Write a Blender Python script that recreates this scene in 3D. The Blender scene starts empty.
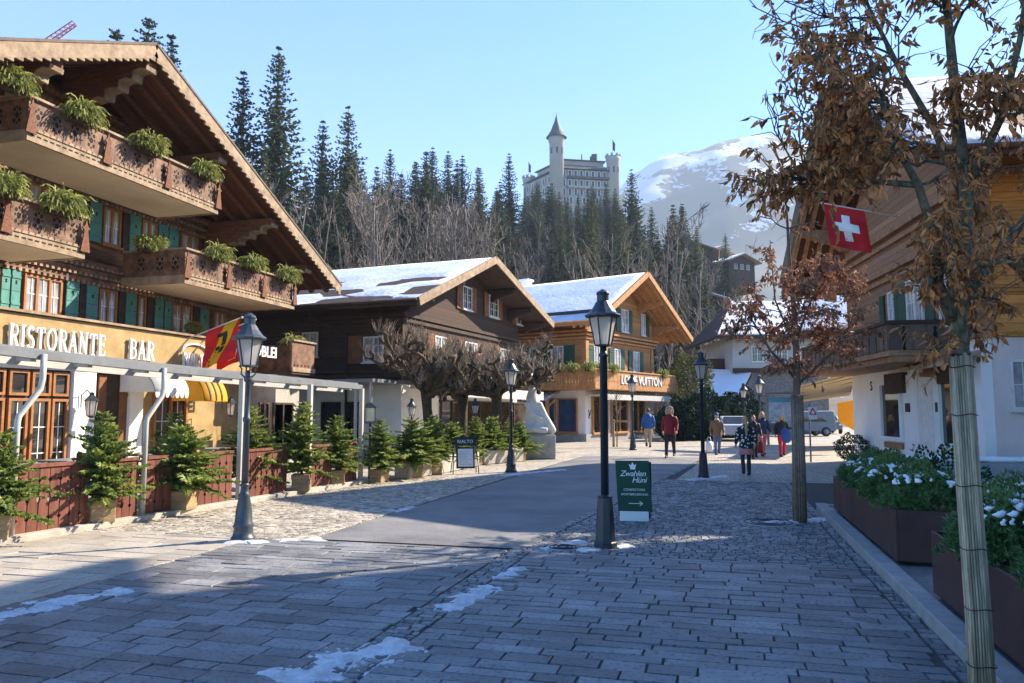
import bpy, bmesh, math, random
from mathutils import Vector, Matrix, noise
R = math.radians
sc = bpy.context.scene
COL = sc.collection

# ------------------------------------------------------------------ camera
FPX, CX, CY = 768.0, 512.0, 341.5
YAW, PITCH = R(15.15), math.atan(70.5 / 768)
EYE = Vector((0, 0, 1.7))
cd = bpy.data.cameras.new('camera'); cam = bpy.data.objects.new('camera', cd); COL.objects.link(cam)
cd.sensor_width = 36; cd.lens = 27; cd.clip_start = .05; cd.clip_end = 20000
cam.location = EYE; cam.rotation_euler = (R(90) + PITCH, 0, YAW)
sc.camera = cam

# ------------------------------------------------------------------ light
SUN_AZ, SUN_EL = R(47), R(36)           # azimuth measured from +Y (up the street) towards +X
w = bpy.data.worlds.new('World'); sc.world = w; w.use_nodes = True
nt = w.node_tree; bg = nt.nodes['Background']
sky = nt.nodes.new('ShaderNodeTexSky'); sky.sky_type = 'NISHITA'; sky.sun_disc = False
sky.sun_elevation = SUN_EL; sky.sun_rotation = SUN_AZ
sky.air_density = 1.0; sky.dust_density = .5; sky.ozone_density = 3.2; sky.altitude = 1000
hs = nt.nodes.new('ShaderNodeHueSaturation'); hs.inputs['Hue'].default_value = .505; hs.inputs['Saturation'].default_value = 1.34
nt.links.new(sky.outputs[0], hs.inputs['Color']); nt.links.new(hs.outputs[0], bg.inputs[0]); bg.inputs[1].default_value = .112
sl = bpy.data.lights.new('sun', 'SUN'); so = bpy.data.objects.new('sun', sl); COL.objects.link(so)
sl.energy = 5.0; sl.angle = R(.53); sl.color = (1, .87, .70)
SUN = Vector((math.sin(SUN_AZ) * math.cos(SUN_EL), math.cos(SUN_AZ) * math.cos(SUN_EL), math.sin(SUN_EL)))
so.rotation_euler = SUN.to_track_quat('Z', 'Y').to_euler(); so.location = (30, 40, 60)
sc.view_settings.view_transform = 'Standard'; sc.view_settings.look = 'None'
sc.view_settings.exposure = 1.84; sc.view_settings.gamma = 1
sc.render.engine = 'CYCLES'
sc.cycles.max_bounces = 7; sc.cycles.diffuse_bounces = 5; sc.cycles.glossy_bounces = 3
sc.cycles.transmission_bounces = 4; sc.cycles.transparent_max_bounces = 8; sc.cycles.volume_bounces = 0
sc.cycles.sample_clamp_indirect = 4; sc.cycles.use_denoising = True

# ------------------------------------------------------------------ helpers
_cr = Vector((math.cos(YAW), math.sin(YAW), 0)); _ch = Vector((-math.sin(YAW), math.cos(YAW), 0)); _z = Vector((0, 0, 1))
_cf = _ch * math.cos(PITCH) + _z * math.sin(PITCH); _cu = _z * math.cos(PITCH) - _ch * math.sin(PITCH)
def ray(px, py): return (_cf + _cr * ((px - CX) / FPX) + _cu * ((CY - py) / FPX))
def G(px, py, z=0):
    d = ray(px, py); return EYE + d * ((z - EYE.z) / d.z)
def AD(px, py, D):                          # the point seen there, D metres ahead
    d = ray(px, py); return EYE + d * (D / d.dot(_ch))
def GD(px, D, z=0):                         # a point D metres ahead at height z
    p = AD(px, CY, D); k = (px - CX) / FPX
    b = (z - EYE.z); fw = D * math.cos(PITCH) + b * math.sin(PITCH)
    return Vector((0, 0, z)) + Vector((EYE.x, EYE.y, 0)) + _ch * D + _cr * (k * fw)
def onl(P0, d, px):                         # where along a line that column is
    k = (px - CX) / FPX; n = _cr - _cf * k
    return -n.dot(P0 - EYE) / n.dot(d)
def fy(px, X, z=4.): return onl(Vector((X, 0, z)), Vector((0, 1, 0)), px)
rnd = random.Random(7)
WM = {}
class MB:
    def __init__(s, T=None): s.v = []; s.f = []; s.T = T or Matrix(); s.sm = set(); s.m = 0; s.mi = []
    def add(s, vs, fs, smooth=False):
        b = len(s.v); T = s.T; s.v += [T @ Vector(q) for q in vs]
        if smooth: s.sm.update(range(len(s.f), len(s.f) + len(fs)))
        s.f += [tuple(i + b for i in f) for f in fs]; s.mi += [s.m]*len(fs)
    def merge(s, q, m=0):
        b = len(s.v); s.sm.update(i+len(s.f) for i in q.sm); s.v += q.v; s.f += [tuple(i+b for i in f) for f in q.f]; s.mi += [m]*len(q.f)
    def box(s, x0, x1, y0, y1, z0, z1):
        s.add([(x0,y0,z0),(x1,y0,z0),(x1,y1,z0),(x0,y1,z0),(x0,y0,z1),(x1,y0,z1),(x1,y1,z1),(x0,y1,z1)],
              [(3,2,1,0),(4,5,6,7),(0,1,5,4),(1,2,6,5),(2,3,7,6),(3,0,4,7)])
    def bar(s, a, b, w, h, up=(0,0,1)):     # a beam from a to b, w wide, h high
        a = Vector(a); b = Vector(b); d = (b - a).normalized(); u = Vector(up)
        r = d.cross(u)
        if r.length < 1e-4: r = d.cross(Vector((1,0,0)))
        r.normalize(); u = r.cross(d).normalized()
        vs = []
        for p in (a, b):
            for sx, sz in ((-1,-1),(1,-1),(1,1),(-1,1)): vs.append(p + r * (w/2*sx) + u * (h/2*sz))
        s.add(vs, [(3,2,1,0),(4,5,6,7),(0,1,5,4),(1,2,6,5),(2,3,7,6),(3,0,4,7)])
    def prism(s, poly, ax, c0, c1):         # poly in the two other axes, extruded along ax
        def pt(a, b, c): return {'x': (c,a,b), 'y': (a,c,b), 'z': (a,b,c)}[ax]
        n = len(poly)
        s.add([pt(a,b,c0) for a,b in poly] + [pt(a,b,c1) for a,b in poly],
              [tuple(range(n-1,-1,-1)), tuple(range(n,2*n))] + [(i,(i+1)%n,n+(i+1)%n,n+i) for i in range(n)])
    def slab(s, quad, t):                   # a quad thickened downwards along its normal
        q = [Vector(p) for p in quad]; n = (q[1]-q[0]).cross(q[2]-q[0]).normalized()
        if n.z < 0: n = -n
        m = [p - n*t for p in q]; k = len(q)
        s.add(q + m, [tuple(range(k)), tuple(range(2*k-1,k-1,-1))] + [(i,k+i,k+(i+1)%k,(i+1)%k) for i in range(k)])
    def tube(s, pts, rad, n=8, cap=True, smooth=True):
        pts = [Vector(p) for p in pts]; m = len(pts)
        if not hasattr(rad, '__len__'): rad = [rad]*m
        vs = []; pu = None
        for i, p in enumerate(pts):
            d = (pts[min(i+1,m-1)] - pts[max(i-1,0)])
            d = d.normalized() if d.length > 1e-9 else Vector((0,0,1))
            u = pu if pu is not None else (Vector((0,0,1)) if abs(d.z) < .9 else Vector((1,0,0)))
            r = d.cross(u)
            if r.length < 1e-5: r = d.orthogonal()
            r.normalize(); u = r.cross(d).normalized(); pu = u
            for k in range(n):
                a = 2*math.pi*k/n; vs.append(p + (r*math.cos(a) + u*math.sin(a))*rad[i])
        fs = [(i*n+k, i*n+(k+1)%n, (i+1)*n+(k+1)%n, (i+1)*n+k) for i in range(m-1) for k in range(n)]
        if cap: fs += [tuple(range(n-1,-1,-1)), tuple(range((m-1)*n, m*n))]
        s.add(vs, fs, smooth)
    def lathe(s, prof, n=12, c=(0,0,0), smooth=True, rot=0, sx=1, sy=1):
        m = len(prof); c = Vector(c); vs = []
        for r, z in prof:
            for k in range(n):
                a = 2*math.pi*(k+rot)/n; vs.append(c + Vector((r*math.cos(a)*sx, r*math.sin(a)*sy, z)))
        fs = [(i*n+k, i*n+(k+1)%n, (i+1)*n+(k+1)%n, (i+1)*n+k) for i in range(m-1) for k in range(n)]
        fs += [tuple(range(n-1,-1,-1)), tuple(range((m-1)*n, m*n))]
        s.add(vs, fs, smooth)
    def loft(s, rings, n=12, smooth=True):  # rings: (centre, rx, ry[, axis u, axis v])
        vs = []
        for rg in rings:
            c, rx, ry = Vector(rg[0]), rg[1], rg[2]
            u = Vector(rg[3]) if len(rg) > 3 else Vector((1,0,0)); v = Vector(rg[4]) if len(rg) > 4 else Vector((0,1,0))
            for k in range(n):
                a = 2*math.pi*k/n; vs.append(c + u*(rx*math.cos(a)) + v*(ry*math.sin(a)))
        m = len(rings)
        fs = [(i*n+k, i*n+(k+1)%n, (i+1)*n+(k+1)%n, (i+1)*n+k) for i in range(m-1) for k in range(n)]
        fs += [tuple(range(n-1,-1,-1)), tuple(range((m-1)*n, m*n))]
        s.add(vs, fs, smooth)
    def ball(s, c, rx, ry=None, rz=None, n=10, m=7):
        ry = ry or rx; rz = rz or rx
        s.loft([(Vector(c) + Vector((0,0,-rz*math.cos(math.pi*i/m))), max(rx*math.sin(math.pi*i/m), rx*.02), max(ry*math.sin(math.pi*i/m), ry*.02)) for i in range(m+1)], n)
    def mesh(s, name, inv=None, fix=True):
        me = bpy.data.meshes.new(name)
        me.from_pydata([tuple(inv @ q) if inv is not None else tuple(q) for q in s.v], [], s.f); me.update()
        if s.sm:
            me.polygons.foreach_set('use_smooth', [i in s.sm for i in range(len(s.f))])
        if fix and len(s.f) < 60000:
            b = bmesh.new(); b.from_mesh(me); bmesh.ops.recalc_face_normals(b, faces=b.faces); b.to_mesh(me); b.free()
        return me
    def build(s, name, mat, parent=None, fix=True, bevel=0, remesh=0, M_=None):
        inv = None
        if parent is not None: inv = WM[parent.name].inverted()
        me = s.mesh(name, inv, fix)
        o = bpy.data.objects.new(name, me); COL.objects.link(o)
        for q in (mat if isinstance(mat, (list, tuple)) else [mat]): me.materials.append(q)
        if any(s.mi): me.polygons.foreach_set('material_index', s.mi)
        if parent is not None: o.parent = parent; WM[o.name] = WM[parent.name]
        else: WM[o.name] = Matrix()
        if bevel:
            b = o.modifiers.new('bevel', 'BEVEL'); b.width = bevel; b.segments = 1; b.limit_method = 'ANGLE'
        if remesh:
            r = o.modifiers.new('remesh', 'REMESH'); r.mode = 'VOXEL'; r.voxel_size = remesh; r.use_smooth_shade = True
            q = o.modifiers.new('smooth', 'SMOOTH'); q.iterations = 3; q.factor = .5
        return o
def tag(o, label=None, cat=None, group=None, kind=None):
    for k, x in (('label', label), ('category', cat), ('group', group), ('kind', kind)):
        if x: o[k] = x
    return o
def thing(name, label, cat, loc=(0,0,0), rz=0, group=None):
    o = bpy.data.objects.new(name, None); COL.objects.link(o); o.location = loc; o.rotation_euler = (0,0,rz)
    o.empty_display_size = .2
    WM[o.name] = Matrix.Translation(Vector(loc)) @ Matrix.Rotation(rz, 4, 'Z')
    return tag(o, label, cat, group)
def struct(o): o['kind'] = 'structure'; return o
def dup(o, loc, rz=0, scale=1., label=None, group=None, parent=None):
    kids = list(o.children)
    c = o.copy(); COL.objects.link(c)
    if parent is None:
        c.location = loc; c.rotation_euler = (0,0,rz); c.scale = (scale,)*3 if not hasattr(scale, '__len__') else scale
        WM[c.name] = Matrix.Translation(Vector(loc)) @ Matrix.Rotation(rz, 4, 'Z')
        if label: c['label'] = label
        if group: c['group'] = group
    else: c.parent = parent
    for k in kids: dup(k, None, parent=c)
    return c
def place(o, loc, rz=0, scale=1.):
    o.location = loc; o.rotation_euler = (0,0,rz); o.scale = (scale,)*3 if not hasattr(scale, '__len__') else scale
    WM[o.name] = Matrix.Translation(Vector(loc)) @ Matrix.Rotation(rz, 4, 'Z')
def text(body, size, mat, parent, M4, depth=.01, shear=0, name='lettering', align='LEFT', space=1., bold=0):
    cu = bpy.data.curves.new('t', 'FONT'); cu.body = body; cu.size = size; cu.extrude = depth; cu.shear = shear
    cu.align_x = align; cu.space_character = space; cu.offset = bold; cu.resolution_u = 3
    t = bpy.data.objects.new('t', cu); COL.objects.link(t)
    bpy.context.view_layer.update()
    me = bpy.data.meshes.new_from_object(t.evaluated_get(bpy.context.evaluated_depsgraph_get()))
    bpy.data.objects.remove(t)
    me.transform((WM[parent.name].inverted() if parent else Matrix()) @ M4)
    me.materials.clear(); me.materials.append(mat); me.name = name
    o = bpy.data.objects.new(name, me); COL.objects.link(o)
    if parent: o.parent = parent; WM[o.name] = WM[parent.name]
    return o
def frame(org, xd, yd):                      # matrix whose x axis is xd, y axis yd
    x = Vector(xd).normalized(); y = Vector(yd).normalized(); z = x.cross(y)
    m = Matrix((x, y, z)).transposed().to_4x4(); m.translation = Vector(org); return m

# ------------------------------------------------------------------ materials
def _mat(name):
    m = bpy.data.materials.new(name); m.use_nodes = True; t = m.node_tree
    return m, t, t.nodes['Principled BSDF'], (lambda k: t.nodes.new('ShaderNode' + k)), t.links.new
def M(name, c1, c2=None, rough=.75, scale=4., stretch=(1,1,1), bump=0., bscale=30., metal=0., spec=.3, isl=0., obr=0.,
      grain=.25, sub=0., trans=0., plank=None, dist=.01, lo=.35, hi=.65):
    m, t, p, N, L = _mat(name)
    c2 = c2 or tuple(x*.8 for x in c1)
    tc = N('TexCoord'); mp = N('Mapping'); L(tc.outputs['Object'], mp.inputs[0]); mp.inputs['Scale'].default_value = stretch
    n1 = N('TexNoise'); n1.inputs['Scale'].default_value = scale; n1.inputs['Detail'].default_value = 7; n1.inputs['Roughness'].default_value = .65
    L(mp.outputs[0], n1.inputs['Vector'])
    cr = N('ValToRGB'); cr.color_ramp.elements[0].position = lo; cr.color_ramp.elements[1].position = hi
    cr.color_ramp.elements[0].color = (*c1, 1); cr.color_ramp.elements[1].color = (*c2, 1); L(n1.outputs[0], cr.inputs[0])
    col = cr.outputs[0]
    def mulv(col, val):                     # multiply a colour by a value socket
        mx = N('MixRGB'); mx.blend_type = 'MULTIPLY'; mx.inputs[0].default_value = 1; L(col, mx.inputs[1]); L(val, mx.inputs[2]); return mx.outputs[0]
    def rng(v, a, b):
        r = N('MapRange'); L(v, r.inputs[0]); r.inputs[3].default_value = a; r.inputs[4].default_value = b; return r.outputs[0]
    n2 = N('TexNoise'); n2.inputs['Scale'].default_value = bscale; n2.inputs['Detail'].default_value = 5; L(mp.outputs[0], n2.inputs['Vector'])
    col = mulv(col, rng(n2.outputs[0], 1-grain, 1+grain))
    hgt = n2.outputs[0]
    if isl:
        g = N('NewGeometry'); col = mulv(col, rng(g.outputs['Random Per Island'], 1-isl, 1+isl))
    if obr:
        oi = N('ObjectInfo'); col = mulv(col, rng(oi.outputs['Random'], 1-obr, 1+obr))
    if plank:
        ax, wd, dk = plank
        sp = N('SeparateXYZ'); L(tc.outputs['Object'], sp.inputs[0])
        dv = N('Math'); dv.operation = 'DIVIDE'; dv.inputs[1].default_value = wd; L(sp.outputs[ax], dv.inputs[0])
        fr = N('Math'); fr.operation = 'FRACT'; L(dv.outputs[0], fr.inputs[0])
        fl = N('Math'); fl.operation = 'FLOOR'; L(dv.outputs[0], fl.inputs[0])
        wn = N('TexWhiteNoise'); wn.noise_dimensions = '1D'; L(fl.outputs[0], wn.inputs['W'])
        col = mulv(col, rng(wn.outputs[0], .72, 1.2))
        pp = N('Math'); pp.operation = 'PINGPONG'; pp.inputs[1].default_value = .5; L(fr.outputs[0], pp.inputs[0])
        gr = N('MapRange'); L(pp.outputs[0], gr.inputs[0]); gr.inputs[1].default_value = 0; gr.inputs[2].default_value = .07; gr.inputs[3].default_value = dk; gr.inputs[4].default_value = 1
        col = mulv(col, gr.outputs[0])
        ad = N('Math'); ad.operation = 'MULTIPLY_ADD'; L(gr.outputs[0], ad.inputs[0]); ad.inputs[1].default_value = 1.5; L(hgt, ad.inputs[2]); hgt = ad.outputs[0]
    L(col, p.inputs['Base Color'])
    p.inputs['Roughness'].default_value = rough; p.inputs['Metallic'].default_value = metal; p.inputs['Specular IOR Level'].default_value = spec
    if bump or plank:
        b = N('Bump'); b.inputs['Strength'].default_value = bump or .4; b.inputs['Distance'].default_value = dist; L(hgt, b.inputs['Height']); L(b.outputs[0], p.inputs['Normal'])
    if trans:
        tr = N('BsdfTranslucent'); L(col, tr.inputs[0]); ms = N('MixShader'); ms.inputs[0].default_value = trans
        L(p.outputs[0], ms.inputs[1]); L(tr.outputs[0], ms.inputs[2]); L(ms.outputs[0], t.nodes['Material Output'].inputs[0])
    return m
m_ = {}
WOODS = dict(stretch=(1,1,6), bump=.3, bscale=25, rough=.7)
m_['wood_hotel'] = M('timber warm brown', (.20,.10,.05), (.07,.034,.018), scale=2.0, stretch=(6,.6,6), bump=.35, plank=(2,.14,.25))
m_['wood_carved'] = M('carved brown timber', (.27,.145,.085), (.085,.045,.03), scale=4, bump=.3, bscale=22, rough=.65)  # dark noise blotches paint mottled shadow into the timber colour
m_['wood_roof'] = M('roof soffit boards', (.16,.062,.028), (.085,.032,.015), scale=3, stretch=(6,1,1), plank=(0,.17,.3))
m_['wood_bracket'] = M('red brown roof beams', (.22,.085,.042), (.10,.04,.02), scale=4, stretch=(1,5,5), bump=.2)
m_['verge'] = M('weathered verge board', (.38,.28,.18), (.20,.135,.085), scale=4, bump=.2)
m_['wood_dark'] = M('dark weathered timber', (.085,.047,.029), (.034,.02,.013), scale=2.5, stretch=(.7,6,6), bump=.35, plank=(2,.16,.2))
m_['wood_dark_plain'] = M('dark weathered beam', (.075,.045,.03), (.042,.026,.019), scale=4, bump=.25)
m_['wood_honey'] = M('honey timber', (.50,.26,.10), (.34,.16,.06), scale=2.5, stretch=(.7,6,6), bump=.3, plank=(2,.17,.45))
m_['wood_honey_plain'] = M('honey beam', (.52,.27,.11), (.36,.17,.065), scale=4, bump=.2)
m_['wood_right'] = M('brown timber', (.42,.23,.13), (.25,.13,.07), scale=2.5, stretch=(.7,6,6), bump=.3, plank=(2,.2,.4))
m_['wood_right_plain'] = M('brown beam', (.42,.22,.12), (.24,.12,.065), scale=4, bump=.25)
m_['wood_orange'] = M('oiled orange timber', (.74,.33,.09), (.52,.20,.05), scale=2.5, stretch=(.7,6,6), bump=.3, plank=(2,.22,.4))
m_['fence_red'] = M('red brown stained board', (.23,.085,.055), (.12,.042,.03), scale=5, stretch=(3,3,.5), bump=.25, isl=.25, rough=.6)
m_['crate'] = M('raw pine box', (.42,.30,.16), (.25,.17,.09), scale=4, stretch=(1,1,4), bump=.2)
m_['black'] = M('dark void', (.012,.010,.009), rough=.8)
m_['cream'] = M('cream soffit', (.66,.58,.44), (.58,.51,.38), scale=1.5, rough=.85)
m_['ochre'] = M('ochre stucco', (.43,.30,.14), (.30,.205,.09), scale=2.0, bump=.5, bscale=45, rough=.9)
m_['plaster'] = M('white plaster', (.83,.82,.80), (.74,.73,.71), scale=1.2, bump=.25, bscale=60, rough=.9, grain=.06)
m_['plaster_pink'] = M('pinkish rough plaster', (.72,.62,.58), (.63,.54,.51), scale=1.5, bump=.5, bscale=50, rough=.95, grain=.08)
m_['shutter_teal'] = M('teal painted shutter', (.085,.27,.24), (.06,.20,.18), scale=5, stretch=(1,1,.6), bump=.25, rough=.55)
m_['shutter_green'] = M('green painted shutter', (.02,.085,.055), (.015,.06,.04), scale=5, bump=.2, rough=.5)
m_['shutter_brown'] = M('brown shutter', (.26,.115,.05), (.17,.07,.03), scale=5, bump=.2)
m_['win_frame'] = M('varnished window frame', (.36,.16,.06), (.26,.11,.04), scale=6, rough=.5)
m_['win_white'] = M('white window frame', (.74,.73,.70), rough=.5, grain=.05)
m_['snow'] = M('snow', (.86,.87,.90), (.80,.82,.86), scale=3, bump=.6, bscale=14, rough=.55, grain=.03, dist=.03, spec=.4)
m_['snow_old'] = M('old roof snow', (.66,.69,.74), (.52,.56,.62), scale=1.2, bump=.7, bscale=5, rough=.6, grain=.12, dist=.05)
m_['metal_grey'] = M('grey painted metal', (.21,.225,.24), (.16,.17,.18), scale=3, rough=.45, grain=.05)
m_['metal_pale'] = M('cream painted metal', (.50,.48,.43), (.42,.40,.36), scale=3, rough=.45, grain=.05)
m_['white_cloth'] = M('off white canvas', (.72,.70,.66), (.64,.62,.58), scale=2, rough=.9, grain=.05, trans=.25)
m_['lamp_metal'] = M('blue black painted iron', (.022,.032,.042), (.016,.022,.03), scale=8, rough=.38, spec=.5, bump=.1)
m_['lamp_metal_light'] = M('worn grey lamp iron', (.05,.066,.082), (.034,.045,.056), scale=8, rough=.4, spec=.5)
m_['stone'] = M('grey granite', (.36,.35,.34), (.27,.27,.265), scale=6, bump=.3, bscale=80, rough=.85)
m_['stone_pale'] = M('pale stone', (.46,.43,.37), (.32,.30,.26), scale=3, bump=.5, bscale=22, rough=.9)
m_['marble'] = M('white carved stone', (.74,.71,.66), (.60,.57,.52), scale=4, bump=.5, bscale=16, rough=.8, dist=.02)
m_['stone_wall'] = M('rough field stone', (.24,.225,.21), (.13,.125,.12), scale=5, bump=.9, bscale=7, rough=.95, dist=.06)
m_['corten'] = M('dark rust brown sheet steel', (.085,.040,.034), (.060,.029,.026), scale=3, rough=.5, grain=.12, bump=.05)
m_['bark'] = M('grey brown bark', (.17,.125,.09), (.085,.062,.045), scale=14, stretch=(1,1,.35), bump=.8, bscale=35, rough=.95, dist=.01)
m_['bark_moss'] = M('mossy grey bark', (.20,.165,.11), (.045,.05,.03), scale=28, stretch=(1,1,.6), bump=1., bscale=60, rough=.95, dist=.008)
m_['bark_pale'] = M('pale twig bark', (.36,.285,.205), (.21,.16,.115), scale=9, bump=.4, rough=.9, obr=.25)
m_['bark_grey'] = M('winter twig grey', (.215,.175,.145), (.125,.10,.082), scale=4, rough=.9, obr=.3)
m_['bark_dark'] = M('dark knotted bark', (.13,.095,.062), (.045,.036,.024), scale=9, bump=1., bscale=30, rough=.95, dist=.015)
m_['snow_dirty'] = M('grainy old snow', (.66,.67,.69), (.40,.41,.42), scale=7, bump=.8, bscale=60, rough=.6, grain=.25, dist=.01)
m_['reed'] = M('pale reed cane', (.50,.395,.27), (.25,.19,.125), scale=9, stretch=(4,4,.5), bump=.5, bscale=40, isl=.45, rough=.7)
m_['leaf_dry'] = M('dry brown leaf', (.62,.28,.095), (.34,.14,.05), scale=7, rough=.5, isl=.6, trans=.35, spec=.4)
m_['leaf_dry_dark'] = M('dark dry leaf', (.40,.20,.115), (.24,.11,.06), scale=7, rough=.6, isl=.45, trans=.25)
m_['needle_fir'] = M('fresh fir needles', (.30,.34,.085), (.13,.20,.055), scale=3, rough=.45, isl=.6, trans=.38)
m_['needle_pine'] = M('dark pine needles', (.15,.25,.08), (.07,.14,.05), scale=3, rough=.5, isl=.55, trans=.2)
m_['needle_spruce'] = M('spruce needles', (.080,.098,.052), (.045,.062,.035), scale=.4, rough=.7, isl=.5, obr=.4, trans=.2)
m_['needle_larch'] = M('yellow green conifer', (.16,.165,.06), (.09,.10,.04), scale=.4, rough=.7, isl=.4, obr=.2, trans=.2)
m_['needle_balcony'] = M('yellow green twigs', (.36,.37,.10), (.19,.22,.06), scale=4, rough=.6, isl=.55, trans=.35)
def m_glass(name, c, rough=.06):
    m, t, p, N, L = _mat(name)
    tc = N('TexCoord'); n = N('TexNoise'); n.inputs['Scale'].default_value = 2.2; L(tc.outputs['Object'], n.inputs['Vector'])
    cr = N('ValToRGB'); cr.color_ramp.elements[0].position = .35; cr.color_ramp.elements[1].position = .65
    cr.color_ramp.elements[0].color = (*c, 1); cr.color_ramp.elements[1].color = (*[x*.45 for x in c], 1)
    L(n.outputs[0], cr.inputs[0]); L(cr.outputs[0], p.inputs['Base Color']); p.inputs['Roughness'].default_value = rough
    p.inputs['Specular IOR Level'].default_value = .8
    b = N('Bump'); b.inputs['Strength'].default_value = .05; L(n.outputs[0], b.inputs['Height']); L(b.outputs[0], p.inputs['Normal'])
    return m
m_['pane'] = m_glass('window pane over curtain', (.42,.42,.42))
m_['pane_dark'] = m_glass('dark window pane', (.035,.03,.028), .03)
m_['pane_blue'] = m_glass('blue shop window', (.03,.06,.16), .05)
m_['pane_shop'] = m_glass('shop window pane', (.07,.05,.035), .04)
def m_lantern():
    m, t, p, N, L = _mat('frosted lantern glass')
    p.inputs['Base Color'].default_value = (.72,.68,.64,1); p.inputs['Roughness'].default_value = .25
    tr = N('BsdfTranslucent'); tr.inputs[0].default_value = (.75,.72,.68,1)
    tp = N('BsdfTransparent'); ms = N('MixShader'); ms.inputs[0].default_value = .5; L(p.outputs[0], ms.inputs[1]); L(tr.outputs[0], ms.inputs[2])
    m2 = N('MixShader'); m2.inputs[0].default_value = .22; L(ms.outputs[0], m2.inputs[1]); L(tp.outputs[0], m2.inputs[2])
    L(m2.outputs[0], t.nodes['Material Output'].inputs[0]); return m
m_['lantern'] = m_lantern()
def flat(name, c, rough=.6, **k): return M(name, c, tuple(x*.88 for x in c), rough=rough, grain=.06, **k)
for nm, c in (('red', (.62,.02,.025)), ('yellow', (.80,.50,.02)), ('white', (.78,.77,.75)), ('awning_yellow', (.78,.40,.03)), ('navy', (.02,.035,.10)),
              ('sign_green', (.012,.055,.03)), ('ink', (.015,.015,.015)), ('blue', (.03,.10,.30)), ('burgundy', (.20,.012,.02)), ('brown_coat', (.20,.12,.065)),
              ('jeans', (.09,.15,.27)), ('khaki', (.36,.30,.19)), ('pink', (.62,.20,.20)), ('redpants', (.65,.03,.06)), ('charcoal', (.03,.028,.03)),
              ('skin', (.58,.34,.24)), ('blond', (.50,.33,.15)), ('hair_brown', (.10,.05,.025)), ('fur', (.45,.36,.25)), ('awning_beige', (.52,.42,.26)),
              ('awning_dark', (.06,.05,.04)), ('car_white', (.42,.44,.46)), ('car_silver', (.16,.19,.22)), ('rubber', (.02,.02,.02)), ('crane', (.55,.10,.07)), ('panel_blue', (.10,.32,.50))):
    m_[nm] = flat(nm.replace('_', ' '), c, trans=.3 if nm in ('red', 'yellow', 'awning_yellow', 'awning_beige') else 0)
# ------------------------------------------------------------------ setting: ground and paving
def m_ground():
    return M('winter earth', (.10,.085,.065), (.16,.14,.11), scale=.15, bump=.4, bscale=4, rough=.95)
def m_stone(name, c1, c2, isl, rough=.75, spk=.5, snow=.0, nscale=1.2):
    """paving stone: tone per stone, dark pitting, trodden grit and traces of frost"""
    m, t, p, N, L = _mat(name)
    tc = N('TexCoord'); g = N('NewGeometry')
    n1 = N('TexNoise'); n1.inputs['Scale'].default_value = nscale; n1.inputs['Detail'].default_value = 8; n1.inputs['Roughness'].default_value = .7; L(tc.outputs['Object'], n1.inputs[0])
    cr = N('ValToRGB'); cr.color_ramp.elements[0].position = .35; cr.color_ramp.elements[1].position = .68
    cr.color_ramp.elements[0].color = (*c1,1); cr.color_ramp.elements[1].color = (*c2,1); L(n1.outputs[0], cr.inputs[0])
    mr = N('MapRange'); L(g.outputs['Random Per Island'], mr.inputs[0]); mr.inputs[3].default_value = 1-isl; mr.inputs[4].default_value = 1+isl
    mx = N('MixRGB'); mx.blend_type = 'MULTIPLY'; mx.inputs[0].default_value = 1; L(cr.outputs[0], mx.inputs[1]); L(mr.outputs[0], mx.inputs[2])
    n2 = N('TexNoise'); n2.inputs['Scale'].default_value = 26; n2.inputs['Detail'].default_value = 6; n2.inputs['Roughness'].default_value = .7; L(tc.outputs['Object'], n2.inputs[0])
    c2_ = N('ValToRGB'); c2_.color_ramp.elements[0].position = .33; c2_.color_ramp.elements[1].position = .48
    c2_.color_ramp.elements[0].color = (1-spk,1-spk,1-spk,1); c2_.color_ramp.elements[1].color = (1,1,1,1); L(n2.outputs[0], c2_.inputs[0])
    m2 = N('MixRGB'); m2.blend_type = 'MULTIPLY'; m2.inputs[0].default_value = 1; L(mx.outputs[0], m2.inputs[1]); L(c2_.outputs[0], m2.inputs[2])
    n3 = N('TexNoise'); n3.inputs['Scale'].default_value = .9; n3.inputs['Detail'].default_value = 9; n3.inputs['Roughness'].default_value = .75
    mp = N('Mapping'); mp.inputs['Location'].default_value = (7,3,0); mp.inputs['Scale'].default_value = (.7,1.6,1); L(tc.outputs['Object'], mp.inputs[0]); L(mp.outputs[0], n3.inputs[0])
    c3 = N('ValToRGB'); c3.color_ramp.elements[0].position = .60; c3.color_ramp.elements[1].position = .74
    c3.color_ramp.elements[0].color = (0,0,0,1); c3.color_ramp.elements[1].color = (snow,)*3 + (1,); L(n3.outputs[0], c3.inputs[0])
    m3 = N('MixRGB'); L(c3.outputs[0], m3.inputs[0]); L(m2.outputs[0], m3.inputs[1]); m3.inputs[2].default_value = (.62,.64,.66,1)
    L(m3.outputs[0], p.inputs['Base Color']); p.inputs['Specular IOR Level'].default_value = .35
    rr = N('MapRange'); L(n1.outputs[0], rr.inputs[0]); rr.inputs[3].default_value = rough-.2; rr.inputs[4].default_value = rough+.2; L(rr.outputs[0], p.inputs['Roughness'])
    b = N('Bump'); b.inputs['Strength'].default_value = .55; b.inputs['Distance'].default_value = .008; L(n2.outputs[0], b.inputs['Height']); L(b.outputs[0], p.inputs['Normal'])
    return m
m_['slab'] = m_stone('grey paving slab', (.12,.123,.128), (.27,.268,.265), .30, .55, .75, .6)
m_['cobble'] = m_stone('grey granite sett', (.30,.265,.215), (.44,.395,.32), .38, .65, .5, .3)
m_['cobble_dark'] = m_stone('dark granite sett', (.15,.15,.15), (.24,.235,.23), .40, .6, .5, .5)
m_['joint'] = M('sand joint', (.060,.056,.05), (.085,.08,.07), scale=8, rough=.95)
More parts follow.
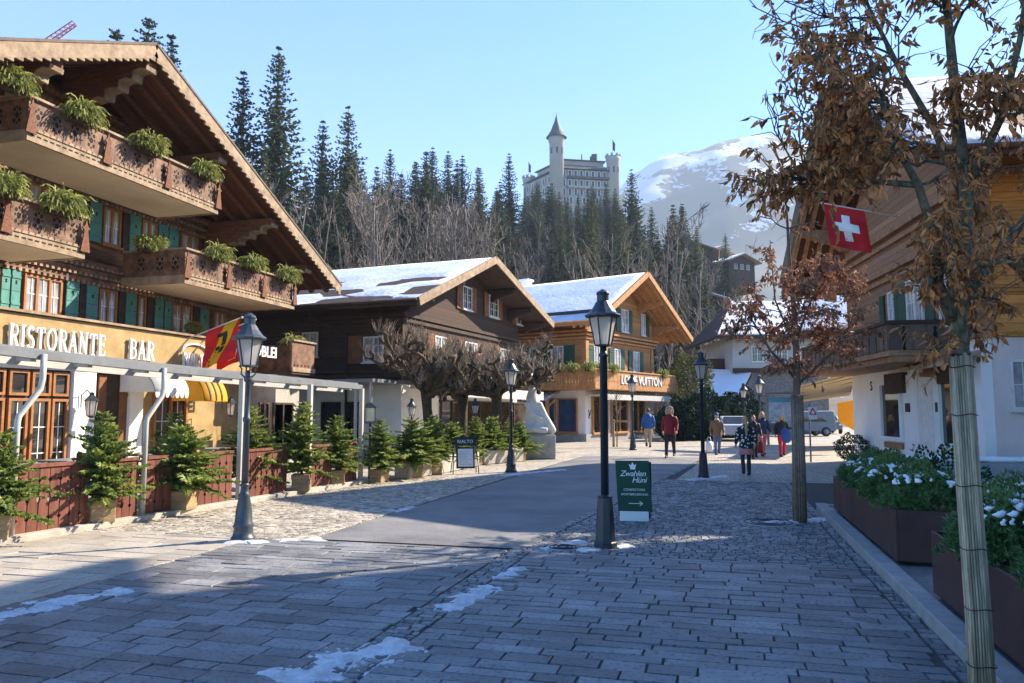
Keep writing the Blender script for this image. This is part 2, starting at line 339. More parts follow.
m_['asphalt'] = m_stone('worn asphalt', (.115,.116,.118), (.25,.245,.24), 0, .7, .4, .35, .55)
def m_farcobble():
    m, t, p, N, L = _mat('far granite setts')
    tc = N('TexCoord'); v = N('TexVoronoi'); v.inputs['Randomness'].default_value = .45; v.inputs['Scale'].default_value = 8.5; L(tc.outputs['Object'], v.inputs[0])
    v2 = N('TexVoronoi'); v2.feature = 'DISTANCE_TO_EDGE'; v2.inputs['Randomness'].default_value = .45; v2.inputs['Scale'].default_value = 8.5; L(tc.outputs['Object'], v2.inputs[0])
    r = N('MapRange'); L(v2.outputs[0], r.inputs[0]); r.inputs[2].default_value = .12; r.inputs[3].default_value = .45; r.inputs[4].default_value = 1
    n = N('TexNoise'); n.inputs['Scale'].default_value = .6; n.inputs['Detail'].default_value = 6; L(tc.outputs['Object'], n.inputs[0])
    cr = N('ValToRGB'); cr.color_ramp.elements[0].color = (.30,.27,.22,1); cr.color_ramp.elements[1].color = (.44,.395,.325,1); cr.color_ramp.elements[0].position=.3; cr.color_ramp.elements[1].position=.7
    L(n.outputs[0], cr.inputs[0])
    sv = N('SeparateXYZ'); L(v.outputs['Color'], sv.inputs[0]); r2 = N('MapRange'); L(sv.outputs[0], r2.inputs[0]); r2.inputs[3].default_value = .75; r2.inputs[4].default_value = 1.25
    a = N('MixRGB'); a.blend_type='MULTIPLY'; a.inputs[0].default_value=1; L(cr.outputs[0], a.inputs[1]); L(r.outputs[0], a.inputs[2])
    b_ = N('MixRGB'); b_.blend_type='MULTIPLY'; b_.inputs[0].default_value=1; L(a.outputs[0], b_.inputs[1]); L(r2.outputs[0], b_.inputs[2])
    L(b_.outputs[0], p.inputs[0]); p.inputs['Roughness'].default_value = .75
    b = N('Bump'); b.inputs['Strength'].default_value=.6; b.inputs['Distance'].default_value=.02; L(v2.outputs[0], b.inputs['Height']); L(b.outputs[0], p.inputs['Normal'])
    return m
m_['farcobble'] = m_farcobble()
mb = MB(); mb.add([(-900,-60,-.03),(900,-60,-.03),(900,1000,-.03),(-900,1000,-.03)], [(0,1,2,3)]); struct(mb.build('ground', m_ground()))
mb = MB(); mb.add([(-30,-12,-.016),(14,-12,-.016),(14,100,-.016),(-30,100,-.016)], [(0,1,2,3)]); struct(mb.build('street_bedding', m_['joint']))
mb = MB(); mb.add([(-30,19.5,-.006),(-5.4,19.5,-.006),(-5.2,30,-.006),(14,30,-.006),(14,100,-.006),(-30,100,-.006)], [(0,1,2,3,4,5)])
mb.add([(-30,-12,-.006),(-9.3,-12,-.006),(-8.35,19.5,-.006),(-30,19.5,-.006)], [(0,1,2,3)])
mb.add([(-1.15,20,-.006),(14,20,-.006),(14,30,-.006),(-.55,30,-.006)], [(0,1,2,3)])
struct(mb.build('plaza_pavement', m_['farcobble']))
mb = MB(); mb.add([(-5.4,9.5,-.004),(-2.5,9.5,-.004),(-.65,30,-.004),(-5.2,30,-.004)], [(0,1,2,3)]); struct(mb.build('asphalt_road', m_['asphalt']))
def stones(mb, x0f, x1f, y0, y1, dy, lmin, lmax, gap, r, zj=.003, tilt=.004, wob=0., lo=None):
    y = y0
    while y < y1:
        h = min(dy * r.uniform(.82, 1.18), y1 - y)
        if h < dy*.4: break
        x = x0f(y) + (r.uniform(-lmax, 0)); xe = x1f(y)
        while x < xe:
            l = r.uniform(lmin, lmax); a = max(x, x0f(y)); b = min(x + l, xe)
            if b - a > lmin*.25:
                z = r.uniform(-zj, zj); tx = r.uniform(-tilt, tilt); ty = r.uniform(-tilt, tilt); g = gap/2
                dx = lambda q: wob*math.sin(q*1.7 + y*.9)*.5
                c = [(a+g, y+g), (b-g, y+g), (b-g, y+h-g), (a+g, y+h-g)]
                j = lambda: r.uniform(-gap, gap)*.35
                e = .003
                top = [(px+j()+ (e if k in (0,3) else -e), py+j()+dx(px) + (e if k in (0,1) else -e), z + tx*(1 if k in (1,2) else -1) + ty*(1 if k > 1 else -1)) for k, (px, py) in enumerate(c)]
                bot = [(px, py+dx(px), -.014) for px, py in c]
                mb.add(bot + top, [(4,5,6,7),(0,1,5,4),(1,2,6,5),(2,3,7,6),(3,0,4,7)])
            x += l
        y += h
r_ = random.Random(3)
mb = MB(); stones(mb, lambda y: -2.28, lambda y: 1.42, -2, 9.35, .175, .26, .62, .012, r_); struct(mb.build('paving_slabs', m_['slab'], fix=False))
m_['pave_sunlit'] = m_stone('sunlit beige pavement slab', (.30,.265,.215), (.44,.395,.325), .16, .65, .45, .2)  # lighter beige paints sunlight into the slabs left of the shadow edge
mb = MB(); stones(mb, lambda y: -9.4+.06*max(y,0), lambda y: -6.12, -2, 9.35, .30, .45, 1.0, .010, r_); struct(mb.build('sunlit_pavement_slabs', m_['pave_sunlit'], fix=False))
mb = MB(); stones(mb, lambda y: -6.11, lambda y: -2.58, -2, 9.35, .195, .28, .66, .012, r_); struct(mb.build('roadway_slabs', m_['slab'], fix=False))
mb = MB(); stones(mb, lambda y: -2.57, lambda y: -2.29, -2, 9.35, .10, .10, .16, .014, r_)
stones(mb, lambda y: 1.43, lambda y: 1.56, -2, 20, .13, .12, .14, .014, r_)
stones(mb, lambda y: -2.57+(y-9.35)*.091, lambda y: -2.40+(y-9.35)*.091, 9.36, 27, .12, .16, .17, .012, r_); struct(mb.build('gutter_setts', m_['cobble_dark'], fix=False))
mb = MB(); stones(mb, lambda y: -2.39+(y-9.35)*.091, lambda y: 1.42, 9.36, 20, .105, .09, .16, .012, r_, .003, .004, .03); struct(mb.build('sett_pavement', m_['cobble_dark'], fix=False))
mb = MB(); stones(mb, lambda y: -8.9+(y-9)*.05, lambda y: -5.42, 9.36, 19.5, .10, .085, .13, .010, r_, .002, .003, .04); struct(mb.build('cobbled_pavement', m_['cobble'], fix=False))
# granite ledge and the raised bed behind it
mb = MB()
y = -1.
while y < 14.4:
    mb.box(1.56, 1.74, y+.004, y+1.2-.004, -.05, .115); y += 1.2
for k in range(3): mb.box(1.56+.06*k+.5*k, 2.0+.5*k, 14.45, 14.62, -.05, .10)
struct(mb.build('granite_kerb', m_['stone'], bevel=.008))
mb = MB(); mb.add([(1.74,-1,.075),(20,-1,.075),(20,22.5,.075),(5.6,22.5,.075),(1.74,14.4,.075)], [(0,1,2,3,4)]); struct(mb.build('terrace_paving', m_['slab']))
mb = MB()                                     # stone plinth strip under the terrace fence
fA, fB = G(0,543), G(352,484); fd = (fB-fA).normalized(); fn = Vector((fd.y,-fd.x,0))
def fpt(px): return fA + fd*onl(fA, fd, px)
mb.bar(fA - fd*6 - fn*.02 + _z*.03, fpt(362) - fn*.02 + _z*.03, .42, .10)
struct(mb.build('terrace_kerb', m_['stone_pale'], bevel=.01))

# ------------------------------------------------------------------ hillside, mountain, haze
def hprof(px):
    P = [(-900,.18),(0,.26),(150,.27),(420,.265),(500,.30),(640,.285),(690,.25),(740,.22),(800,.17),(1100,.10),(2200,.1)]
    for (a,u),(b,v) in zip(P, P[1:]):
        if a <= px <= b: return u + (v-u)*(px-a)/(b-a)
    return .1
def hill(x, y):
    D = Vector((x,y,0)).dot(_ch); L_ = Vector((x,y,0)).dot(_cr)
    if D < 20: return -1.
    px = L_/D*FPX + CX; d0 = 62 if px < 620 else 75
    e = D - d0
    if e < 0: return -1.5 + max(-1, e*.02)
    s = hprof(px); h = s*min(e, 265) + .04*max(0, e-265); 
    h *= min(1, .35 + e/90)
    return h + noise.noise(Vector((x*.03, y*.03, 0)))*3.0*min(1, e/40) - 1.2
mb = MB(); vs = []; NX, NY = 130, 90
for j in range(NY+1):
    D = 48 + 560*(j/NY)**1.35
    for i in range(NX+1):
        p = _ch*D + _cr*((-1.15 + 2.1*i/NX)*D); vs.append((p.x, p.y, hill(p.x, p.y)))
mb.add(vs, [(j*(NX+1)+i, j*(NX+1)+i+1, (j+1)*(NX+1)+i+1, (j+1)*(NX+1)+i) for j in range(NY) for i in range(NX)], True)
def m_hill():
    m, t, p, N, L = _mat('brushy winter hillside')
    tc = N('TexCoord'); n = N('TexNoise'); n.inputs['Scale'].default_value = .06; n.inputs['Detail'].default_value = 9; n.inputs['Roughness'].default_value = .7; L(tc.outputs['Object'], n.inputs[0])
    cr = N('ValToRGB'); e = cr.color_ramp.elements; e[0].position = .3; e[0].color = (.055,.045,.032,1); e[1].position = .54; e[1].color = (.13,.105,.075,1)
    q = cr.color_ramp.elements.new(.60); q.color = (.16,.14,.12,1); q = cr.color_ramp.elements.new(.64); q.color = (.74,.76,.80,1)
    L(n.outputs[0], cr.inputs[0]); L(cr.outputs[0], p.inputs[0]); p.inputs['Roughness'].default_value = .95
    return m
struct(mb.build('hillside', m_hill()))
def crest(px):
    P = [(-1500,330),(-300,300),(200,250),(400,235),(500,225),(560,215),(605,200),(640,168),(668,150),(700,142),(735,131),(765,127),(800,134),(860,150),(950,175),(1150,215),(1500,230),(2600,300)]
    for (a,u),(b,v) in zip(P, P[1:]):
        if a <= px <= b:
            s = (px-a)/(b-a); s = s*s*(3-2*s)*.5 + s*.5; return u + (v-u)*s
    return 300
mb = MB(); vs = []; NX, NY = 240, 70
for j in range(NY+1):
    t_ = j/NY; D = 900 + 1500*t_
    for i in range(NX+1):
        px = -700 + 2500*i/NX
        p = _ch*D + _cr*((px-CX)/FPX*D)
        H = (412-crest(px))/FPX*2000
        s = min(1, max(0, (D-900)/1100)); f = s**1.25 if D < 2000 else 1 - .7*((D-2000)/400)
        q = Vector((p.x*.0022, p.y*.0022, 3))
        rg = 1 - abs(noise.noise(q)); rg2 = 1 - abs(noise.noise(q*2.7))
        h = H*f + (rg-.8)*190*f*(1-.8*f**6) + (rg2-.8)*75*f*(1-.6*f**6) + noise.noise(q*9)*7*f
        vs.append((p.x, p.y, h - 6))
mb.add(vs, [(j*(NX+1)+i, j*(NX+1)+i+1, (j+1)*(NX+1)+i+1, (j+1)*(NX+1)+i) for j in range(NY) for i in range(NX)], True)
def m_mount():
    m, t, p, N, L = _mat('snowy forested mountain')
    tc = N('TexCoord'); n = N('TexNoise'); n.inputs['Scale'].default_value = .0085; n.inputs['Detail'].default_value = 10; n.inputs['Roughness'].default_value = .62; L(tc.outputs['Object'], n.inputs[0])
    sp = N('SeparateXYZ'); L(tc.outputs['Object'], sp.inputs[0])
    r = N('MapRange'); L(sp.outputs[2], r.inputs[0]); r.inputs[1].default_value = 200; r.inputs[2].default_value = 640; r.inputs[3].default_value = .24; r.inputs[4].default_value = -.035
    a = N('Math'); L(n.outputs[0], a.inputs[0]); L(r.outputs[0], a.inputs[1])
    n2 = N('TexNoise'); n2.inputs['Scale'].default_value = .09; n2.inputs['Detail'].default_value = 4; L(tc.outputs['Object'], n2.inputs[0])
    ad = N('Math'); ad.operation = 'MULTIPLY_ADD'; L(n2.outputs[0], ad.inputs[0]); ad.inputs[1].default_value = .22; L(a.outputs[0], ad.inputs[2])
    cr = N('ValToRGB'); e = cr.color_ramp.elements; e[0].position = .585; e[0].color = (.60,.64,.70,1); e[1].position = .62; e[1].color = (.030,.040,.036,1)
    L(ad.outputs[0], cr.inputs[0]); L(cr.outputs[0], p.inputs[0]); p.inputs['Roughness'].default_value = .9
    return m
struct(mb.build('mountain', m_mount()))
def haze(dens):
    mb = MB(); mb.box(-3200, 3200, -120, 3200, -60, 860)
    m = bpy.data.materials.new('valley haze'); m.use_nodes = True; t = m.node_tree; t.nodes.remove(t.nodes['Principled BSDF'])
    v = t.nodes.new('ShaderNodeVolumePrincipled'); v.inputs['Color'].default_value = (.70,.84,1,1); v.inputs['Density'].default_value = dens; v.inputs['Anisotropy'].default_value = 0
    t.links.new(v.outputs[0], t.nodes['Material Output'].inputs['Volume'])
    o = mb.build('haze', m); o['kind'] = 'stuff'
HAZE = .00029
haze(HAZE)

# ------------------------------------------------------------------ serif stroke lettering (own glyphs)
def arc(cx, cy, rx, ry, a0, a1, n=10): return [(cx+rx*math.cos(R(a0+(a1-a0)*i/n)), cy+ry*math.sin(R(a0+(a1-a0)*i/n))) for i in range(n+1)]
TK, TN = .15, .07
GL = {  # width, strokes (points, thickness), serif bars (x centre, y, half length)
 'R': (.72, [([(.17,0),(.17,1)],TK), ([(.17,.96),(.40,.96)]+arc(.40,.74,.2,.22,90,-90,8)+[(.17,.52)],TN+.02), ([(.38,.52),(.66,.02)],TK)], [(.17,0,.15),(.17,1,.13),(.68,0,.09)]),
 'I': (.36, [([(.18,0),(.18,1)],TK)], [(.18,0,.15),(.18,1,.15)]),
 'S': (.58, [(arc(.29,.745,.19,.22,30,270,12)+arc(.29,.26,.21,.235,90,-150,12)[1:],TN+.055)], []),
 'T': (.70, [([(.35,0),(.35,1)],TK), ([(.06,.97),(.64,.97)],TN), ([(.06,.97),(.04,.76)],TN), ([(.64,.97),(.66,.76)],TN)], [(.35,0,.16)]),
 'O': (.84, [(arc(.42,.5,.33,.47,0,360,24),TK-.03)], []),
 'A': (.76, [([(.10,0),(.38,1)],TN), ([(.36,1),(.64,0)],TK), ([(.21,.34),(.52,.34)],TN)], [(.10,0,.11),(.64,0,.13)]),
 'N': (.82, [([(.15,0),(.15,1)],TN), ([(.13,1),(.67,0)],TK), ([(.67,0),(.67,1)],TN)], [(.15,0,.12),(.11,1,.09),(.67,1,.12)]),
 'E': (.64, [([(.17,0),(.17,1)],TK), ([(.17,.97),(.56,.97)],TN), ([(.17,.52),(.46,.52)],TN), ([(.17,.03),(.58,.03)],TN), ([(.56,.97),(.57,.78)],TN), ([(.58,.03),(.60,.24)],TN), ([(.46,.43),(.46,.62)],TN)], [(.14,0,.10),(.14,1,.10)]),
 'B': (.70, [([(.17,0),(.17,1)],TK), ([(.17,.97),(.38,.97)]+arc(.38,.755,.18,.215,90,-90,8)+[(.17,.54)],TN+.03), ([(.17,.54),(.42,.54)]+arc(.42,.285,.2,.255,90,-90,8)+[(.17,.03)],TN+.03)], [(.14,0,.1),(.14,1,.1)]),
 'L': (.62, [([(.17,0),(.17,1)],TK), ([(.17,.03),(.56,.03)],TN), ([(.56,.03),(.58,.26)],TN)], [(.17,1,.15),(.14,0,.1)]),
}
def serif(body, h, M4, name, mat, parent, depth=.05, squeeze=1., sp=.08):
    mb = MB(M4); x = 0; d0 = 0
    for ch in body:
        if ch == ' ': x += .4*h; continue
        wd, st, se = GL[ch]
        for q, (pts, th) in enumerate(st):
            P = [Vector((x + a*h*squeeze, b*h)) for a, b in pts]; t = th*h/2; z1 = depth + q*.0015
            for i in range(len(P)-1):
                a, b = P[i], P[i+1]; d = (b-a).normalized(); n = Vector((-d.y, d.x))*t
                e = d*(t*.5 if len(P) > 2 else 0)
                mb.prism([tuple(a-n-e), tuple(b-n+e), tuple(b+n+e), tuple(a+n-e)], 'z', 0, z1 + (i % 2)*.0007)
        for c, yy, hl in se:
            mb.prism([(x+(c-hl)*h*squeeze, yy*h-.035*h), (x+(c+hl)*h*squeeze, yy*h-.035*h), (x+(c+hl)*h*squeeze, yy*h+.035*h), (x+(c-hl)*h*squeeze, yy*h+.035*h)], 'z', 0, depth+.004)
        x += (wd*squeeze + sp)*h
    return mb.build(name, mat, parent), x
def lastw(body, h, squeeze, sp): return sum((GL[c][0]*squeeze + sp)*h if c != ' ' else .4*h for c in body)

# ------------------------------------------------------------------ the chalet hotel with the restaurant, on the left
FX = -16.0
hot = thing('chalet_hotel', 'big brown timber chalet with carved flower balconies, teal shutters and a RISTORANTE BAR sign', 'hotel', (FX, 15.35, 0))
HY0, HY1, RZ, RY, SL = 7.4, 23.6, 10.75, 15.35, .455
def rz(y): return RZ - SL*abs(y-RY)
mb = MB(); u = .34
mb.prism([(HY0,4.02),(HY1,4.02),(HY1,rz(HY1)-u),(RY,RZ-u),(HY0,rz(HY0)-u)], 'x', -25, FX); mb.build('upper_wall', m_['wood_hotel'], hot)
GX = -14.75
mb = MB(); mb.box(-25, GX, HY0+.05, 21.6, 0, 3.84); mb.build('ground_floor_wall', m_['ochre'], hot)
mb = MB(); mb.box(GX, GX+.22, HY0+.1, 21.5, 2.90, 3.82); mb.box(GX, GX+.34, HY0+.05, 21.55, 2.82, 2.895); mb.build('sign_band', m_['ochre'], hot)
mb = MB(); mb.box(FX-.3, GX+.30, HY0, 21.6, 3.845, 3.90); mb.build('band_ledge', m_['verge'], hot)
# roof
mb = MB()
for y1 in (5.6, 25.1):
    mb.slab([(-26,RY,RZ),( -13.35,RY,RZ),(-13.35,y1,rz(y1)),(-26,y1,rz(y1))], .16)
rf = mb.build('roof', m_['wood_roof'], hot)
mb = MB()
for y1 in (5.5, 25.2):
    mb.slab([(-26,RY,RZ+.07),(-13.25,RY,RZ+.07),(-13.25,y1,rz(y1)+.07),(-26,y1,rz(y1)+.07)], .06)
mb.build('roof_covering', M('weathered shingle', (.16,.12,.09), (.09,.07,.055), scale=4, bump=.5, bscale=12), rf)
mb = MB()
for y1 in (5.55, 25.15):
    s = 1 if y1 > RY else -1
    mb.bar((-13.30,RY,RZ-.15), (-13.30,y1,rz(y1)-.15), .06, .34)
    n = 46
    for i in range(n):                      # scalloped lower edge
        y = RY + (y1-RY)*(i+.5)/n; mb.bar((-13.30,y-.08*1,rz(y)-.345), (-13.30,y+.08,rz(y)-.345-0*s), .05, .07)
mb.build('verge_board', m_['verge'], rf)
mb = MB()
for x in (-13.75, -14.35, -14.95, -15.55):
    for y1 in (5.7, 25.0):
        mb.bar((x,RY,RZ-.25), (x,y1,rz(y1)-.25), .14, .16)
mb.build('rafter', m_['wood_bracket'], rf)
def bracket_poly(L, hgt, k):                # outline from the wall (0) to the tip (L): stepped scallops below
    pts = [(0,0),(L,0),(L,-.16)]
    n = 4
    for i in range(n):
        x0 = L - L*.62*i/n; x1 = L - L*.62*(i+1)/n; z0 = -.16 - (hgt-.16)*.55*(i/n)
        pts += [(x0-.02, z0-.10), (x0-(x0-x1)*.5, z0-.05), (x1, z0-.10)]
    return pts + [(L*.30, -hgt*.75), (L*.18, -hgt*1.0), (0, -hgt*1.05)]
pb = MB()
for y, hgt, L in ((7.8,1.0,2.2),(10.2,1.15,2.35),(12.7,1.35,2.5),(15.35,1.6,2.6),(18.4,1.0,2.5),(21.1,1.35,2.5),(23.4,.7,2.4)):
    mb = MB(); zt = rz(y) - .34 if y != RY else RZ - .40
    mb.prism([(FX+a, zt+b) for a, b in bracket_poly(L, hgt, 0)], 'y', y-.17, y+.17)
    bk = mb.build('purlin_bracket', m_['wood_bracket'], hot, bevel=.012)
    mb = MB(); pts = bracket_poly(L, hgt, 0)[2:-3]
    for (a,b), (c,d) in zip(pts, pts[1:]): mb.bar((FX+a,y,zt+b-.004), (FX+c,y,zt+d-.004), .352, .03)
    mb.build('carved_edge', m_['verge'], bk)
# carved cornice bands between the storeys
mb = MB(); db = MB()
for z0, ya, yb in ((5.10,HY0,HY1),(7.34,HY0+1,HY1-.6),(9.25,11.5,21)):
    for k, (dz, hh, pr) in enumerate(((0,.10,.10),(.20,.12,.16),(.42,.10,.20))):
        mb.box(FX, FX+pr, ya, yb, z0+dz, z0+dz+hh)
        y = ya
        while y < yb-.12:
            db.box(FX, FX+pr-.02+.05, y, y+.085, z0+dz-.075, z0+dz-.004); y += .17
mb.merge(db, 1); mb.build('cornice', [m_['wood_carved'], m_['verge']], hot)
# windows and shutters
def window(par, o, xd, w_, h_, n=2, fr='win_frame', pane='pane', dep=.06, bars=1, sill=True, name='window'):
    """o lower left corner on the wall plane, xd along the wall; the wall's outside is xd x z turned outwards"""
    xd = Vector(xd).normalized(); nd = xd.cross(_z); T = frame(o, xd, _z)   # z axis = xd x up = outwards
    mb = MB(T); t = .06
    mb.box(0,w_,0,t,0,dep); mb.box(0,w_,h_-t,h_,0,dep); mb.box(0,t,t,h_-t,0,dep); mb.box(w_-t,w_,t,h_-t,0,dep)
    for k in range(1,n): mb.box(w_*k/n-.035,w_*k/n+.035,t,h_-t,0,dep-.004)
    f = mb.build(name, m_[fr], par)
    mb = MB(T); mb.box(t,w_-t,t,h_-t,.004,.018); mb.build('pane', m_[pane], f)
    if bars:
        mb = MB(T)
        for k in range(n):
            a = t + (w_-2*t)*k/n; b = t + (w_-2*t)*(k+1)/n
            for q in range(1, bars+1): mb.box(a,b,t+(h_-2*t)*q/(bars+1)-.011,t+(h_-2*t)*q/(bars+1)+.011,.019,.03)
            mb.box((a+b)/2-.010,(a+b)/2+.010,t,h_-t,.019,.032)
        mb.build('glazing_bar', m_['win_white'], f)
    if sill:
        mb = MB(T); mb.box(-.05,w_+.05,-.06,-.003,0,dep+.06); mb.build('sill', m_[fr], f)
    return f
def shutter(par, o, xd, w_, h_, mat='shutter_teal', hole=True, dep=.035):
    T = frame(o, xd, _z); mb = MB(T); mb.box(.008,w_-.008,0,h_,0,dep)
    mb.box(.008,w_-.008,h_*.14,h_*.14+.06,dep,dep+.018); mb.box(.008,w_-.008,h_*.80,h_*.80+.06,dep,dep+.018)
    s = mb.build('shutter', m_[mat], par, bevel=.004)
    if hole:
        mb = MB(T); c = w_/2
        mb.prism([(c-.03,h_*.66),(c+.03,h_*.66),(c+.018,h_*.70),(c+.03,h_*.735),(c,h_*.76),(c-.03,h_*.735),(c-.018,h_*.70)], 'z', dep+.001, dep+.004)
        mb.box(.01,w_-.01,h_*.48,h_*.48+.008,dep+.001,dep+.003); mb.build('shutter_hole', m_['black'], s)
    return s
YD = (0,1,0)                                # +Y x Z = +X: faces the street
def row(z0, z1, wins, shs, posts=()):
    for a, b, n in wins:
        ya, yb = fy(a,FX+.05,(z0+z1)/2), fy(b,FX+.05,(z0+z1)/2); window(hot, (FX+.002,ya,z0), YD, yb-ya, z1-z0, n)
    for a, b in shs:
        ya, yb = fy(a,FX+.09,(z0+z1)/2), fy(b,FX+.09,(z0+z1)/2); shutter(hot, (FX+.06,ya,z0-.02), YD, yb-ya, z1-z0+.04)
row(4.08, 5.00, [(24,62,3),(99,117,2),(138,146,1),(172,192,2),(214,226,2),(-22,0,2)], [(1,10),(11,20.5),(66,79),(86.5,98),(126,136.5),(155,163.5),(164.5,172),(200,209)])
row(6.22, 7.24, [(27,58,2),(103.5,121,2),(142,157,2),(181,198,2),(214,224,2)], [(3,13),(14,25.5),(76,86),(90,102),(130,141),(158.5,168),(169,178.5),(228,236)])
row(8.35, 9.2, [(60,84,2),(120,140,2)], [(48,58),(104,118),(150,158)])
for z0, z1, px in ((4.06,5.09,82),(4.06,5.09,68),(4.06,5.09,121),(4.06,5.09,149),(4.06,5.09,195),(6.1,7.25,63),(6.1,7.25,125),(6.1,7.25,203)):
    y = fy(px,FX,z0+.5); mb = MB(); mb.box(FX,FX+.05,y-.12,y+.12,z0,z1); mb.build('wall_post', m_['wood_dark_plain'], hot)
# balconies
def balcony(y0, y1, z, X1=-13.8, rail=.95):
    mb = MB(); mb.box(FX+.22, X1, y0, y1, z, z+.10); b = mb.build('balcony', m_['cream'], hot)
    mb = MB(); mb.box(X1-.03, X1+.05, y0-.05, y1+.05, z-.03, z+.20)       # fascia
    mb.box(FX+.22, X1-.03, y0-.06, y0+.0-.005, z-.03, z+.20); mb.box(FX+.22, X1-.03, y1+.005, y1+.06, z-.03, z+.20)
    n = int((y1-y0)/.16)
    for i in range(n):
        y = y0 + (y1-y0)*(i+.5)/n; mb.prism([(y-.075,z+.20),(y+.075,z+.20),(y+.045,z+.26),(y-.045,z+.26)], 'x', X1+.05, X1+.075)
    mb.build('balcony_fascia', m_['verge'], b)
    mb = MB(); db = MB()
    for i in range(n):
        y = y0 + (y1-y0)*(i+.5)/n
        db.box(X1+.05, X1+.056, y-.05, y+.05, z+.09, z+.12)
    mb.box(X1-.06, X1, y0, y1, z+.20, z+rail-.06)
    for ye in (y0, y1-.06): mb.box(FX+.2, X1-.06, ye, ye+.06, z+.10, z+rail-.06)
    pm = mb
    def flower(T):                          # pierced ornament
        q = MB(T)
        for a, c, r in ((-.07,.12,.035),(.07,.12,.035),(-.07,-.12,.035),(.07,-.12,.035),(0,0,.05),(-.09,.02,.02),(.09,.02,.02),(0,.17,.022),(0,-.17,.022)):
            q.prism([(a+r*math.cos(k*math.pi/4), c+r*1.3*math.sin(k*math.pi/4)) for k in range(8)], 'z', .001, .004)
        db.merge(q)
    m = max(4, int((y1-y0)/.45))
    for i in range(m): flower(frame((X1, y0+(y1-y0)*(i+.5)/m, z+.55), YD, _z))
    for x in (FX+.8, FX+1.4, FX+1.9): flower(frame((x, y0, z+.55), (1,0,0), _z))
    pm.merge(db, 1); pm.build('balcony_panel', [m_['wood_carved'], m_['black']], b)
    mb = MB(); mb.box(X1-.10, X1+.07, y0-.05, y1+.05, z+rail-.055, z+rail); 
    for ye in (y0-.05, y1-.08): mb.box(FX+.2, X1-.10, ye, ye+.13, z+rail-.055, z+rail)
    mb.build('balcony_rail', m_['verge'], b)
    k = max(2, round((y1-y0)/2.0))
    for i in range(k+1):
        mb = MB(); y = y0 + (y1-y0)*i/k
        mb.prism([(y-.13,z+.12),(y+.13,z+.12),(y+.10,z+.30),(y+.05,z+.62),(y+.11,z+.66),(y+.04,z+.72),(y,z+.86),(y-.04,z+.72),(y-.11,z+.66),(y-.05,z+.62),(y-.10,z+.30)], 'x', X1+.076, X1+.11)
        mb.build('balcony_post', m_['wood_bracket'], b)
    return b
balcony(12.35, 18.55, 7.36); balcony(6.0, 13.9, 5.16); balcony(17.35, 22.75, 5.16)
# ground floor front
def gbox(pa, pb_, z0, z1, x0, x1, mat, name):
    ya, yb = fy(pa,GX+x1,1.8), fy(pb_,GX+x1,1.8); mb = MB(); mb.box(GX+x0,GX+x1,ya,yb,z0,z1); return mb.build(name, m_[mat], hot)
for a, b in ((73,95),(130,143)): gbox(a, b, 0, 2.8, -.02, .16, 'plaster', 'pilaster')
gbox(-60, 72, .0, 2.78, -.02, .03, 'wood_dark_plain', 'shopfront')
for a, b in ((-20,2),(6,26),(29,48),(50,66)):
    ya, yb = fy(a,GX+.05,1.5), fy(b,GX+.05,1.5)
    f = window(hot, (GX+.032,ya,.15), YD, yb-ya, 1.85, 1, 'win_frame', 'pane_dark', .07, 2, False, 'door'); 
    window(hot, (GX+.032,ya,2.06), YD, yb-ya, .55, 1, 'win_frame', 'pane_dark', .06, 0, False, 'transom_window')
gbox(96, 129, 0, 2.75, -.02, .03, 'wood_dark_plain', 'entrance_recess')
for a, b in ((98,106),(119,128)):
    ya, yb = fy(a,GX+.09,1.5), fy(b,GX+.09,1.5); shutter(hot, (GX+.034,ya,.1), YD, yb-ya, 2.5, 'shutter_brown', False)
ya, yb = fy(153,GX+.05,1.5), fy(186,GX+.05,1.5)
window(hot, (GX+.01,ya,.7), YD, yb-ya, 1.5, 2, 'win_frame', 'pane_shop', .09, 1, True)
# lettering (proud of the band)
LM = flat('white enamel letters', (.80,.79,.76), rough=.4)
def sign(body, pa, pb_, z, h):
    ya, yb = fy(pa,GX+.3,z+h/2), fy(pb_,GX+.3,z+h/2); sq = .9; sp = .10
    W_ = lastw(body, h, sq, sp); k = (yb-ya)/W_
    T = frame((GX+.26,ya,z), YD, _z) @ Matrix.Diagonal((k,1,1,1))
    o, _ = serif(body, h, T, 'sign_lettering', LM, hot, .06, sq, sp); return o
sign('RISTORANTE', 8.5, 106, 3.06, .50); sign('BAR', 129, 155, 3.06, .48); sign('RIALTO', 183, 209, 3.0, .35)
mb = MB(frame((GX+.222,(fy(183,GX+.3,3.2)+fy(209,GX+.3,3.2))/2,3.42), YD, _z)); pts = arc(0,0,.55,.22,0,180,10)
for a, b in zip(pts, pts[1:]): mb.bar((*a,.04), (*b,.04), .05, .05)
mb.build('bridge_emblem', LM, hot)
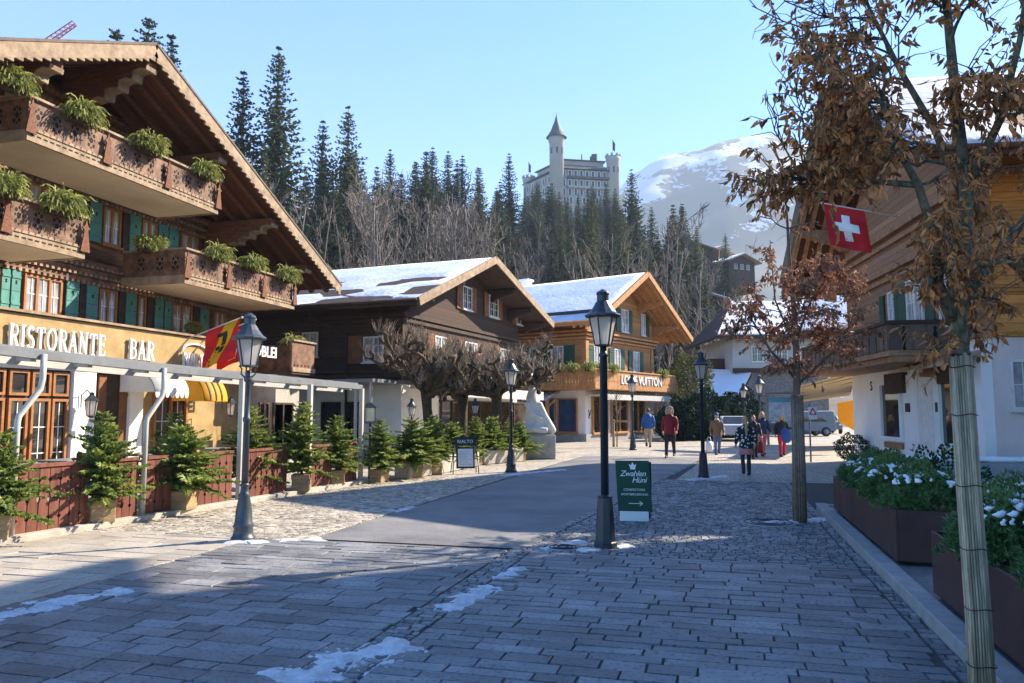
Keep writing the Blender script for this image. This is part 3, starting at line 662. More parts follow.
# scalloped white awning and the yellow one beyond the entrance
def awning(name, ya, yb, ztop, zbot, X0, X1, matn, label, cat, valance=True, stripe=None):
    o = thing(name, label, cat, (X0, (ya+yb)/2, ztop))
    mb = MB(); n = 10; pr = []
    for i in range(n+1):
        t = i/n; pr.append((X0 + (X1-X0)*math.sin(t*math.pi/2)*1.0, ztop - (ztop-zbot)*(1-math.cos(t*math.pi/2))))
    mb.add([(x,ya,z) for x,z in pr]+[(x,yb,z) for x,z in pr]+[(x-.015,ya,z-.02) for x,z in pr]+[(x-.015,yb,z-.02) for x,z in pr],
           [(i,i+1,n+2+i,n+1+i) for i in range(n)]+[(2*(n+1)+i,3*(n+1)+i,3*(n+1)+i+1,2*(n+1)+i+1) for i in range(n)]+[(i,2*(n+1)+i,2*(n+1)+i+1,i+1) for i in range(n)]+[(n+1+i,n+2+i,3*(n+1)+i+1,3*(n+1)+i) for i in range(n)], True)
    for ye in (ya, yb):                      # side cheeks
        c = (X0, ye, zbot); mb.add([c]+[(x,ye,z) for x,z in pr], [(0,i+1,i+2) for i in range(n)])
    mb.build('awning_cloth', m_[matn], o, fix=False)
    if stripe:
        for k in range(1, stripe):
            mb = MB(); y = ya + (yb-ya)*k/stripe
            for (x,z),(x2,z2) in zip(pr, pr[1:]): mb.bar((x+.012,y,z+.012),(x2+.012,y,z2+.012),.05,.012)
            mb.build('awning_stripe', m_['awning_dark'], o)
    if valance:
        mb = MB(); k = int((yb-ya)/.16)
        for i in range(k):
            y = ya + (yb-ya)*(i+.5)/k
            mb.prism([(y-.08,zbot),(y+.08,zbot),(y+.07,zbot-.09),(y+.03,zbot-.14),(y-.03,zbot-.14),(y-.07,zbot-.09)], 'x', X1-.004, X1+.006)
        for zc in (0,):
            for i in range(n):
                pass
        mb.build('valance', m_[matn], o)
    return o
awning('dome_awning', fy(152,-13.6,2.4), fy(186,-13.6,2.4), 2.85, 2.2, GX+.2, -13.5, 'white_cloth', 'off white scalloped awning over the RIALTO restaurant window', 'awning')
awning('dome_awning', fy(199,-13.6,2.4), fy(222,-13.6,2.4), 2.9, 2.0, GX+.3, -13.4, 'awning_yellow', 'bright yellow awning with dark stripes above the restaurant entrance', 'awning', False, 4)
# flag poles with two cantonal flags
def flag(label, base, tip, hoist, drop, matf, marks):
    base, tip = Vector(base), Vector(tip); o = thing('flag', label, 'flag', base)
    mb = MB(); mb.tube([base, tip], [.022,.018], 8); mb.ball(tip, .04); mb.build('pole', m_['metal_pale'], o)
    d = (tip-base).normalized(); s = tip - d*(hoist+.03); n1, n2 = 8, 10; side = d.cross(_z).normalized()
    def pt(a, b, off=0):
        p = s + d*(hoist*a); wv = .05*math.sin(a*8+b*4)*b + .03*math.sin(b*9)
        return p - _z*(drop*b) + Vector((d.x,d.y,0)).normalized()*(-.12*b*drop) + side*(wv*2.0 + off)
    def sheet(f, mat, name, par, off):
        mb = MB(); vs = [pt(*f(i/n1, j/n2), off) for i in range(n1+1) for j in range(n2+1)]
        vs += [pt(*f(i/n1, j/n2), off+.004) for i in range(n1+1) for j in range(n2+1)]; K = (n1+1)*(n2+1)
        fs = [(i*(n2+1)+j, i*(n2+1)+j+1, (i+1)*(n2+1)+j+1, (i+1)*(n2+1)+j) for i in range(n1) for j in range(n2)]
        mb.add(vs, fs + [tuple(K+q for q in reversed(f_)) for f_ in fs], True); return mb.build(name, m_[mat], par, fix=False)
    c = sheet(lambda a,b: (a,b), matf, 'cloth', o, 0)
    for k, (f, mt) in enumerate(marks):
        sheet(f, mt, 'emblem', c, .008+.004*k); sheet(f, mt, 'emblem', c, -.008-.004*k)
    return o
# Bern style flag: red, yellow diagonal band with a dark bear; the one behind red with white
band = lambda a,b: (min(1,max(0, .30 + .42*a - .0 + .28*(1-b) - .0)), b)
def bern(p0, p1, lab, alt=False):
    if not alt:
        marks = [(lambda a,b: ((.36 + .40*a)*(1-b) + (.06 + .44*a)*b + .20*(1-b), b), 'yellow'),
                 (lambda a,b: (.42 + .16*a + .10*(1-b), .30 + .42*b), 'ink'), (lambda a,b: (.30 + .13*a, .52 + .10*b), 'ink'), (lambda a,b: (.36 + .30*a, .22 + .09*b), 'ink')]
    else: marks = [(lambda a,b: (.38 + .24*a, .12 + .76*b), 'white')]
    return flag(lab, p0, p1, 1.0, 1.12, 'red', marks)
yb_ = fy(186,FX+.2,4.)
bern((GX+.2, 18.55, 3.78), (-13.1, 18.95, 4.38), 'red and yellow cantonal flag with dark bear hanging beside the RIALTO sign')
bern((GX+.2, 19.2, 3.78), (-13.1, 19.6, 4.40), 'red flag with white field hanging behind the left lantern', True)

# ------------------------------------------------------------------ terrace canopy, fence, furniture
can = thing('terrace_canopy', 'long grey and cream metal terrace canopy with downpipes in front of the restaurant', 'canopy', fpt(150))
up = _z
def gz(px): return 2.50 - .19*px/352
def gp(px, dz=0): 
    p = fpt(px) - fn*.05; return Vector((p.x, p.y, gz(px)+dz))
pp = [-120, 0, 60, 150, 239, 306, 360]
mb = MB()
for a, b in zip(pp, pp[1:]): mb.bar(gp(a,.0), gp(b,.0), .16, .11); mb.bar(gp(a,.075)-fn*.12, gp(b,.075)-fn*.12, .14, .05)
mb.build('gutter', m_['metal_grey'], can)
mb = MB()
for a, b in zip(pp, pp[1:]): mb.bar(gp(a,-.05)-fn*.5, gp(b,-.05)-fn*.5, .06, .13)
for px in (-60, 37, 95, 153, 197, 238, 272, 307, 334, 358):
    p = gp(px, -.02)-fn*.2; L_ = 0
    mb.bar(p, (GX+.30 if px < 215 else -13.2, p.y+.0, p.z+.30), .09, .11)
mb.build('canopy_beam', m_['metal_pale'], can)
for px in (7, 139, 236, 305.5, 358):
    b = fpt(px) + fn*.06; b.z = 0.02; mb = MB(); top = gz(px)
    s = fd*(.25)
    if px in (7, 139):
        q = [b+_z*.0, b+_z*(top*.62), b+_z*(top*.62+.08)+s*.08, b+_z*(top*.80)+s*1.25, b+_z*(top*.86)+s*1.35, b+_z*(top-.02)+s*1.35]
        mb.tube(q, .04, 10); mb.build('downpipe', m_['metal_pale'], can)
    else:
        mb.bar(b, b+_z*(top-.06), .09, .09, (0,1,0)); mb.build('canopy_post', m_['metal_pale'], can)
# fence panels
pan = [(-26,-10),(13,87,'panel nearest the camera, left of the first potted fir'),(112,136,'narrow panel between the first potted fir and a downpipe'),(144,170,'narrow panel right of the bent downpipe'),(189,231,'wide panel left of the ornate lantern post'),
       (243,286,'wide panel right of the ornate lantern post'),(310,331,'small panel shadowed by the fir with a bare tip'),(341,356,'smallest panel at the far end of the terrace')]
for q in pan:
    a, b = q[0], q[1]; P0, P1 = fpt(a), fpt(b); L_ = (P1-P0).length
    lab = 'red brown slatted terrace fence, ' + (q[2] if len(q) > 2 else 'panel cut by the left picture edge')
    o = thing('fence_panel', lab, 'fence panel', (P0.x,P0.y,.08), 0, 'terrace fence panels'); T = frame(P0 + _z*.08, fd, _z)
    mb = MB(T); n = max(3, round(L_/.17)); wd = L_/n; hh = .86
    for i in range(n):
        x0, x1 = i*wd+.006, (i+1)*wd-.006; c = .030   # fretted edges: waisted in the middle
        pl = [(x0,0),(x1,0),(x1,.14),(x1-c,.17),(x1-.004,.2),(x1-.004,hh*.42),(x1-c*.9,hh*.5),(x1-.004,hh*.58),(x1-.004,hh-.2),(x1-c,hh-.17),(x1,hh-.14),(x1,hh),(x0,hh),(x0,hh-.14),(x0+c,hh-.17),(x0+.004,hh-.2),(x0+.004,hh*.58),(x0+c*.9,hh*.5),(x0+.004,hh*.42),(x0+.004,.2),(x0+c,.17),(x0,.14)]
        mb.prism(pl, 'z', -.02, .012)
    mb.build('slats', m_['fence_red'], o)
    mb = MB(T); mb.box(0,L_,hh+.002,hh+.05,-.06,.035); mb.box(0,L_,.12,.2,-.06,-.022); mb.box(0,L_,hh-.2,hh-.12,-.06,-.022)
    mb.box(.0,.07,0,hh,-.10,-.062); mb.box(L_-.07,L_,0,hh,-.10,-.062)
    mb.build('rail', m_['fence_red'], o)
# bistro tables and chairs on the terrace
def table(loc, lab):
    o = thing('bistro_table', lab, 'table', loc, 0, 'bistro tables on the terrace')
    mb = MB(Matrix.Translation(loc)); mb.box(-.4,.4,-.4,.4,.72,.75); mb.build('table_top', m_['metal_grey'], o, bevel=.01)
    mb = MB(Matrix.Translation(loc)); mb.tube([(0,0,.02),(0,0,.72)], .035, 8); mb.lathe([(.25,0),(.25,.02),(.04,.05)], 12); mb.build('table_base', m_['charcoal'], o)
def chair(loc, rz, lab):
    o = thing('terrace_chair', lab, 'chair', loc, rz, 'chairs on the terrace'); T = WM[o.name]
    mb = MB(T); mb.box(-.22,.22,-.22,.22,.43,.47); mb.build('seat', m_['charcoal'], o, bevel=.01)
    mb = MB(T); mb.box(-.22,.22,.20,.235,.50,.92); mb.build('backrest', m_['wood_dark_plain'], o, bevel=.01)
    for a in (-.2,.2):
        for b in (-.2,.2):
            mb = MB(T); mb.tube([(a,b,0),(a,b,.43 if b < 0 else .9)], .016, 6); mb.build('leg', m_['charcoal'], o)
for k, (px, D) in enumerate(((26,14.2),(66,15.6),(150,17.5),(215,20.5))):
    p = GD(px, D); nm = ('left of the first potted fir','nearest the white pilaster','behind the bent downpipe','under the yellow awning')[k]
    table(p, 'small grey bistro table behind the terrace fence, ' + nm)
    for a, s in ((R(70),'street side'),(R(250),'wall side')):
        v = Vector((math.cos(a), math.sin(a), 0))*.75
        chair(p+v, a-R(90), 'dark terrace chair on the %s of the table %s' % (s, nm))
# wall lanterns beside the doors
def wall_lantern(loc, lab):
    o = thing('wall_lantern', lab, 'lantern', loc); T = Matrix.Translation(loc)
    mb = MB(T); mb.lathe([(.10,-.28),(.14,.06)], 6, smooth=False); mb.build('glass', m_['lantern'], o)
    mb = MB(T); mb.lathe([(.18,.06),(.10,.14),(.05,.2),(.06,.24),(.01,.27)], 6, smooth=False); mb.tube([(-.02,0,.2),(-.14,0,.32),(-.3,0,.2),(-.3,0,-.1)], .014, 6); mb.lathe([(.04,-.34),(.11,-.28)], 6)
    for k in range(6):
        a = k*math.pi/3; mb.bar((.10*math.cos(a),.10*math.sin(a),-.28),(.14*math.cos(a),.14*math.sin(a),.06),.018,.018)
    mb.build('lantern_frame', m_['lamp_metal'], o)
wall_lantern((GX+.5, fy(91.5,GX+.5,1.9), 1.9), 'small iron wall lantern on the white pilaster by the restaurant doors')
wall_lantern((GX+.9, fy(231,GX+.9,1.9), 1.9), 'small iron lantern at the yellow awning entrance')

# ------------------------------------------------------------------ low shop wing between the hotel and the dark chalet
XS = -13.6
sh = thing('shop_annexe', 'low shop wing with a carved timber sign balcony and whitewashed front behind the terrace', 'shop', (XS, 25, 0))
ya, yc = 21.65, fy(299,XS,3)
mb = MB(); mb.box(-22, XS, ya, yc, 0, 2.9); mb.build('wall', m_['plaster'], sh)
mb = MB(); mb.box(-22, XS+.02, ya-.1, ya+1.3, 0, 2.88); mb.build('stone_pier', m_['stone_pale'], sh)
mb = MB(); mb.box(-22, XS+.5, ya, yc+.1, 2.905, 3.0); mb.build('flat_roof', m_['wood_dark_plain'], sh)
pm = MB(); pm.box(XS+.42, XS+.5, ya, yc+.1, 3.0, 3.95); pm.box(-18, XS+.42, yc+.02, yc+.1, 3.0, 3.95)
mb = MB(); mb.box(XS+.36, XS+.56, ya, yc+.14, 3.952, 4.01); mb.box(XS+.5, XS+.54, ya, yc+.12, 2.98, 3.12); mb.build('parapet_rail', m_['verge'], sh)
mb = MB(); n = int((yc-ya)/.22)
for i in range(n): mb.box(XS+.5, XS+.504, ya+.1+i*.22, ya+.2+i*.22, 3.16, 3.22)
pm.merge(mb, 1); pm.build('parapet', [m_['wood_carved'], m_['black']], sh)
for a, b in ((258,268),(272,292)):
    y0, y1 = fy(a,XS,1.8), fy(b,XS,1.8); window(sh, (XS+.002,y0,.5), YD, y1-y0, 1.5, 2, 'wood_dark_plain', 'pane_dark', .06, 0, True)
T = frame((XS+.505, fy(246,XS+.5,3.4), 3.34), YD, _z); text('MÖBLEI', .46, LM, sh, T, .02, name='sign_lettering', bold=.006)
# ------------------------------------------------------------------ the other chalets
def Tz(org, rz): return Matrix.Translation(Vector(org)) @ Matrix.Rotation(rz, 4, 'Z')
def bldg(name, label, cat, org, rz): return thing(name, label, cat, org, rz), Tz(org, rz)
def gable(par, T, x0, x1, y0, yp, y1, z0, ze0, zp, ze1, wall, base=None, zb=0, basem='plaster'):
    """house body: gable faces +x at x1, profile in yz"""
    mb = MB(T); mb.prism([(y0,zb),(y1,zb),(y1,ze1),(yp,zp),(y0,ze0)], 'x', x0, x1); mb.build('upper_wall', m_[wall], par)
    if base: mb = MB(T); mb.box(x0, x1-.04, y0+.04, y1-.04, 0, zb-.004); mb.build('ground_floor_wall', m_[basem], par)
def roof2(par, T, x0, x1, ys, zs, t=.22, mats=('wood_dark_plain','snow_old','verge'), snow=True, rough=.0, rafters=True):
    """roof over x0..x1; ys,zs = eave, ridge, eave"""
    mb = MB(T)
    for a in (0, 2): mb.slab([(x0,ys[1],zs[1]),(x1,ys[1],zs[1]),(x1,ys[a],zs[a]),(x0,ys[a],zs[a])], t)
    rf = mb.build('roof', m_[mats[0]], par)
    if snow:
        for a in (0, 2):
            mb = MB(T); n, k = 26, 16; vs = []
            for i in range(n+1):
                for j in range(k+1):
                    u, v = i/n, j/k; x = x0+.12 + (x1-x0-.30)*u; y = ys[1] + (ys[a]-ys[1])*v*.985; z = zs[1] + (zs[a]-zs[1])*v*.985
                    e = min(1, min(v, 1-v)*9+.35)*min(1, min(u, 1-u)*14+.3)
                    h = (.055 + .05*noise.noise(Vector((x*.5, y*.6, zs[1]))) + .03*noise.noise(Vector((x*2, y*2, 3))))*e
                    if rough and v > .25: h -= rough*max(0, noise.noise(Vector((x*.25+5, y*.8, 1))) )*e
                    vs.append((x, y, z + .012 + h))
            b0 = len(vs); vs += [(x, y, z-.0) for x, y, z in [(x0+.12+(x1-x0-.30)*(i/n), ys[1]+(ys[a]-ys[1])*(j/k)*.985, zs[1]+(zs[a]-zs[1])*(j/k)*.985+.006) for i in range(n+1) for j in range(k+1)]]
            fs = [(i*(k+1)+j, i*(k+1)+j+1, (i+1)*(k+1)+j+1, (i+1)*(k+1)+j) for i in range(n) for j in range(k)]
            rim = [(i, 0) for i in range(n)] + [(n, j) for j in range(k)] + [(i, k) for i in range(n, 0, -1)] + [(0, j) for j in range(k, 0, -1)]
            ids = [i*(k+1)+j for i, j in rim]; q = len(ids)
            fs2 = [(ids[i], ids[(i+1)%q], b0+ids[(i+1)%q], b0+ids[i]) for i in range(q)]
            mb.add(vs, fs, True); mb.f += fs2; mb.mi += [0]*len(fs2); mb.build('snow_cover', m_[mats[1]], rf)
    for a in (0, 2):
        mb = MB(T); mb.bar((x1+.03,ys[1],zs[1]-.10), (x1+.03,ys[a],zs[a]-.10), .06, .32); mb.build('verge_board', m_[mats[2]], rf)
        mb = MB(T); yy = ys[a] + (.05 if ys[a] > ys[1] else -.05); mb.bar((x0,yy,zs[a]-.10), (x1,yy,zs[a]-.10), .05, .26)
        mb.tube([(x0,yy+(.08 if ys[a]>ys[1] else -.08),zs[a]-.02),(x1,yy+(.08 if ys[a]>ys[1] else -.08),zs[a]-.06)], .065, 8); mb.build('eaves_gutter', m_[mats[0]], rf)
    return rf
def purlins(par, T, x1, xo, ys, zs, fr, hgt=.6, mat='wood_dark_plain', wd=.26):
    for f in fr:
        a = 0 if f < 0 else 2; y = ys[1] + (ys[a]-ys[1])*abs(f); z = zs[1] + (zs[a]-zs[1])*abs(f) - .24
        mb = MB(T); L_ = xo - x1 - .15
        mb.prism([(x1+p, z+q) for p, q in bracket_poly(L_, hgt, 0)], 'y', y-wd/2, y+wd/2); mb.build('purlin_bracket', m_[mat], par, bevel=.015)

# dark chalet behind the pollarded trees
c2o = GD(401, 29.2); A2 = -R(6.8)
dc, T2 = bldg('dark_chalet', 'dark weathered timber chalet with a snowy roof and small white windows behind the pollarded trees', 'chalet', (c2o.x, c2o.y, 0), A2)
# local: +x towards the street, y up the street; origin at the near street corner of the wall
W2 = 12.0; yp2 = 5.5; zs2 = (5.75, 8.55, 6.45); ys2 = (-1.5, yp2, 13.4)
gable(dc, T2, -17, 0, 0, yp2, W2, 0, 6.15, 8.3, 6.75, 'wood_dark', True, 2.9)
roof2(dc, T2, -19.5, 1.5, ys2, zs2, .2, ('wood_dark_plain','snow_old','verge'), True, .7)
purlins(dc, T2, 0, 1.45, ys2, zs2, (-.78,-.4,.0,.36,.66,.9), .55)
XD2 = (T2.to_3x3() @ Vector((0,1,0))); XS2 = (T2.to_3x3() @ Vector((1,0,0)))
def w2(x, y, z): return T2 @ Vector((x, y, z))
for px, wpx in ((466.5,9),(493,9),(520,8)):
    P0 = w2(.03, 0, 6.3); t = onl(P0, XD2, px-wpx/2); t1 = onl(P0, XD2, px+wpx/2)
    window(dc, P0 + XD2*t, XD2, t1-t, 1.05, 2, 'win_white', 'pane_dark', .06, 2)
    for q, s in ((t-.55, 0), (t1+.05, 1)): shutter(dc, w2(.03,0,6.25) + XD2*q, XD2, .5, 1.15, 'shutter_brown', False)
for px, wpx in ((440,12),(470,12),(505,11),(530,9)):   # windows of the middle floor behind the branches
    P0 = w2(.03, 0, 3.75); t = onl(P0, XD2, px-wpx/2); t1 = onl(P0, XD2, px+wpx/2)
    window(dc, P0 + XD2*t, XD2, t1-t, 1.1, 2, 'win_white', 'pane', .06, 2)
    for q in (t-.6, t1+.05): shutter(dc, w2(.03,0,3.7) + XD2*q, XD2, .55, 1.2, 'shutter_brown', False)
for pa, pb_, z in ((363.5,384,3.62),(302,318,3.9)):  # side wall windows towards the camera
    P0 = w2(0, -.002, z); t = onl(P0, XS2, pa); t1 = onl(P0, XS2, pb_)
    window(dc, P0 + XS2*t, XS2, t1-t, 1.0, 2, 'win_white', 'pane', .06, 2)
    shutter(dc, w2(0,-.002,z-.03) + XS2*(t-.72), XS2, .66, 1.08, 'shutter_brown', False)
    if pa > 350: shutter(dc, w2(0,-.002,z-.03) + XS2*(t1+.06), XS2, .66, 1.08, 'shutter_brown', False)
mb = MB(T2)
for z, p in ((5.35,.16),(5.15,.10),(3.2,.14),(3.02,.22)): mb.box(-17, p, -p, W2+p, z, z+.13)
mb.build('cornice', m_['wood_dark_plain'], dc)
mb = MB(T2)
P0 = w2(.02,0,0); t0, t1 = onl(P0, XD2, 500), onl(P0, XD2, 527)
for k, (pa, pb_) in enumerate(((440,462),(466,492),(500,526))):
    ta, tb = onl(P0, XD2, pa), onl(P0, XD2, pb_); window(dc, w2(.0,0,.5)+XD2*ta, XD2, tb-ta, 1.7, 2, 'wood_dark_plain', 'pane_shop', .08, 0)
for pa, pb_ in ((321,340),(345,362)):
    P0 = w2(0,-.0,.6); ta, tb = onl(P0, XS2, pa), onl(P0, XS2, pb_); window(dc, P0+XS2*ta, XS2, tb-ta, 1.5, 1, 'wood_dark_plain', 'pane_dark', .06, 0)
mb = MB(T2); mb.box(.0, 1.5, 0.6, W2-.2, 2.60, 2.72); mb.box(1.42, 1.5, .6, W2-.2, 2.30, 2.59); mb.build('shop_canopy', m_['white_cloth'], dc)
mb = MB(T2); mb.box(-12,.6,-3.0,-.1,2.72,2.84); mb.build('porch_roof', m_['metal_grey'], dc)
for x in (-3.2,-.2,.4):
    mb = MB(T2); mb.box(x,x+.08,-2.9,-2.82,0,2.72); mb.build('porch_post', m_['metal_pale'], dc)
P0 = w2(1.52,0,2.9); ta = onl(P0, XD2, 498); T = frame(w2(1.30,0,2.80)+XD2*ta, XD2, _z)
mb = MB(T); mb.box(-1.6,1.6,0,.72,0,.06); mb.build('signboard', m_['plaster'], dc)
mb = MB(T2); mb.tube([(-3.2,-1.55,5.65),(-3.2,-1.5,5.3),(-2.4,-.2,4.7),(-2.4,-.12,.3)], .05, 8); mb.build('downpipe', m_['wood_dark_plain'], dc)
# two roof hatches / chimneys of the dark chalet are seen from the street: one flue
mb = MB(T2); mb.box(-6.2,-5.8,10,10.4,6.8,9.0); mb.box(-6.28,-5.72,9.92,10.48,9.0,9.12); mb.build('chimney', m_['metal_pale'], dc)

# honey coloured chalet with the fashion shop
c3o = GD(586, 44.5); A3 = -R(19.9)
lc, T3 = bldg('honey_chalet', 'honey coloured timber chalet with a wrap around balcony carrying the LOUIS VUITTON letters', 'chalet', (c3o.x, c3o.y, 0), A3)
def w3(x, y, z): return T3 @ Vector((x, y, z))
XD3 = T3.to_3x3() @ Vector((0,1,0)); XS3 = T3.to_3x3() @ Vector((1,0,0))
W3 = 9.2; yp3 = 4.6; ys3 = (-1.9, yp3, 11.6); zs3 = (6.75, 10.35, 6.75)
gable(lc, T3, -13, 0, 0, yp3, W3, 0, 7.5, 10.05, 7.5, 'wood_honey', True, 3.0)
roof2(lc, T3, -15, 1.9, ys3, zs3, .22, ('wood_honey_plain','snow_old','wood_honey_plain'), True, .12)
purlins(lc, T3, 0, 1.85, ys3, zs3, (-.72,-.36,.0,.36,.72), .62, 'wood_honey_plain', .3)
mb = MB(T3)
for x in (.35,.8,1.25,1.7):
    for a in (0,2): mb.bar((x,yp3,zs3[1]-.30),(x,ys3[a],zs3[a]-.30),.12,.14)
mb.build('rafter', m_['wood_honey_plain'], lc)
mb = MB(T3)                                 # snow guard
mb.box(-14.6,1.5,-1.0,-.96,7.30,7.50); mb.build('snow_guard', m_['charcoal'], lc)
mb = MB(T3)
for z, p in ((6.35,.35),(6.15,.24),(3.0,.12),(5.95,.14)): mb.box(-13, p, -p, W3+p, z, z+.12)
mb.build('cornice', m_['wood_honey_plain'], lc)
for x, y in ((.0,.02),(.0,W3-.3)):
    mb = MB(T3); mb.box(-.25,.07,y-.05,y+.28,3.02,5.9); mb.build('corner_post', m_['wood_honey_plain'], lc)
def wins3(z, h, spec, zsh=0):
    for a, b, L_, R_ in spec:
        P0 = w3(.03,0,z); t, t1 = onl(P0,XD3,a), onl(P0,XD3,b); window(lc, P0+XD3*t, XD3, t1-t, h, 2, 'win_white', 'pane', .06, 2)
        if L_: shutter(lc, w3(.03,0,z-.03)+XD3*(t-.62), XD3, .56, h+.06, 'shutter_green', False)
        if R_: shutter(lc, w3(.03,0,z-.03)+XD3*(t1+.06), XD3, .56, h+.06, 'shutter_green', False)
wins3(4.25, 1.35, ((593.5,599,1,1),(614,620,1,1),(633,639,1,1)))
wins3(6.75, 1.45, ((621,628,1,1),(641,645,0,1)))
for pa, pb_ in ((552,563.5),(530,539)):
    P0 = w3(0,-.002,4.25); t, t1 = onl(P0,XS3,pa), onl(P0,XS3,pb_); window(lc, P0+XS3*t, XS3, t1-t, 1.35, 2, 'win_white', 'pane', .06, 2)
    for q in (t-.78, t1+.06): shutter(lc, w3(0,-.002,4.22)+XS3*q, XS3, .72, 1.4, 'shutter_green', False)
# balcony
bx, by0, by1 = 1.35, -1.35, W3+.9
mb = MB(T3); mb.box(-11,bx,by0,-.01,2.95,3.12); mb.box(.01,bx,-.005,by1,2.95,3.12); bal = mb.build('balcony', m_['wood_honey_plain'], lc)
mb = MB(T3)
n = 60
for i in range(n):
    y = by0 + (by1-by0)*i/n; q = (by1-by0)/n
    mb.prism([(y+.006,3.0),(y+q-.006,3.0),(y+q-.006,3.35),(y+q-.035,3.45),(y+q-.006,3.55),(y+q-.006,4.05),(y+.006,4.05),(y+.006,3.55),(y+.035,3.45),(y+.006,3.35)], 'x', bx, bx+.04)
n = 62
for i in range(n):
    x = -11 + (bx+11)*i/n; q = (bx+11)/n
    mb.prism([(x+.006,3.0),(x+q-.006,3.0),(x+q-.006,3.35),(x+q-.035,3.45),(x+q-.006,3.55),(x+q-.006,4.05),(x+.006,4.05),(x+.006,3.55),(x+.035,3.45),(x+.006,3.35)], 'y', by0-.04, by0)
mb.build('balcony_railing', m_['wood_honey_plain'], bal)
mb = MB(T3); mb.box(bx-.06,bx+.10,by0-.1,by1+.05,4.055,4.13); mb.box(-11,bx-.06,by0-.1,by0+.06,4.055,4.13); mb.build('balcony_rail', m_['wood_honey_plain'], bal)
P0 = w3(bx+.06,0,3.35); ta, tb = onl(P0,XD3,621), onl(P0,XD3,661)
T = frame(P0+XD3*ta, XD3, _z); o = text('LOUIS VUITTON', .74, LM, lc, T, .03, name='sign_lettering', bold=.008)
xs = [v.co.y for v in o.data.vertices]; k = (tb-ta)/(max(xs)-min(xs)); y0_ = min(xs)
for v in o.data.vertices: v.co.y = y0_ + (v.co.y-y0_)*k
# shop front: white piers, large windows, glass canopy
for pa, pb_ in ((589,606),(650,656),(608,612)):
    pass
mb = MB(T3)
P0 = w3(.0,0,.5)
for pa, pb_, nm in ((592,607,0),(611,627,1),(631,644,0)):
    ta, tb = onl(P0,XD3,pa), onl(P0,XD3,pb_); window(lc, w3(.0,0,.45)+XD3*ta, XD3, tb-ta, 2.2, 2, 'wood_honey_plain', 'pane_shop', .12, 0, True, 'shop_window')
ta, tb = onl(P0,XD3,646.5), onl(P0,XD3,656)
P0 = w3(0,0,.45)
for pa, pb_ in ((526,556),(558,578)):
    Q0 = w3(0,-.0,.5); ta, tb = onl(Q0,XS3,pa), onl(Q0,XS3,pb_); window(lc, Q0+XS3*ta, XS3, tb-ta, 2.0, 2 if pa < 550 else 1, 'wood_honey_plain', 'pane_blue', .12, 0, True, 'shop_window')
Q0 = w3(0,-.03,.9); ta = onl(Q0,XS3,543); mb = MB(frame(Q0+XS3*ta+XS3*-.6, XS3, _z)); mb.box(0,.55,0,1.25,-.0,.02); mb.build('red_display', m_['red'], lc)
mb = MB(T3); mb.box(.15,1.15,-.3,W3+.2,2.62,2.70); mb.box(1.16,1.22,-.3,W3+.2,2.40,2.72); mb.build('shop_canopy', m_['white_cloth'], lc)
mb = MB(T3)
n = 26
for i in range(n):
    x = -10 + 8.6*i/n; mb.tube([(x,-.15,2.92),(x,-1.7,2.42)], .10, 6)
mb.build('tiled_porch_roof', M('snowy blue grey tiles', (.55,.60,.68), (.20,.24,.30), scale=6, bump=.4), lc)
for x in (-9.6,-5.4,-1.7):
    mb = MB(T3); mb.bar((x,-1.45,.1),(x,-1.45,2.45),.16,.16,(0,1,0)); mb.bar((x,-1.45,2.0),(x+.6,-1.45,2.42),.10,.10); mb.build('porch_post', m_['wood_honey_plain'], lc)
mb = MB(T3); mb.box(-13.05,.06,-.06,W3+.06,0,.42); mb.build('plinth', m_['stone'], lc)
P0 = w3(.0,0,1.8); ta = onl(P0,XD3,588.2); T = frame(w3(-.028,0,1.45)+XD3*.35, XD3, _z)
text('V', .55, m_['ink'], lc, T, .01, name='monogram', shear=0); text('L', .40, m_['ink'], lc, T @ Matrix.Translation((-.02,-.12,.003)), .012, name='monogram', shear=.25)
mb = MB(T3); mb.box(-9,-8.4,6.5,7.1,8.5,11.1); mb.box(-9.1,-8.3,6.4,7.2,11.1,11.25); mb.build('chimney', m_['plaster'], lc)

# chalet on the right with the Swiss flag; local x runs up its street front, y runs back from the street
rA = GD(986, 17.7); rB = GD(853, 27.4); rd = (rB-rA); RL = rd.length; rd.normalize(); rn = Vector((rd.y,-rd.x,0))     # rn points away from the street
if rn.x < 0: rn = -rn
RA = math.atan2(-rd.x, rd.y)
rc, TR0 = bldg('right_chalet', 'brown timber chalet with whitewashed ground floor, green shutters and a corner balcony on the right', 'chalet', (rA.x, rA.y, 0), RA)
# T in the frame of gable(): +x towards the street => use mirrored axes: local X = away from street, Y = up the street
def wr(x, y, z): return TR0 @ Vector((x, y, z))       # x>0 back from the street
ZB = 3.42; ypr = RL*.5; ysr = (-1.9, ypr, RL+2.2); zsr = (7.35, 11.75, 6.45)
mb = MB(TR0); mb.prism([(0,ZB),(RL,ZB),(RL,7.5),(ypr,11.4),(0,8.05)], 'x', 0, 15); mb.build('upper_wall', m_['wood_right'], rc)
mb = MB(TR0); mb.box(.06,15,.06,RL-.06,0,ZB-.004); mb.build('ground_floor_wall', m_['plaster'], rc)
mb = MB(TR0); mb.box(.3,15.02,.0,.055,0,ZB-.006); mb.build('side_wall', m_['plaster_pink'], rc)
mb = MB(TR0); mb.box(.35,15.03,-.06,-.002,ZB+.02,7.7); mb.build('side_boarding', m_['wood_orange'], rc)
mb = MB(TR0); mb.box(.3,15.05,-.16,-.062,4.55,4.72); mb.box(.3,15.05,-.13,-.062,4.46,4.54); mb.build('side_beam', m_['wood_orange'], rc)
mb = MB(TR0); mb.box(-.1,.36,-.12,.25,ZB,7.6); mb.build('corner_post', m_['wood_right_plain'], rc)
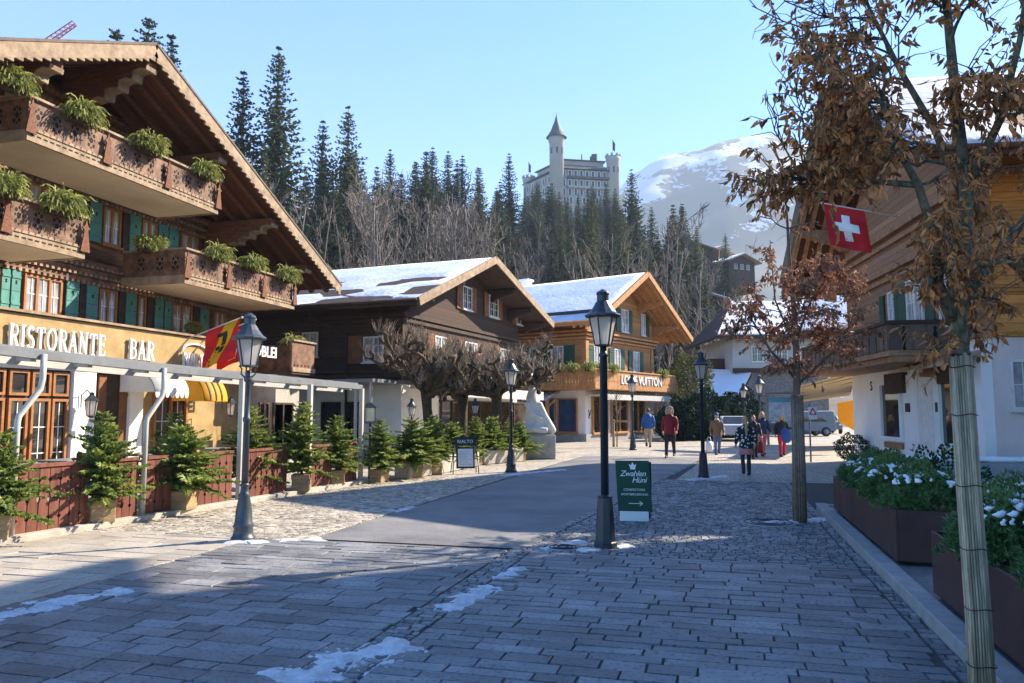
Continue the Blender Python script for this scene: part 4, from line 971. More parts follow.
rr = roof2(rc, TR0, 15.6, -1.75, ysr, zsr, .24, ('wood_roof','snow_old','verge'), True, .15)
for f, hg in ((-.8,.7),(-.42,.8),(0,1.0),(.33,.75),(.62,.75),(.88,.9)):
    a = 0 if f < 0 else 2; y = ysr[1]+(ysr[a]-ysr[1])*abs(f); z = zsr[1]+(zsr[a]-zsr[1])*abs(f)-.30
    mb = MB(TR0); mb.prism([(-p, z+q) for p, q in bracket_poly(1.65, hg, 0)], 'y', y-.18, y+.18); mb.build('purlin_bracket', m_['wood_right_plain'], rc, bevel=.015)
mb = MB(TR0)
for x in (-.4,-.85,-1.3,-1.65):
    for a in (0,2): mb.bar((x,ypr,zsr[1]-.33),(x,ysr[a],zsr[a]-.33),.14,.16)
mb.build('rafter', m_['wood_right_plain'], rr)
XDr = -(TR0.to_3x3() @ Vector((0,1,0)))      # along the wall so that XDr x Z points to the street
def onr(px, x, z): return onl(wr(x,0,z), TR0.to_3x3() @ Vector((0,1,0)), px)
def winr(pa, pb_, z0, z1, x=-.03, n=2, fr='win_white', pane='pane', bars=2, name='window', dep=.06):
    ya, yb = onr(pa,x,(z0+z1)/2), onr(pb_,x,(z0+z1)/2)     # pa (left, far) > pb (right, near)
    return window(rc, wr(x,ya,z0), XDr, abs(ya-yb), z1-z0, n, fr, pane, dep, bars, True, name)
def shr(pa, pb_, z0, z1, x=-.03):
    ya, yb = onr(pa,x,(z0+z1)/2), onr(pb_,x,(z0+z1)/2); return shutter(rc, wr(x,ya,z0), XDr, abs(ya-yb), z1-z0, 'shutter_green', False)
zt, zb_ = 5.4, 3.87
winr(908.5,924.5,zb_-.35,zt); shr(899,907.5,zb_,zt); shr(925.5,935,zb_,zt); winr(940.5,948,zb_,zt,n=1)
winr(890,895,zb_,zt-.1,n=1); shr(880.5,885,zb_,zt-.1); shr(895.5,899,zb_,zt-.1); shr(948.5,957,zb_,zt)
mb = MB(TR0)
for z, p in ((5.65,.10),(5.88,.18),(6.7,.12),(6.97,.2),(ZB+.02,.10)): mb.box(-p,-.002,-.05,RL+.05,z,z+.13)
mb.build('cornice', m_['wood_right_plain'], rc)
# balcony round the street front
yb0, yb1 = onr(950,-1.35,3.6), onr(852,-1.35,3.6); yn = onr(889,-1.5,3.6)
def slatrail(mb, a, b, z0, z1, n):
    a, b = Vector(a), Vector(b); d = (b-a)/n; t = d.normalized(); nn = t.cross(_z)*.02
    for i in range(n):
        p = a + d*i; q = p + d*.975
        mb.add([p+_z*z0-nn,q+_z*z0-nn,q+_z*z0+nn,p+_z*z0+nn,p+_z*z1-nn,q+_z*z1-nn,q+_z*z1+nn,p+_z*z1+nn], [(3,2,1,0),(4,5,6,7),(0,1,5,4),(1,2,6,5),(2,3,7,6),(3,0,4,7)])
BP = [(-.02,yn-2.8),(-1.75,yn-2.8),(-1.75,yn-.0),(-.9,yn+.9),(-.9,RL+.5)]
y1 = onr(951,-.02,3.6); xo = onl(wr(0,y1,3.6), TR0.to_3x3() @ Vector((1,0,0)), 888)
BP = [(-.02,y1),(xo,y1),(xo,RL+.4),(-.02,RL+.4)]
mb = MB(TR0); mb.prism(BP, 'z', 3.11, 3.25); mb.prism([(x*.93, y+(.06 if i < 2 else -.06)) for i, (x,y) in enumerate(BP)], 'z', 2.96, 3.105); bb = mb.build('balcony', m_['wood_right_plain'], rc)
mb = MB(TR0); db = MB(TR0)
for (a,b), (c,d) in zip(BP, BP[1:]):
    L_ = math.hypot(c-a,d-b); slatrail(mb, (a,b,0), (c,d,0), 3.255, 3.90, max(2, int(L_/.26)))
    k = max(1, int(L_/.52)); v = Vector((c-a,d-b,0))/L_; o_ = v.cross(_z)
    for i in range(k):
        P = Vector((a,b,0)) + v*(L_*(i+.5)/k) - o_*.021; Tq = frame(P+_z*3.56, v, _z)
        for sgn in (-1, 1):
            q = MB(TR0 @ Tq); q.prism([(-.05,-.28),(0,-.33),(.05,-.28),(.022,-.2),(.05,-.05),(.05,.10),(.022,.18),(.05,.24),(0,.3),(-.05,.24),(-.022,.18),(-.05,.10),(-.05,-.05),(-.022,-.2)], 'z', .001 if sgn > 0 else .0445*0, .003); db.merge(q)
mb.merge(db, 1); mb.build('balcony_railing', [m_['wood_dark_plain'] if 0 else M('grey brown boards', (.17,.11,.075), (.10,.065,.048), scale=3, stretch=(3,3,.5), isl=.2), m_['black']], bb)
mb = MB(TR0)
for (a,b), (c,d) in zip(BP, BP[1:]): mb.bar((a,b,3.95),(c,d,3.95),.16,.09)
mb.build('balcony_rail', m_['wood_dark_plain'], bb)
# ground floor openings, looking along the front
def boxr(pa, pb_, z0, z1, x0, x1, mat, name):
    ya, yb = onr(pa,x0,(z0+z1)/2), onr(pb_,x0,(z0+z1)/2); mb = MB(TR0); mb.box(x0,x1,min(ya,yb),max(ya,yb),z0,z1); return mb.build(name, m_[mat], rc)
winr(883,903,.89,2.59,.055,1,'plaster','pane_shop',0,'shop_window',.10); boxr(884,902,.61,.78,-.01,.05,'wood_right_plain','window_box_sill')
boxr(884,902,2.25,2.85,-.10,.05,'wood_dark_plain','shop_sign'); 
boxr(904,918,0,2.76,.0,.05,'plaster','door_pier'); boxr(919.5,933,.1,2.59,.035,.058,'win_white','door')
boxr(919,933,2.64,2.85,-.2,.05,'shutter_brown','roller_blind')
winr(942,962,.85,2.72,.055,1,'plaster','pane_shop',0,'shop_window',.10); boxr(936,955,2.42,3.06,-.10,.05,'wood_dark_plain','shop_sign')
boxr(956.5,966,2.38,3.06,-.07,.05,'charcoal','speaker_box')
for pa in (905, 935): boxr(pa,pa+4,1.7,1.95,-.03,-.002,'charcoal','name_plate')
ya = onr(868.5,-.0,2.6); text('S', .44, m_['ink'], rc, frame(wr(.05,ya,2.40), XDr, _z), .01, name='sign_lettering')
mb = MB(TR0); yb0_, yb1_ = onr(898,-.7,3.2), onr(948,-.7,3.2)
mb.prism([(-.02,3.30),(-.75,2.98),(-.75,2.86),(-.02,3.18)], 'y', yb0_, yb1_) if 0 else mb.add([wr_ for wr_ in [(0,yb0_,3.13),(-.7,yb0_,2.88),(-.7,yb1_,2.88),(0,yb1_,3.13),(0,yb0_,3.06),(-.7,yb0_,2.78),(-.7,yb1_,2.78),(0,yb1_,3.06)]], [(0,1,2,3),(7,6,5,4),(0,4,5,1),(1,5,6,2),(2,6,7,3),(3,7,4,0)])
mb.build('folded_awning', m_['awning_beige'], rc)
# side window with white surround, camera facing wall
XSr = TR0.to_3x3() @ Vector((1,0,0)); P0 = wr(0,-.002,1.9); ta = onl(P0, XSr, 1011); window(rc, wr(0,-.002,1.75)+XSr*ta, XSr, 1.0, 1.15, 2, 'win_white', 'pane', .07, 1)
P0 = wr(0,-.1,3.9)
mb = MB(TR0); r_ = random.Random(5); gl = []
pts = [(.5+i*.25, -.10, ZB+.06+.03*math.sin(i*1.3)) for i in range(40)]; mb.tube(pts, .02, 5)
for i in range(160): q = .5+r_.random()*9.7; mb.ball((q, -.10-r_.uniform(0,.05), ZB+.06+r_.uniform(-.05,.06)), .022, n=5, m=4)
mb.build('light_garland', M('gold garland', (.55,.33,.06), (.25,.15,.03), scale=30, rough=.4), rc)
# the Swiss flag
pb0 = wr(-.05, onr(872,-.05,6.7), 6.45)
tipp = AD(822, 203, 20.6)
def cross(a0,a1,b0,b1): return (lambda a,b: (a0+(a1-a0)*a, b0+(b1-b0)*b), 'white')
flag('red Swiss flag with white cross hanging from the right chalet', pb0 if 0 else (tipp + Vector((1.75,-.5,-.62))), tipp, 1.08, 1.18, 'red', [cross(.20,.80,.40,.60), cross(.40,.60,.20,.40), cross(.40,.60,.60,.80)])

# unseen tall chalet right of the view, added and sized to shade the pavement
nb = thing('shading_chalet', 'tall unseen orange timber chalet beyond the right edge, added to shade the near pavement', 'chalet', (8.9, 12, 0))
mb = MB(); mb.box(8.9, 24, 0, 19.3, 3.6, 14.8); mb.build('upper_wall', m_['wood_orange'], nb)
mb = MB(); mb.box(8.82, 24, .1, 19.25, 0, 3.596); mb.build('ground_floor_wall', m_['plaster_pink'], nb)
mb = MB()
for s in (0, 1):
    xa = 8.3 if s == 0 else 25; mb.slab([(16.5,-1.5,19.2),(16.5,21.7,19.2),(xa,21.7,15.1),(xa,-1.5,15.1)], .25)
mb.build('roof', m_['wood_roof'], nb)
mb = MB(); mb.prism([(9.0,14.805),(23.9,14.805),(16.5,18.7)], 'y', .1, 19.2); mb.build('gable', m_['wood_orange'], nb)
for k in range(5):
    window(nb, (8.898, 4+k*3.0, 5.0), (0,-1,0), 1.1, 1.3, 2, 'win_white', 'pane')
# ------------------------------------------------------------------ vegetation
def rv(r): 
    while 1:
        v = Vector((r.uniform(-1,1), r.uniform(-1,1), r.uniform(-1,1)))
        if .01 < v.length_squared < 1: return v.normalized()
def tri(mb, a, b, c): mb.add([a,b,c], [(0,1,2)])
def conifer(name, seed, h, rad, levels, mat, bare=.10, droop=.35, narrow=.85, gap=.12):
    r = random.Random(seed); o = thing(name, '', 'tree')
    mb = MB(); mb.tube([(0,0,-1),(0,0,h*.3),(.05,0,h*.7),(0,0,h*.99)], [h*.014,h*.011,h*.006,.02], 6); mb.build('trunk', m_['bark'], o)
    mb = MB()
    for k in range(levels):
        t = (k + r.uniform(-.3,.3))/levels; t = min(.995, max(0, t)); z = h*(bare + (1-bare)*t)
        R0 = rad*((1-t)**narrow)*(.92+.25*math.sin(k*1.9)*r.random()) + .12
        n = max(5, int(12 - 5*t)); a0 = r.random()*6.28
        for i in range(n):
            if r.random() < gap: continue
            a = a0 + 6.283*i/n + r.uniform(-.3,.3); L_ = R0*r.uniform(.6,1.15); d = Vector((math.cos(a), math.sin(a), 0)); s = Vector((-d.y, d.x, 0))
            m = max(3, int(L_/.42)); dr = droop*r.uniform(.6,1.4)
            for j in range(m+1):
                u = (j+.3)/(m+.6); p = d*(L_*u) + Vector((0,0, z - dr*L_*math.sin(u*2.2)*.8 + .15*L_*u*u))
                wd = (.22 + .36*(1-u)*min(1,L_/2.0))*(L_*.28+.45); wd = min(wd, 1.25)
                for sg in (-1, 1):
                    q = p + s*(sg*wd*r.uniform(.6,1.2)) + d*(wd*r.uniform(.2,.9)) - _z*(wd*r.uniform(.05,.7))
                    e = d*(wd*.34) + _z*r.uniform(-.1,.1)
                    tri(mb, p-e, p+e, q)
                    q = p + s*(sg*wd*r.uniform(.3,.8)) - d*(wd*r.uniform(-.2,.4)) - _z*(wd*r.uniform(.3,.9)); tri(mb, p-e, p+e, q)
                q = p - _z*(wd*r.uniform(.5,1.1)) + d*(wd*r.uniform(-.1,.3)); tri(mb, p-d*wd*.22, p+d*wd*.22, q)
            tip = d*(L_*1.1) + Vector((0,0,z - dr*L_*.55)); b = d*(L_*.8) + Vector((0,0,z - dr*L_*.7)); tri(mb, b-s*.16, b+s*.16, tip)
    mb.build('crown', mat, o, fix=False)
    return o
def bare_tree(name, seed, h, spread, mat, depth=4, up=.75, rad=None, thick=1.):
    r = random.Random(seed); o = thing(name, '', 'tree'); tb, cb = MB(), MB()
    r0 = rad or h*.011
    tp = [Vector((0,0,-.6))]; d = Vector((0,0,1))
    n = 9
    for i in range(n): d = (d + rv(r)*.07 + _z*.05).normalized(); tp.append(tp[-1] + d*((h+.6)*.95/n))
    tb.tube(tp, [r0*(1-.85*i/n)+.008 for i in range(n+1)], 6); tb.build('trunk', mat, o)
    def br(p, d, L_, ra, lv):
        k = 4; pts = [p]; q = d
        for i in range(k): q = (q + rv(r)*.22 + _z*up*.16).normalized(); pts.append(pts[-1] + q*(L_/k))
        cb.tube(pts, [max(.006*thick, ra*(1-.6*i/k)) for i in range(k+1)], 4 if lv < 2 else 3, cap=False)
        if lv >= depth: return
        for c in range(r.choice((3,4,4,5)) if lv < 2 else 3):
            u = r.uniform(.3,1); i = min(k-1, int(u*k)); b = pts[i].lerp(pts[i+1], u*k-i)
            dd = (q + rv(r)*.75 + _z*up*.35).normalized(); br(b, dd, L_*r.uniform(.42,.65), ra*.5, lv+1)
    for i in range(13):
        u = r.uniform(.28,.98); k = min(n-1, int(u*n)); b = tp[k].lerp(tp[k+1], u*n-k); a = r.random()*6.283
        d = Vector((math.cos(a), math.sin(a), up*r.uniform(.7,1.5))).normalized()
        br(b, d, spread*h*r.uniform(.6,1.1)*(1.15-u*.7), r0*.42*(1.1-u*.6), 1)
    cb.build('crown', mat, o, fix=False); return o
def settle(o, px, ytop, D, hp, rz, label, group, first):
    P = GD(px, D); P.z = hill(P.x, P.y); zt = AD(px, ytop, D).z; s = (zt - P.z)/hp
    if first: place(o, P, rz, s); c = o
    else: c = dup(o, P, rz, s)
    c['label'] = label
    if group: c['group'] = group
    elif 'group' in c: del c['group']
    return c
CF = [(conifer('spruce_tree', 1, 24, 5.6, 66, m_['needle_spruce'], .03, .5, .82, .04), 24), (conifer('spruce_tree', 2, 24, 4.9, 62, m_['needle_spruce'], .06, .42, .78, .08), 24),
      (conifer('spruce_tree', 3, 24, 5.6, 54, m_['needle_spruce'], .15, .36, .74, .12), 24), (conifer('larch_green_tree', 4, 24, 4.6, 56, m_['needle_larch'], .03, .5, .78, .06), 24)]
def skyl(px):
    P = [(160,90),(185,108),(222,100),(300,112),(360,150),(420,150),(480,168),(510,190),(560,205),(625,205),(690,205),(730,240)]
    for (a,u),(b,v) in zip(P, P[1:]):
        if a <= px <= b: return u + (v-u)*(px-a)/(b-a)
    return 260
used = [False]*4
def cf(k, px, y, D, label, group=None):
    o, hp = CF[k]; c = settle(o, px, y, D, hp, rnd.random()*6.28, label, group, not used[k]); used[k] = True; return c
GW = 'spruces on the wooded slope'; 
def region(px): return 'above the hotel eaves' if px < 345 else 'above the dark chalet roof' if px < 505 else 'in front of the palace hotel' if px < 628 else 'right of the palace hotel'
def lw(px, k): return ('broad dark spruce', 'slim dark spruce', 'thin topped loose spruce', 'yellow green conifer')[k] + ' among trees on the slope ' + region(px)
cf(0,268,44,84,'tallest dark spruce on the slope, just right of the hotel roof'); cf(1,232,68,82,'slim dark spruce close to the left of the tallest spruce')
cf(3,258,150,78,'yellow green conifer in front of the tallest spruce')
cf(2,97,25,64,'leftmost treetop showing above the hotel ridge'); cf(2,131,14,66,'middle and highest treetop above the hotel ridge'); cf(1,155,31,64,'small treetop at the right end of the hotel ridge')
cf(0,342,104,96,'dark spruce second in height, behind the dark chalet roof'); cf(1,316,118,94,'thin spruce touching the left side of the second highest spruce')
cf(0,635,168,138,'pointed dark spruce right of the palace hotel'); cf(1,509,152,150,'pointed spruce directly left of the palace hotel')
cf(3,662,238,104,'yellow green conifer behind the ridge of the honey chalet'); cf(0,676,222,112,'dark conifer beside the leafless tree right of the honey chalet ridge'); cf(3,648,262,96,'short yellow green conifer behind the honey chalet gable')
cf(0,730,233,200,'small dark spruce between the far chalet roofs'); cf(1,718,256,196,'tiny dark spruce left of the other one by the far chalet roofs')
for px, y, D, k in ((373,165,104,1),(398,172,118,2),(412,160,124,1),(430,146,128,0),(446,150,132,0),(461,154,136,1),(385,196,100,1),(440,190,112,2),(478,186,146,2),(538,186,170,1),(553,182,176,2),(569,196,150,1),(597,188,165,0),(585,214,140,2),(612,208,140,1),(540,214,130,1),(622,222,120,0),(604,238,112,1),(655,206,150,1),(482,214,120,2),(520,228,116,0),(562,236,108,2),(350,150,110,2),(300,170,100,1),(690,262,118,1),(640,226,126,2),(328,168,88,2),(416,208,98,1)):
    cf(k, px, y, D, lw(px,k), GW)
rs = random.Random(77)
for i in range(26):
    px = rs.uniform(515, 712); D = rs.uniform(88, 150); k = rs.choice((0,1,0,3)); cf(k, px, (196 if px < 640 else 215) + rs.uniform(0, 55) + max(0, px-680)*.8, D, lw(px,k), GW)
for i in range(22):
    px = 524 + 4.6*i + rs.uniform(-3,3); k = rs.choice((0,1,2)); cf(k, px, rs.uniform(180, 205), rs.uniform(170, 262), lw(px,k), GW)
for i in range(70):
    px = rs.uniform(300, 705); D = rs.uniform(92, 235 if px > 505 else 170); k = rs.choice((0,0,1,1,2,3)); cf(k, px, skyl(px) + (-2 if i % 5 == 0 else rs.uniform(6, 52)), D, lw(px,k), GW)
BT = [(bare_tree('bare_tree', 11, 14, .26, m_['bark_grey'], 3, thick=3.4), 14), (bare_tree('bare_tree', 12, 14, .20, m_['bark_grey'], 3, 1.1, thick=3.4), 14), (bare_tree('bare_tree', 13, 14, .32, m_['bark_grey'], 3, .55, thick=3.4), 14)]
ub = [False]*3
def bt(k, px, y, D, label, group=None):
    o, hp = BT[k]; c = settle(o, px, y, D, hp, rnd.random()*6.28, label, group, not ub[k]); ub[k] = True; return c
bt(2,684,200,108,'broad leafless tree right of the pointed spruce, in front of the mountain')
bt(2,376,196,70,'small leafless tree standing just behind the dark chalet roof')
rt = random.Random(21)
for i in range(140):
    px = rt.uniform(168, 722); D = rt.uniform(70, 190); s = skyl(px)
    if D > 110 and rt.random() < .4: D = rt.uniform(70, 110)
    P = GD(px, D); zb = hill(P.x, P.y); y = s + rt.uniform(12, 75); zt = AD(px, y, D).z; h = zt - zb
    h = min(max(h, 7), 23); yt = CY
    yy = 412 - (zb + h - 1.7)/D*FPX
    if yy < s - 4: h = max(5., AD(px, s, D).z - zb)
    o, hp = BT[i % 3]; c = settle(o, px, 412 - (zb + h - 1.7)/D*FPX, D, hp, rt.random()*6.28, ('round crowned', 'narrow upright', 'wide spreading')[i % 3] + ' leafless tree on the slope ' + region(px), 'bare trees on the wooded slope', not ub[i % 3]); ub[i % 3] = True
# brushwood between the trunks: nobody could count it
mb = MB(); r_ = random.Random(9)
for i in range(9000):
    px = r_.uniform(150, 760); D = 64 + 130*r_.random()**1.4; P = GD(px, D); P.z = hill(P.x, P.y)
    for k in range(5):
        d = Vector((r_.uniform(-.5,.5), r_.uniform(-.5,.5), 1)).normalized(); L_ = r_.uniform(1.5, 6.0); s = rv(r_)*.045; q = P + rv(r_)*.8; m_d = q + d*L_*.5 + rv(r_)*.2
        mb.add([q-s, q+s, m_d+s*.8, q+d*L_, m_d-s*.8], [(0,1,2,3,4)])
tag(mb.build('brushwood', M('brown brushwood', (.215,.165,.125), (.14,.11,.085), scale=.2, isl=.45), fix=False), 'tangle of leafless brown brushwood covering the slope behind the chalets', 'brushwood', kind='stuff')

# ---- trees with dry leaves
def leaf(mb, p, d, n, L_, W_, curl):
    d = d.normalized(); s = d.cross(n)
    if s.length < 1e-3: s = d.orthogonal()
    s.normalize(); n = s.cross(d)
    m1 = p + d*(L_*.35) - n*(curl*.15*L_); m2 = p + d*(L_*.68) - n*(curl*.34*L_); t = p + d*L_ - n*(curl*L_*.62); f = n*(W_*.32); b = p - d*(L_*.18)
    mb.add([b, p, m1+s*W_*.48+f, m2+s*W_*.36+f*.8, t, m2-s*W_*.36+f*.8, m1-s*W_*.48+f, m1, m2], [(0,1,7),(1,2,7),(2,3,8,7),(3,4,8),(8,4,5),(7,8,5,6),(1,7,6)])
def twig_leaves(lb, r, pts, n, L_, W_):
    for i in range(n):
        u = r.uniform(.15,1)*(len(pts)-1); k = min(len(pts)-2, int(u)); p = pts[k].lerp(pts[k+1], u-k)
        d = Vector((r.uniform(-.6,.6), r.uniform(-.6,.6), -1 + r.uniform(-.3,.75))) + (pts[-1]-pts[0]).normalized()*.35
        leaf(lb, p + rv(r)*.012, d, rv(r), L_*r.uniform(.6,1.25), W_*r.uniform(.6,1.2), r.uniform(-.3,.8))
def sweep(a, b, r, k=5, jit=.06, sag=0):
    L_ = (b-a).length; return [a.lerp(b, i/k) + (rv(r)*jit*L_ if 0 < i < k else Vector()) + _z*(sag*L_*4*(i/k)*(1-i/k)) for i in range(k+1)]
def dry_tree(name, label, limbs, targets, lb_m, r, ntw, nlf, L_, W_, twl, bark, thin=.006, bare=0.):
    o = thing(name, label, 'tree', limbs[0][0][0]); tb, bb, lb = MB(), MB(), MB()
    for pts, rads in limbs[:1]: tb.tube(pts, rads, 12)
    allp = []
    for pts, rads in limbs:
        if (pts, rads) != limbs[0]: bb.tube(pts, rads, 8)
        for i in range(len(pts)-1):
            for t in (0,.25,.5,.75): allp.append((pts[i].lerp(pts[i+1], t), rads[i]))
    zmin = min(t.z for t, _ in targets)
    for T_, dens in targets:
        c = [(p, q) for p, q in allp if p.z < T_.z + .12 and p.z > zmin - .5] or allp
        c.sort(key=lambda e: (e[0]-T_).length + r.uniform(0,.35)*(1))
        a, ra = c[0]; pts = sweep(a, T_, r, 5, .07, .04); bb.tube(pts, [max(thin*1.6, min(ra*.45,.018))*(1-.6*i/5) for i in range(6)], 5, cap=False)
        for j in range(ntw):
            u = r.uniform(.25,1)*5; k = min(4, int(u)); p = pts[k].lerp(pts[k+1], u-k)
            d = ((pts[-1]-pts[0]).normalized()*.6 + rv(r)*.9 + _z*.1).normalized(); e = p + d*(twl*r.uniform(.5,1.2)); tw = sweep(p, e, r, 3, .08, .05)
            bb.tube(tw, [thin, thin*.8, thin*.6, thin*.4], 3, cap=False)
            if r.random() < dens: twig_leaves(lb, r, tw, max(2, int(nlf*r.uniform(.6,1.3))), L_, W_)
    tb.build('trunk', m_[bark], o); bb.build('branches', m_[bark], o, fix=False); lb.build('leaves', lb_m, o, fix=False); return o
r_ = random.Random(4); D0 = 4.55
V = lambda px, y, D=D0: AD(px, y, D)
nb_ = V(981,655); nb_.z = -.02
main = [nb_, V(977,600), V(968,480), V(961,352), V(957,320), V(964,255), V(966,190), V(957,110), V(948,20), V(944,-60), V(940,-130)]
limbs = [(main, [.053,.051,.049,.047,.054,.042,.040,.032,.025,.016,.008]),
         ([V(956,325), V(938,285,4.5), V(934,235,4.4), V(918,185,4.3), V(893,140,4.2), V(880,90,4.2)], [.04,.034,.028,.022,.016,.008]),
         ([V(962,300), V(985,270,4.6), V(1010,240,4.7), V(1045,190,4.8), V(1075,120,4.8)], [.036,.032,.026,.018,.01]),
         ([V(918,185,4.3), V(880,182,4.4), V(835,178,4.4), V(790,180,4.45)], [.02,.016,.012,.007]),
         ([V(965,200), V(935,130,4.8), V(900,70,4.9), V(870,10,5.0), V(850,-40,5)], [.03,.024,.018,.012,.006]),
         ([V(966,190), V(1000,120,4.3), V(1020,40,4.2), V(1030,-40,4.2)], [.03,.022,.016,.008])]
tg = []
for i in range(66):
    px = r_.uniform(800, 1080); y = r_.uniform(-90, 275)
    if y > 195 + max(0, px-830)*.62 and px < 965: y = r_.uniform(50, 185)
    if px < 905 and y > 172: y -= 70
    if px < 850 and y < 10: px += 40
    tg.append((V(px, y, 4.55 + r_.uniform(-.75,.75)), .96 if y > 40 else .7))
for px, y in ((752,182),(770,178),(785,190),(800,190),(815,196),(768,36),(790,38),(805,50),(795,90),(815,110),(820,140),(830,160),(850,170),(930,262),(1000,300),(1015,270),(930,350),(926,292),(985,330)): tg.append((V(px, y, 4.5 + r_.uniform(-.25,.25)), 1.))
for px, y in ((752,6),(772,-12),(800,10),(790,62),(765,98)): tg.append((V(px, y, 4.6), .15))
dt = dry_tree('young_street_tree', 'young street tree full of dry brown leaves in the right foreground, trunk wrapped in reed', limbs, tg, m_['leaf_dry'], r_, 11, 13, .060, .025, .26, 'bark_moss', .0042)
mb = MB(); pts = [nb_, V(978.5,610), V(970,500), V(960.5,354)]
wr_r = .060
for k in range(27):
    a = 6.283*k/27; jj = r_.uniform(-.004,.004); tp = r_.uniform(-.02,.012)
    q = [p + (_cr*math.cos(a) + _ch*math.sin(a))*(wr_r*(1.06-.13*i/3)+jj) + _z*(tp if i == 3 else 0) for i, p in enumerate(pts)]
    mb.tube(q, .0072, 6)
mb.build('reed_wrap', m_['reed'], dt)
mb = MB(); mb.tube([p for p in pts], [wr_r*1.03, wr_r*.99, wr_r*.93, wr_r*.87], 16); mb.build('wrap_backing', m_['wood_dark_plain'], dt)
for u in (.16,.34,.52,.70,.86,.97):
    i = u*3; k = min(2, int(i)); p = pts[k].lerp(pts[k+1], i-k); mb = MB(); rr_ = wr_r*(1.06-.13*u)+.014
    mb.tube([p + (_cr*math.cos(a*.3307) + _ch*math.sin(a*.3307))*rr_ + _z*(.006*math.sin(a)) for a in range(20)], .0028, 4); mb.build('wire_tie', m_['rubber'], dt)
# the second one further up the pavement
b2 = G(800,522); D1 = b2.dot(_ch); V1 = lambda px, y, dd=0: AD(px, y, D1+dd)
main = [b2 - _z*.02, V1(799,470), V1(797,395), V1(796,330), V1(790,270), V1(787,215), V1(785,190)]
limbs = [(main, [.075,.072,.062,.045,.03,.018,.006]), ([V1(797,385), V1(830,355,.2), V1(850,325,.3), V1(862,290,.3)], [.026,.02,.014,.006]), ([V1(797,380), V1(770,350,-.2), V1(752,320,-.3), V1(745,285,-.2)], [.026,.02,.014,.006]),
         ([V1(796,340), V1(815,290,-.3), V1(822,240,-.4)], [.02,.014,.006]), ([V1(796,350), V1(775,300,.3), V1(770,240,.4)], [.02,.014,.006])]
tg = []
for i in range(60):
    a = r_.uniform(0,6.28); q = r_.random()**.5; q *= .75 + .5*noise.noise(Vector((math.cos(a)*1.6, math.sin(a)*1.6, 2)))+.25; px = 800 + math.cos(a)*q*78; y = 318 + math.sin(a)*q*62
    if y > 372: y = 365
    tg.append((V1(px, y, r_.uniform(-.9,.9)), .95))
for px, y in ((770,205),(782,195),(790,188),(758,215),(800,235),(815,222),(745,245)): tg.append((V1(px, y, r_.uniform(-.3,.3)), .12))
d2 = dry_tree('young_street_tree', 'smaller street tree with dark dry leaves standing before the people on the pavement', limbs, tg, m_['leaf_dry_dark'], r_, 10, 12, .075, .034, .30, 'bark', .004)
mb = MB()
for k in range(16):
    a = 6.283*k/16; q = [p + (_cr*math.cos(a) + _ch*math.sin(a))*(.092-.008*i) for i, p in enumerate(main[:3])]; mb.tube(q, .0175, 5)
mb.build('reed_wrap', M('grey reed', (.27,.20,.14), (.15,.11,.08), scale=8, isl=.25), d2)

# ---- pollarded trees on the little square
def pollard(px, D, label, seed, ztop, spread, lean):
    r = random.Random(seed); P = GD(px, D); o = thing('pollarded_tree', label, 'tree', P); tb, cb, sb = MB(), MB(), MB()
    top = P + Vector((lean*.3, .1, 2.5)); tp = [P - _z*.05, P + Vector((lean*.1,0,.9)), P + Vector((lean*.22,.05,1.8)), top]
    tb.tube(tp, [.24,.19,.17,.20], 10); tb.build('trunk', m_['bark_dark'], o)
    for k in range(11):
        a = 6.283*k/11 + r.uniform(-.3,.3); d = Vector((math.cos(a), math.sin(a), r.uniform(.3,1.2))); p = top.copy() - _z*r.uniform(0,.35); pts = [p]; L_ = spread*r.uniform(.75,1.15)
        n = 7
        for i in range(n):
            d = (d + rv(r)*.55 + Vector((math.cos(a), math.sin(a), 0))*.3 + _z*(.10 if pts[-1].z < ztop else -.3)).normalized(); d.z = abs(d.z) if pts[-1].z < 2.75 else d.z; pts.append(pts[-1] + d*(L_/n))
        cb.tube(pts, [.11-.07*i/n + r.uniform(-.012,.03) for i in range(n+1)], 7)
        for i in range(2, n+1):
            for _ in range(2):
                q = pts[i]; dd = (rv(r) + _z*.5).normalized(); e = q + dd*r.uniform(.25,.6); md = q.lerp(e,.5) + rv(r)*.1
                cb.tube([q, md, e], [.06,.05,.055], 6); cb.ball(e, r.uniform(.07,.11), n=7, m=5)
                for s in range(12):
                    u = (rv(r)*.55 + _z*1.0).normalized(); ln = r.uniform(.25,.62); f = e + u*ln + rv(r)*.08
                    sb.tube([e, e.lerp(f,.5) + rv(r)*.05, f], [.015,.012,.007], 3, cap=False)
    cb.build('limbs', m_['bark_dark'], o, fix=False); sb.build('sprouts', m_['bark_pale'], o, fix=False); return o
pollard(432,27.5,'left pollarded tree with knobbly mossy limbs over the potted firs',31,5.1,3.0,-1.0)
pollard(462,28.6,'middle pollarded tree with a straight mossy trunk and knobbly limbs',32,5.4,2.8,.0)
pollard(491,27.8,'right pollarded tree with knobbly limbs behind the slim lamp post',33,5.0,2.8,.7)

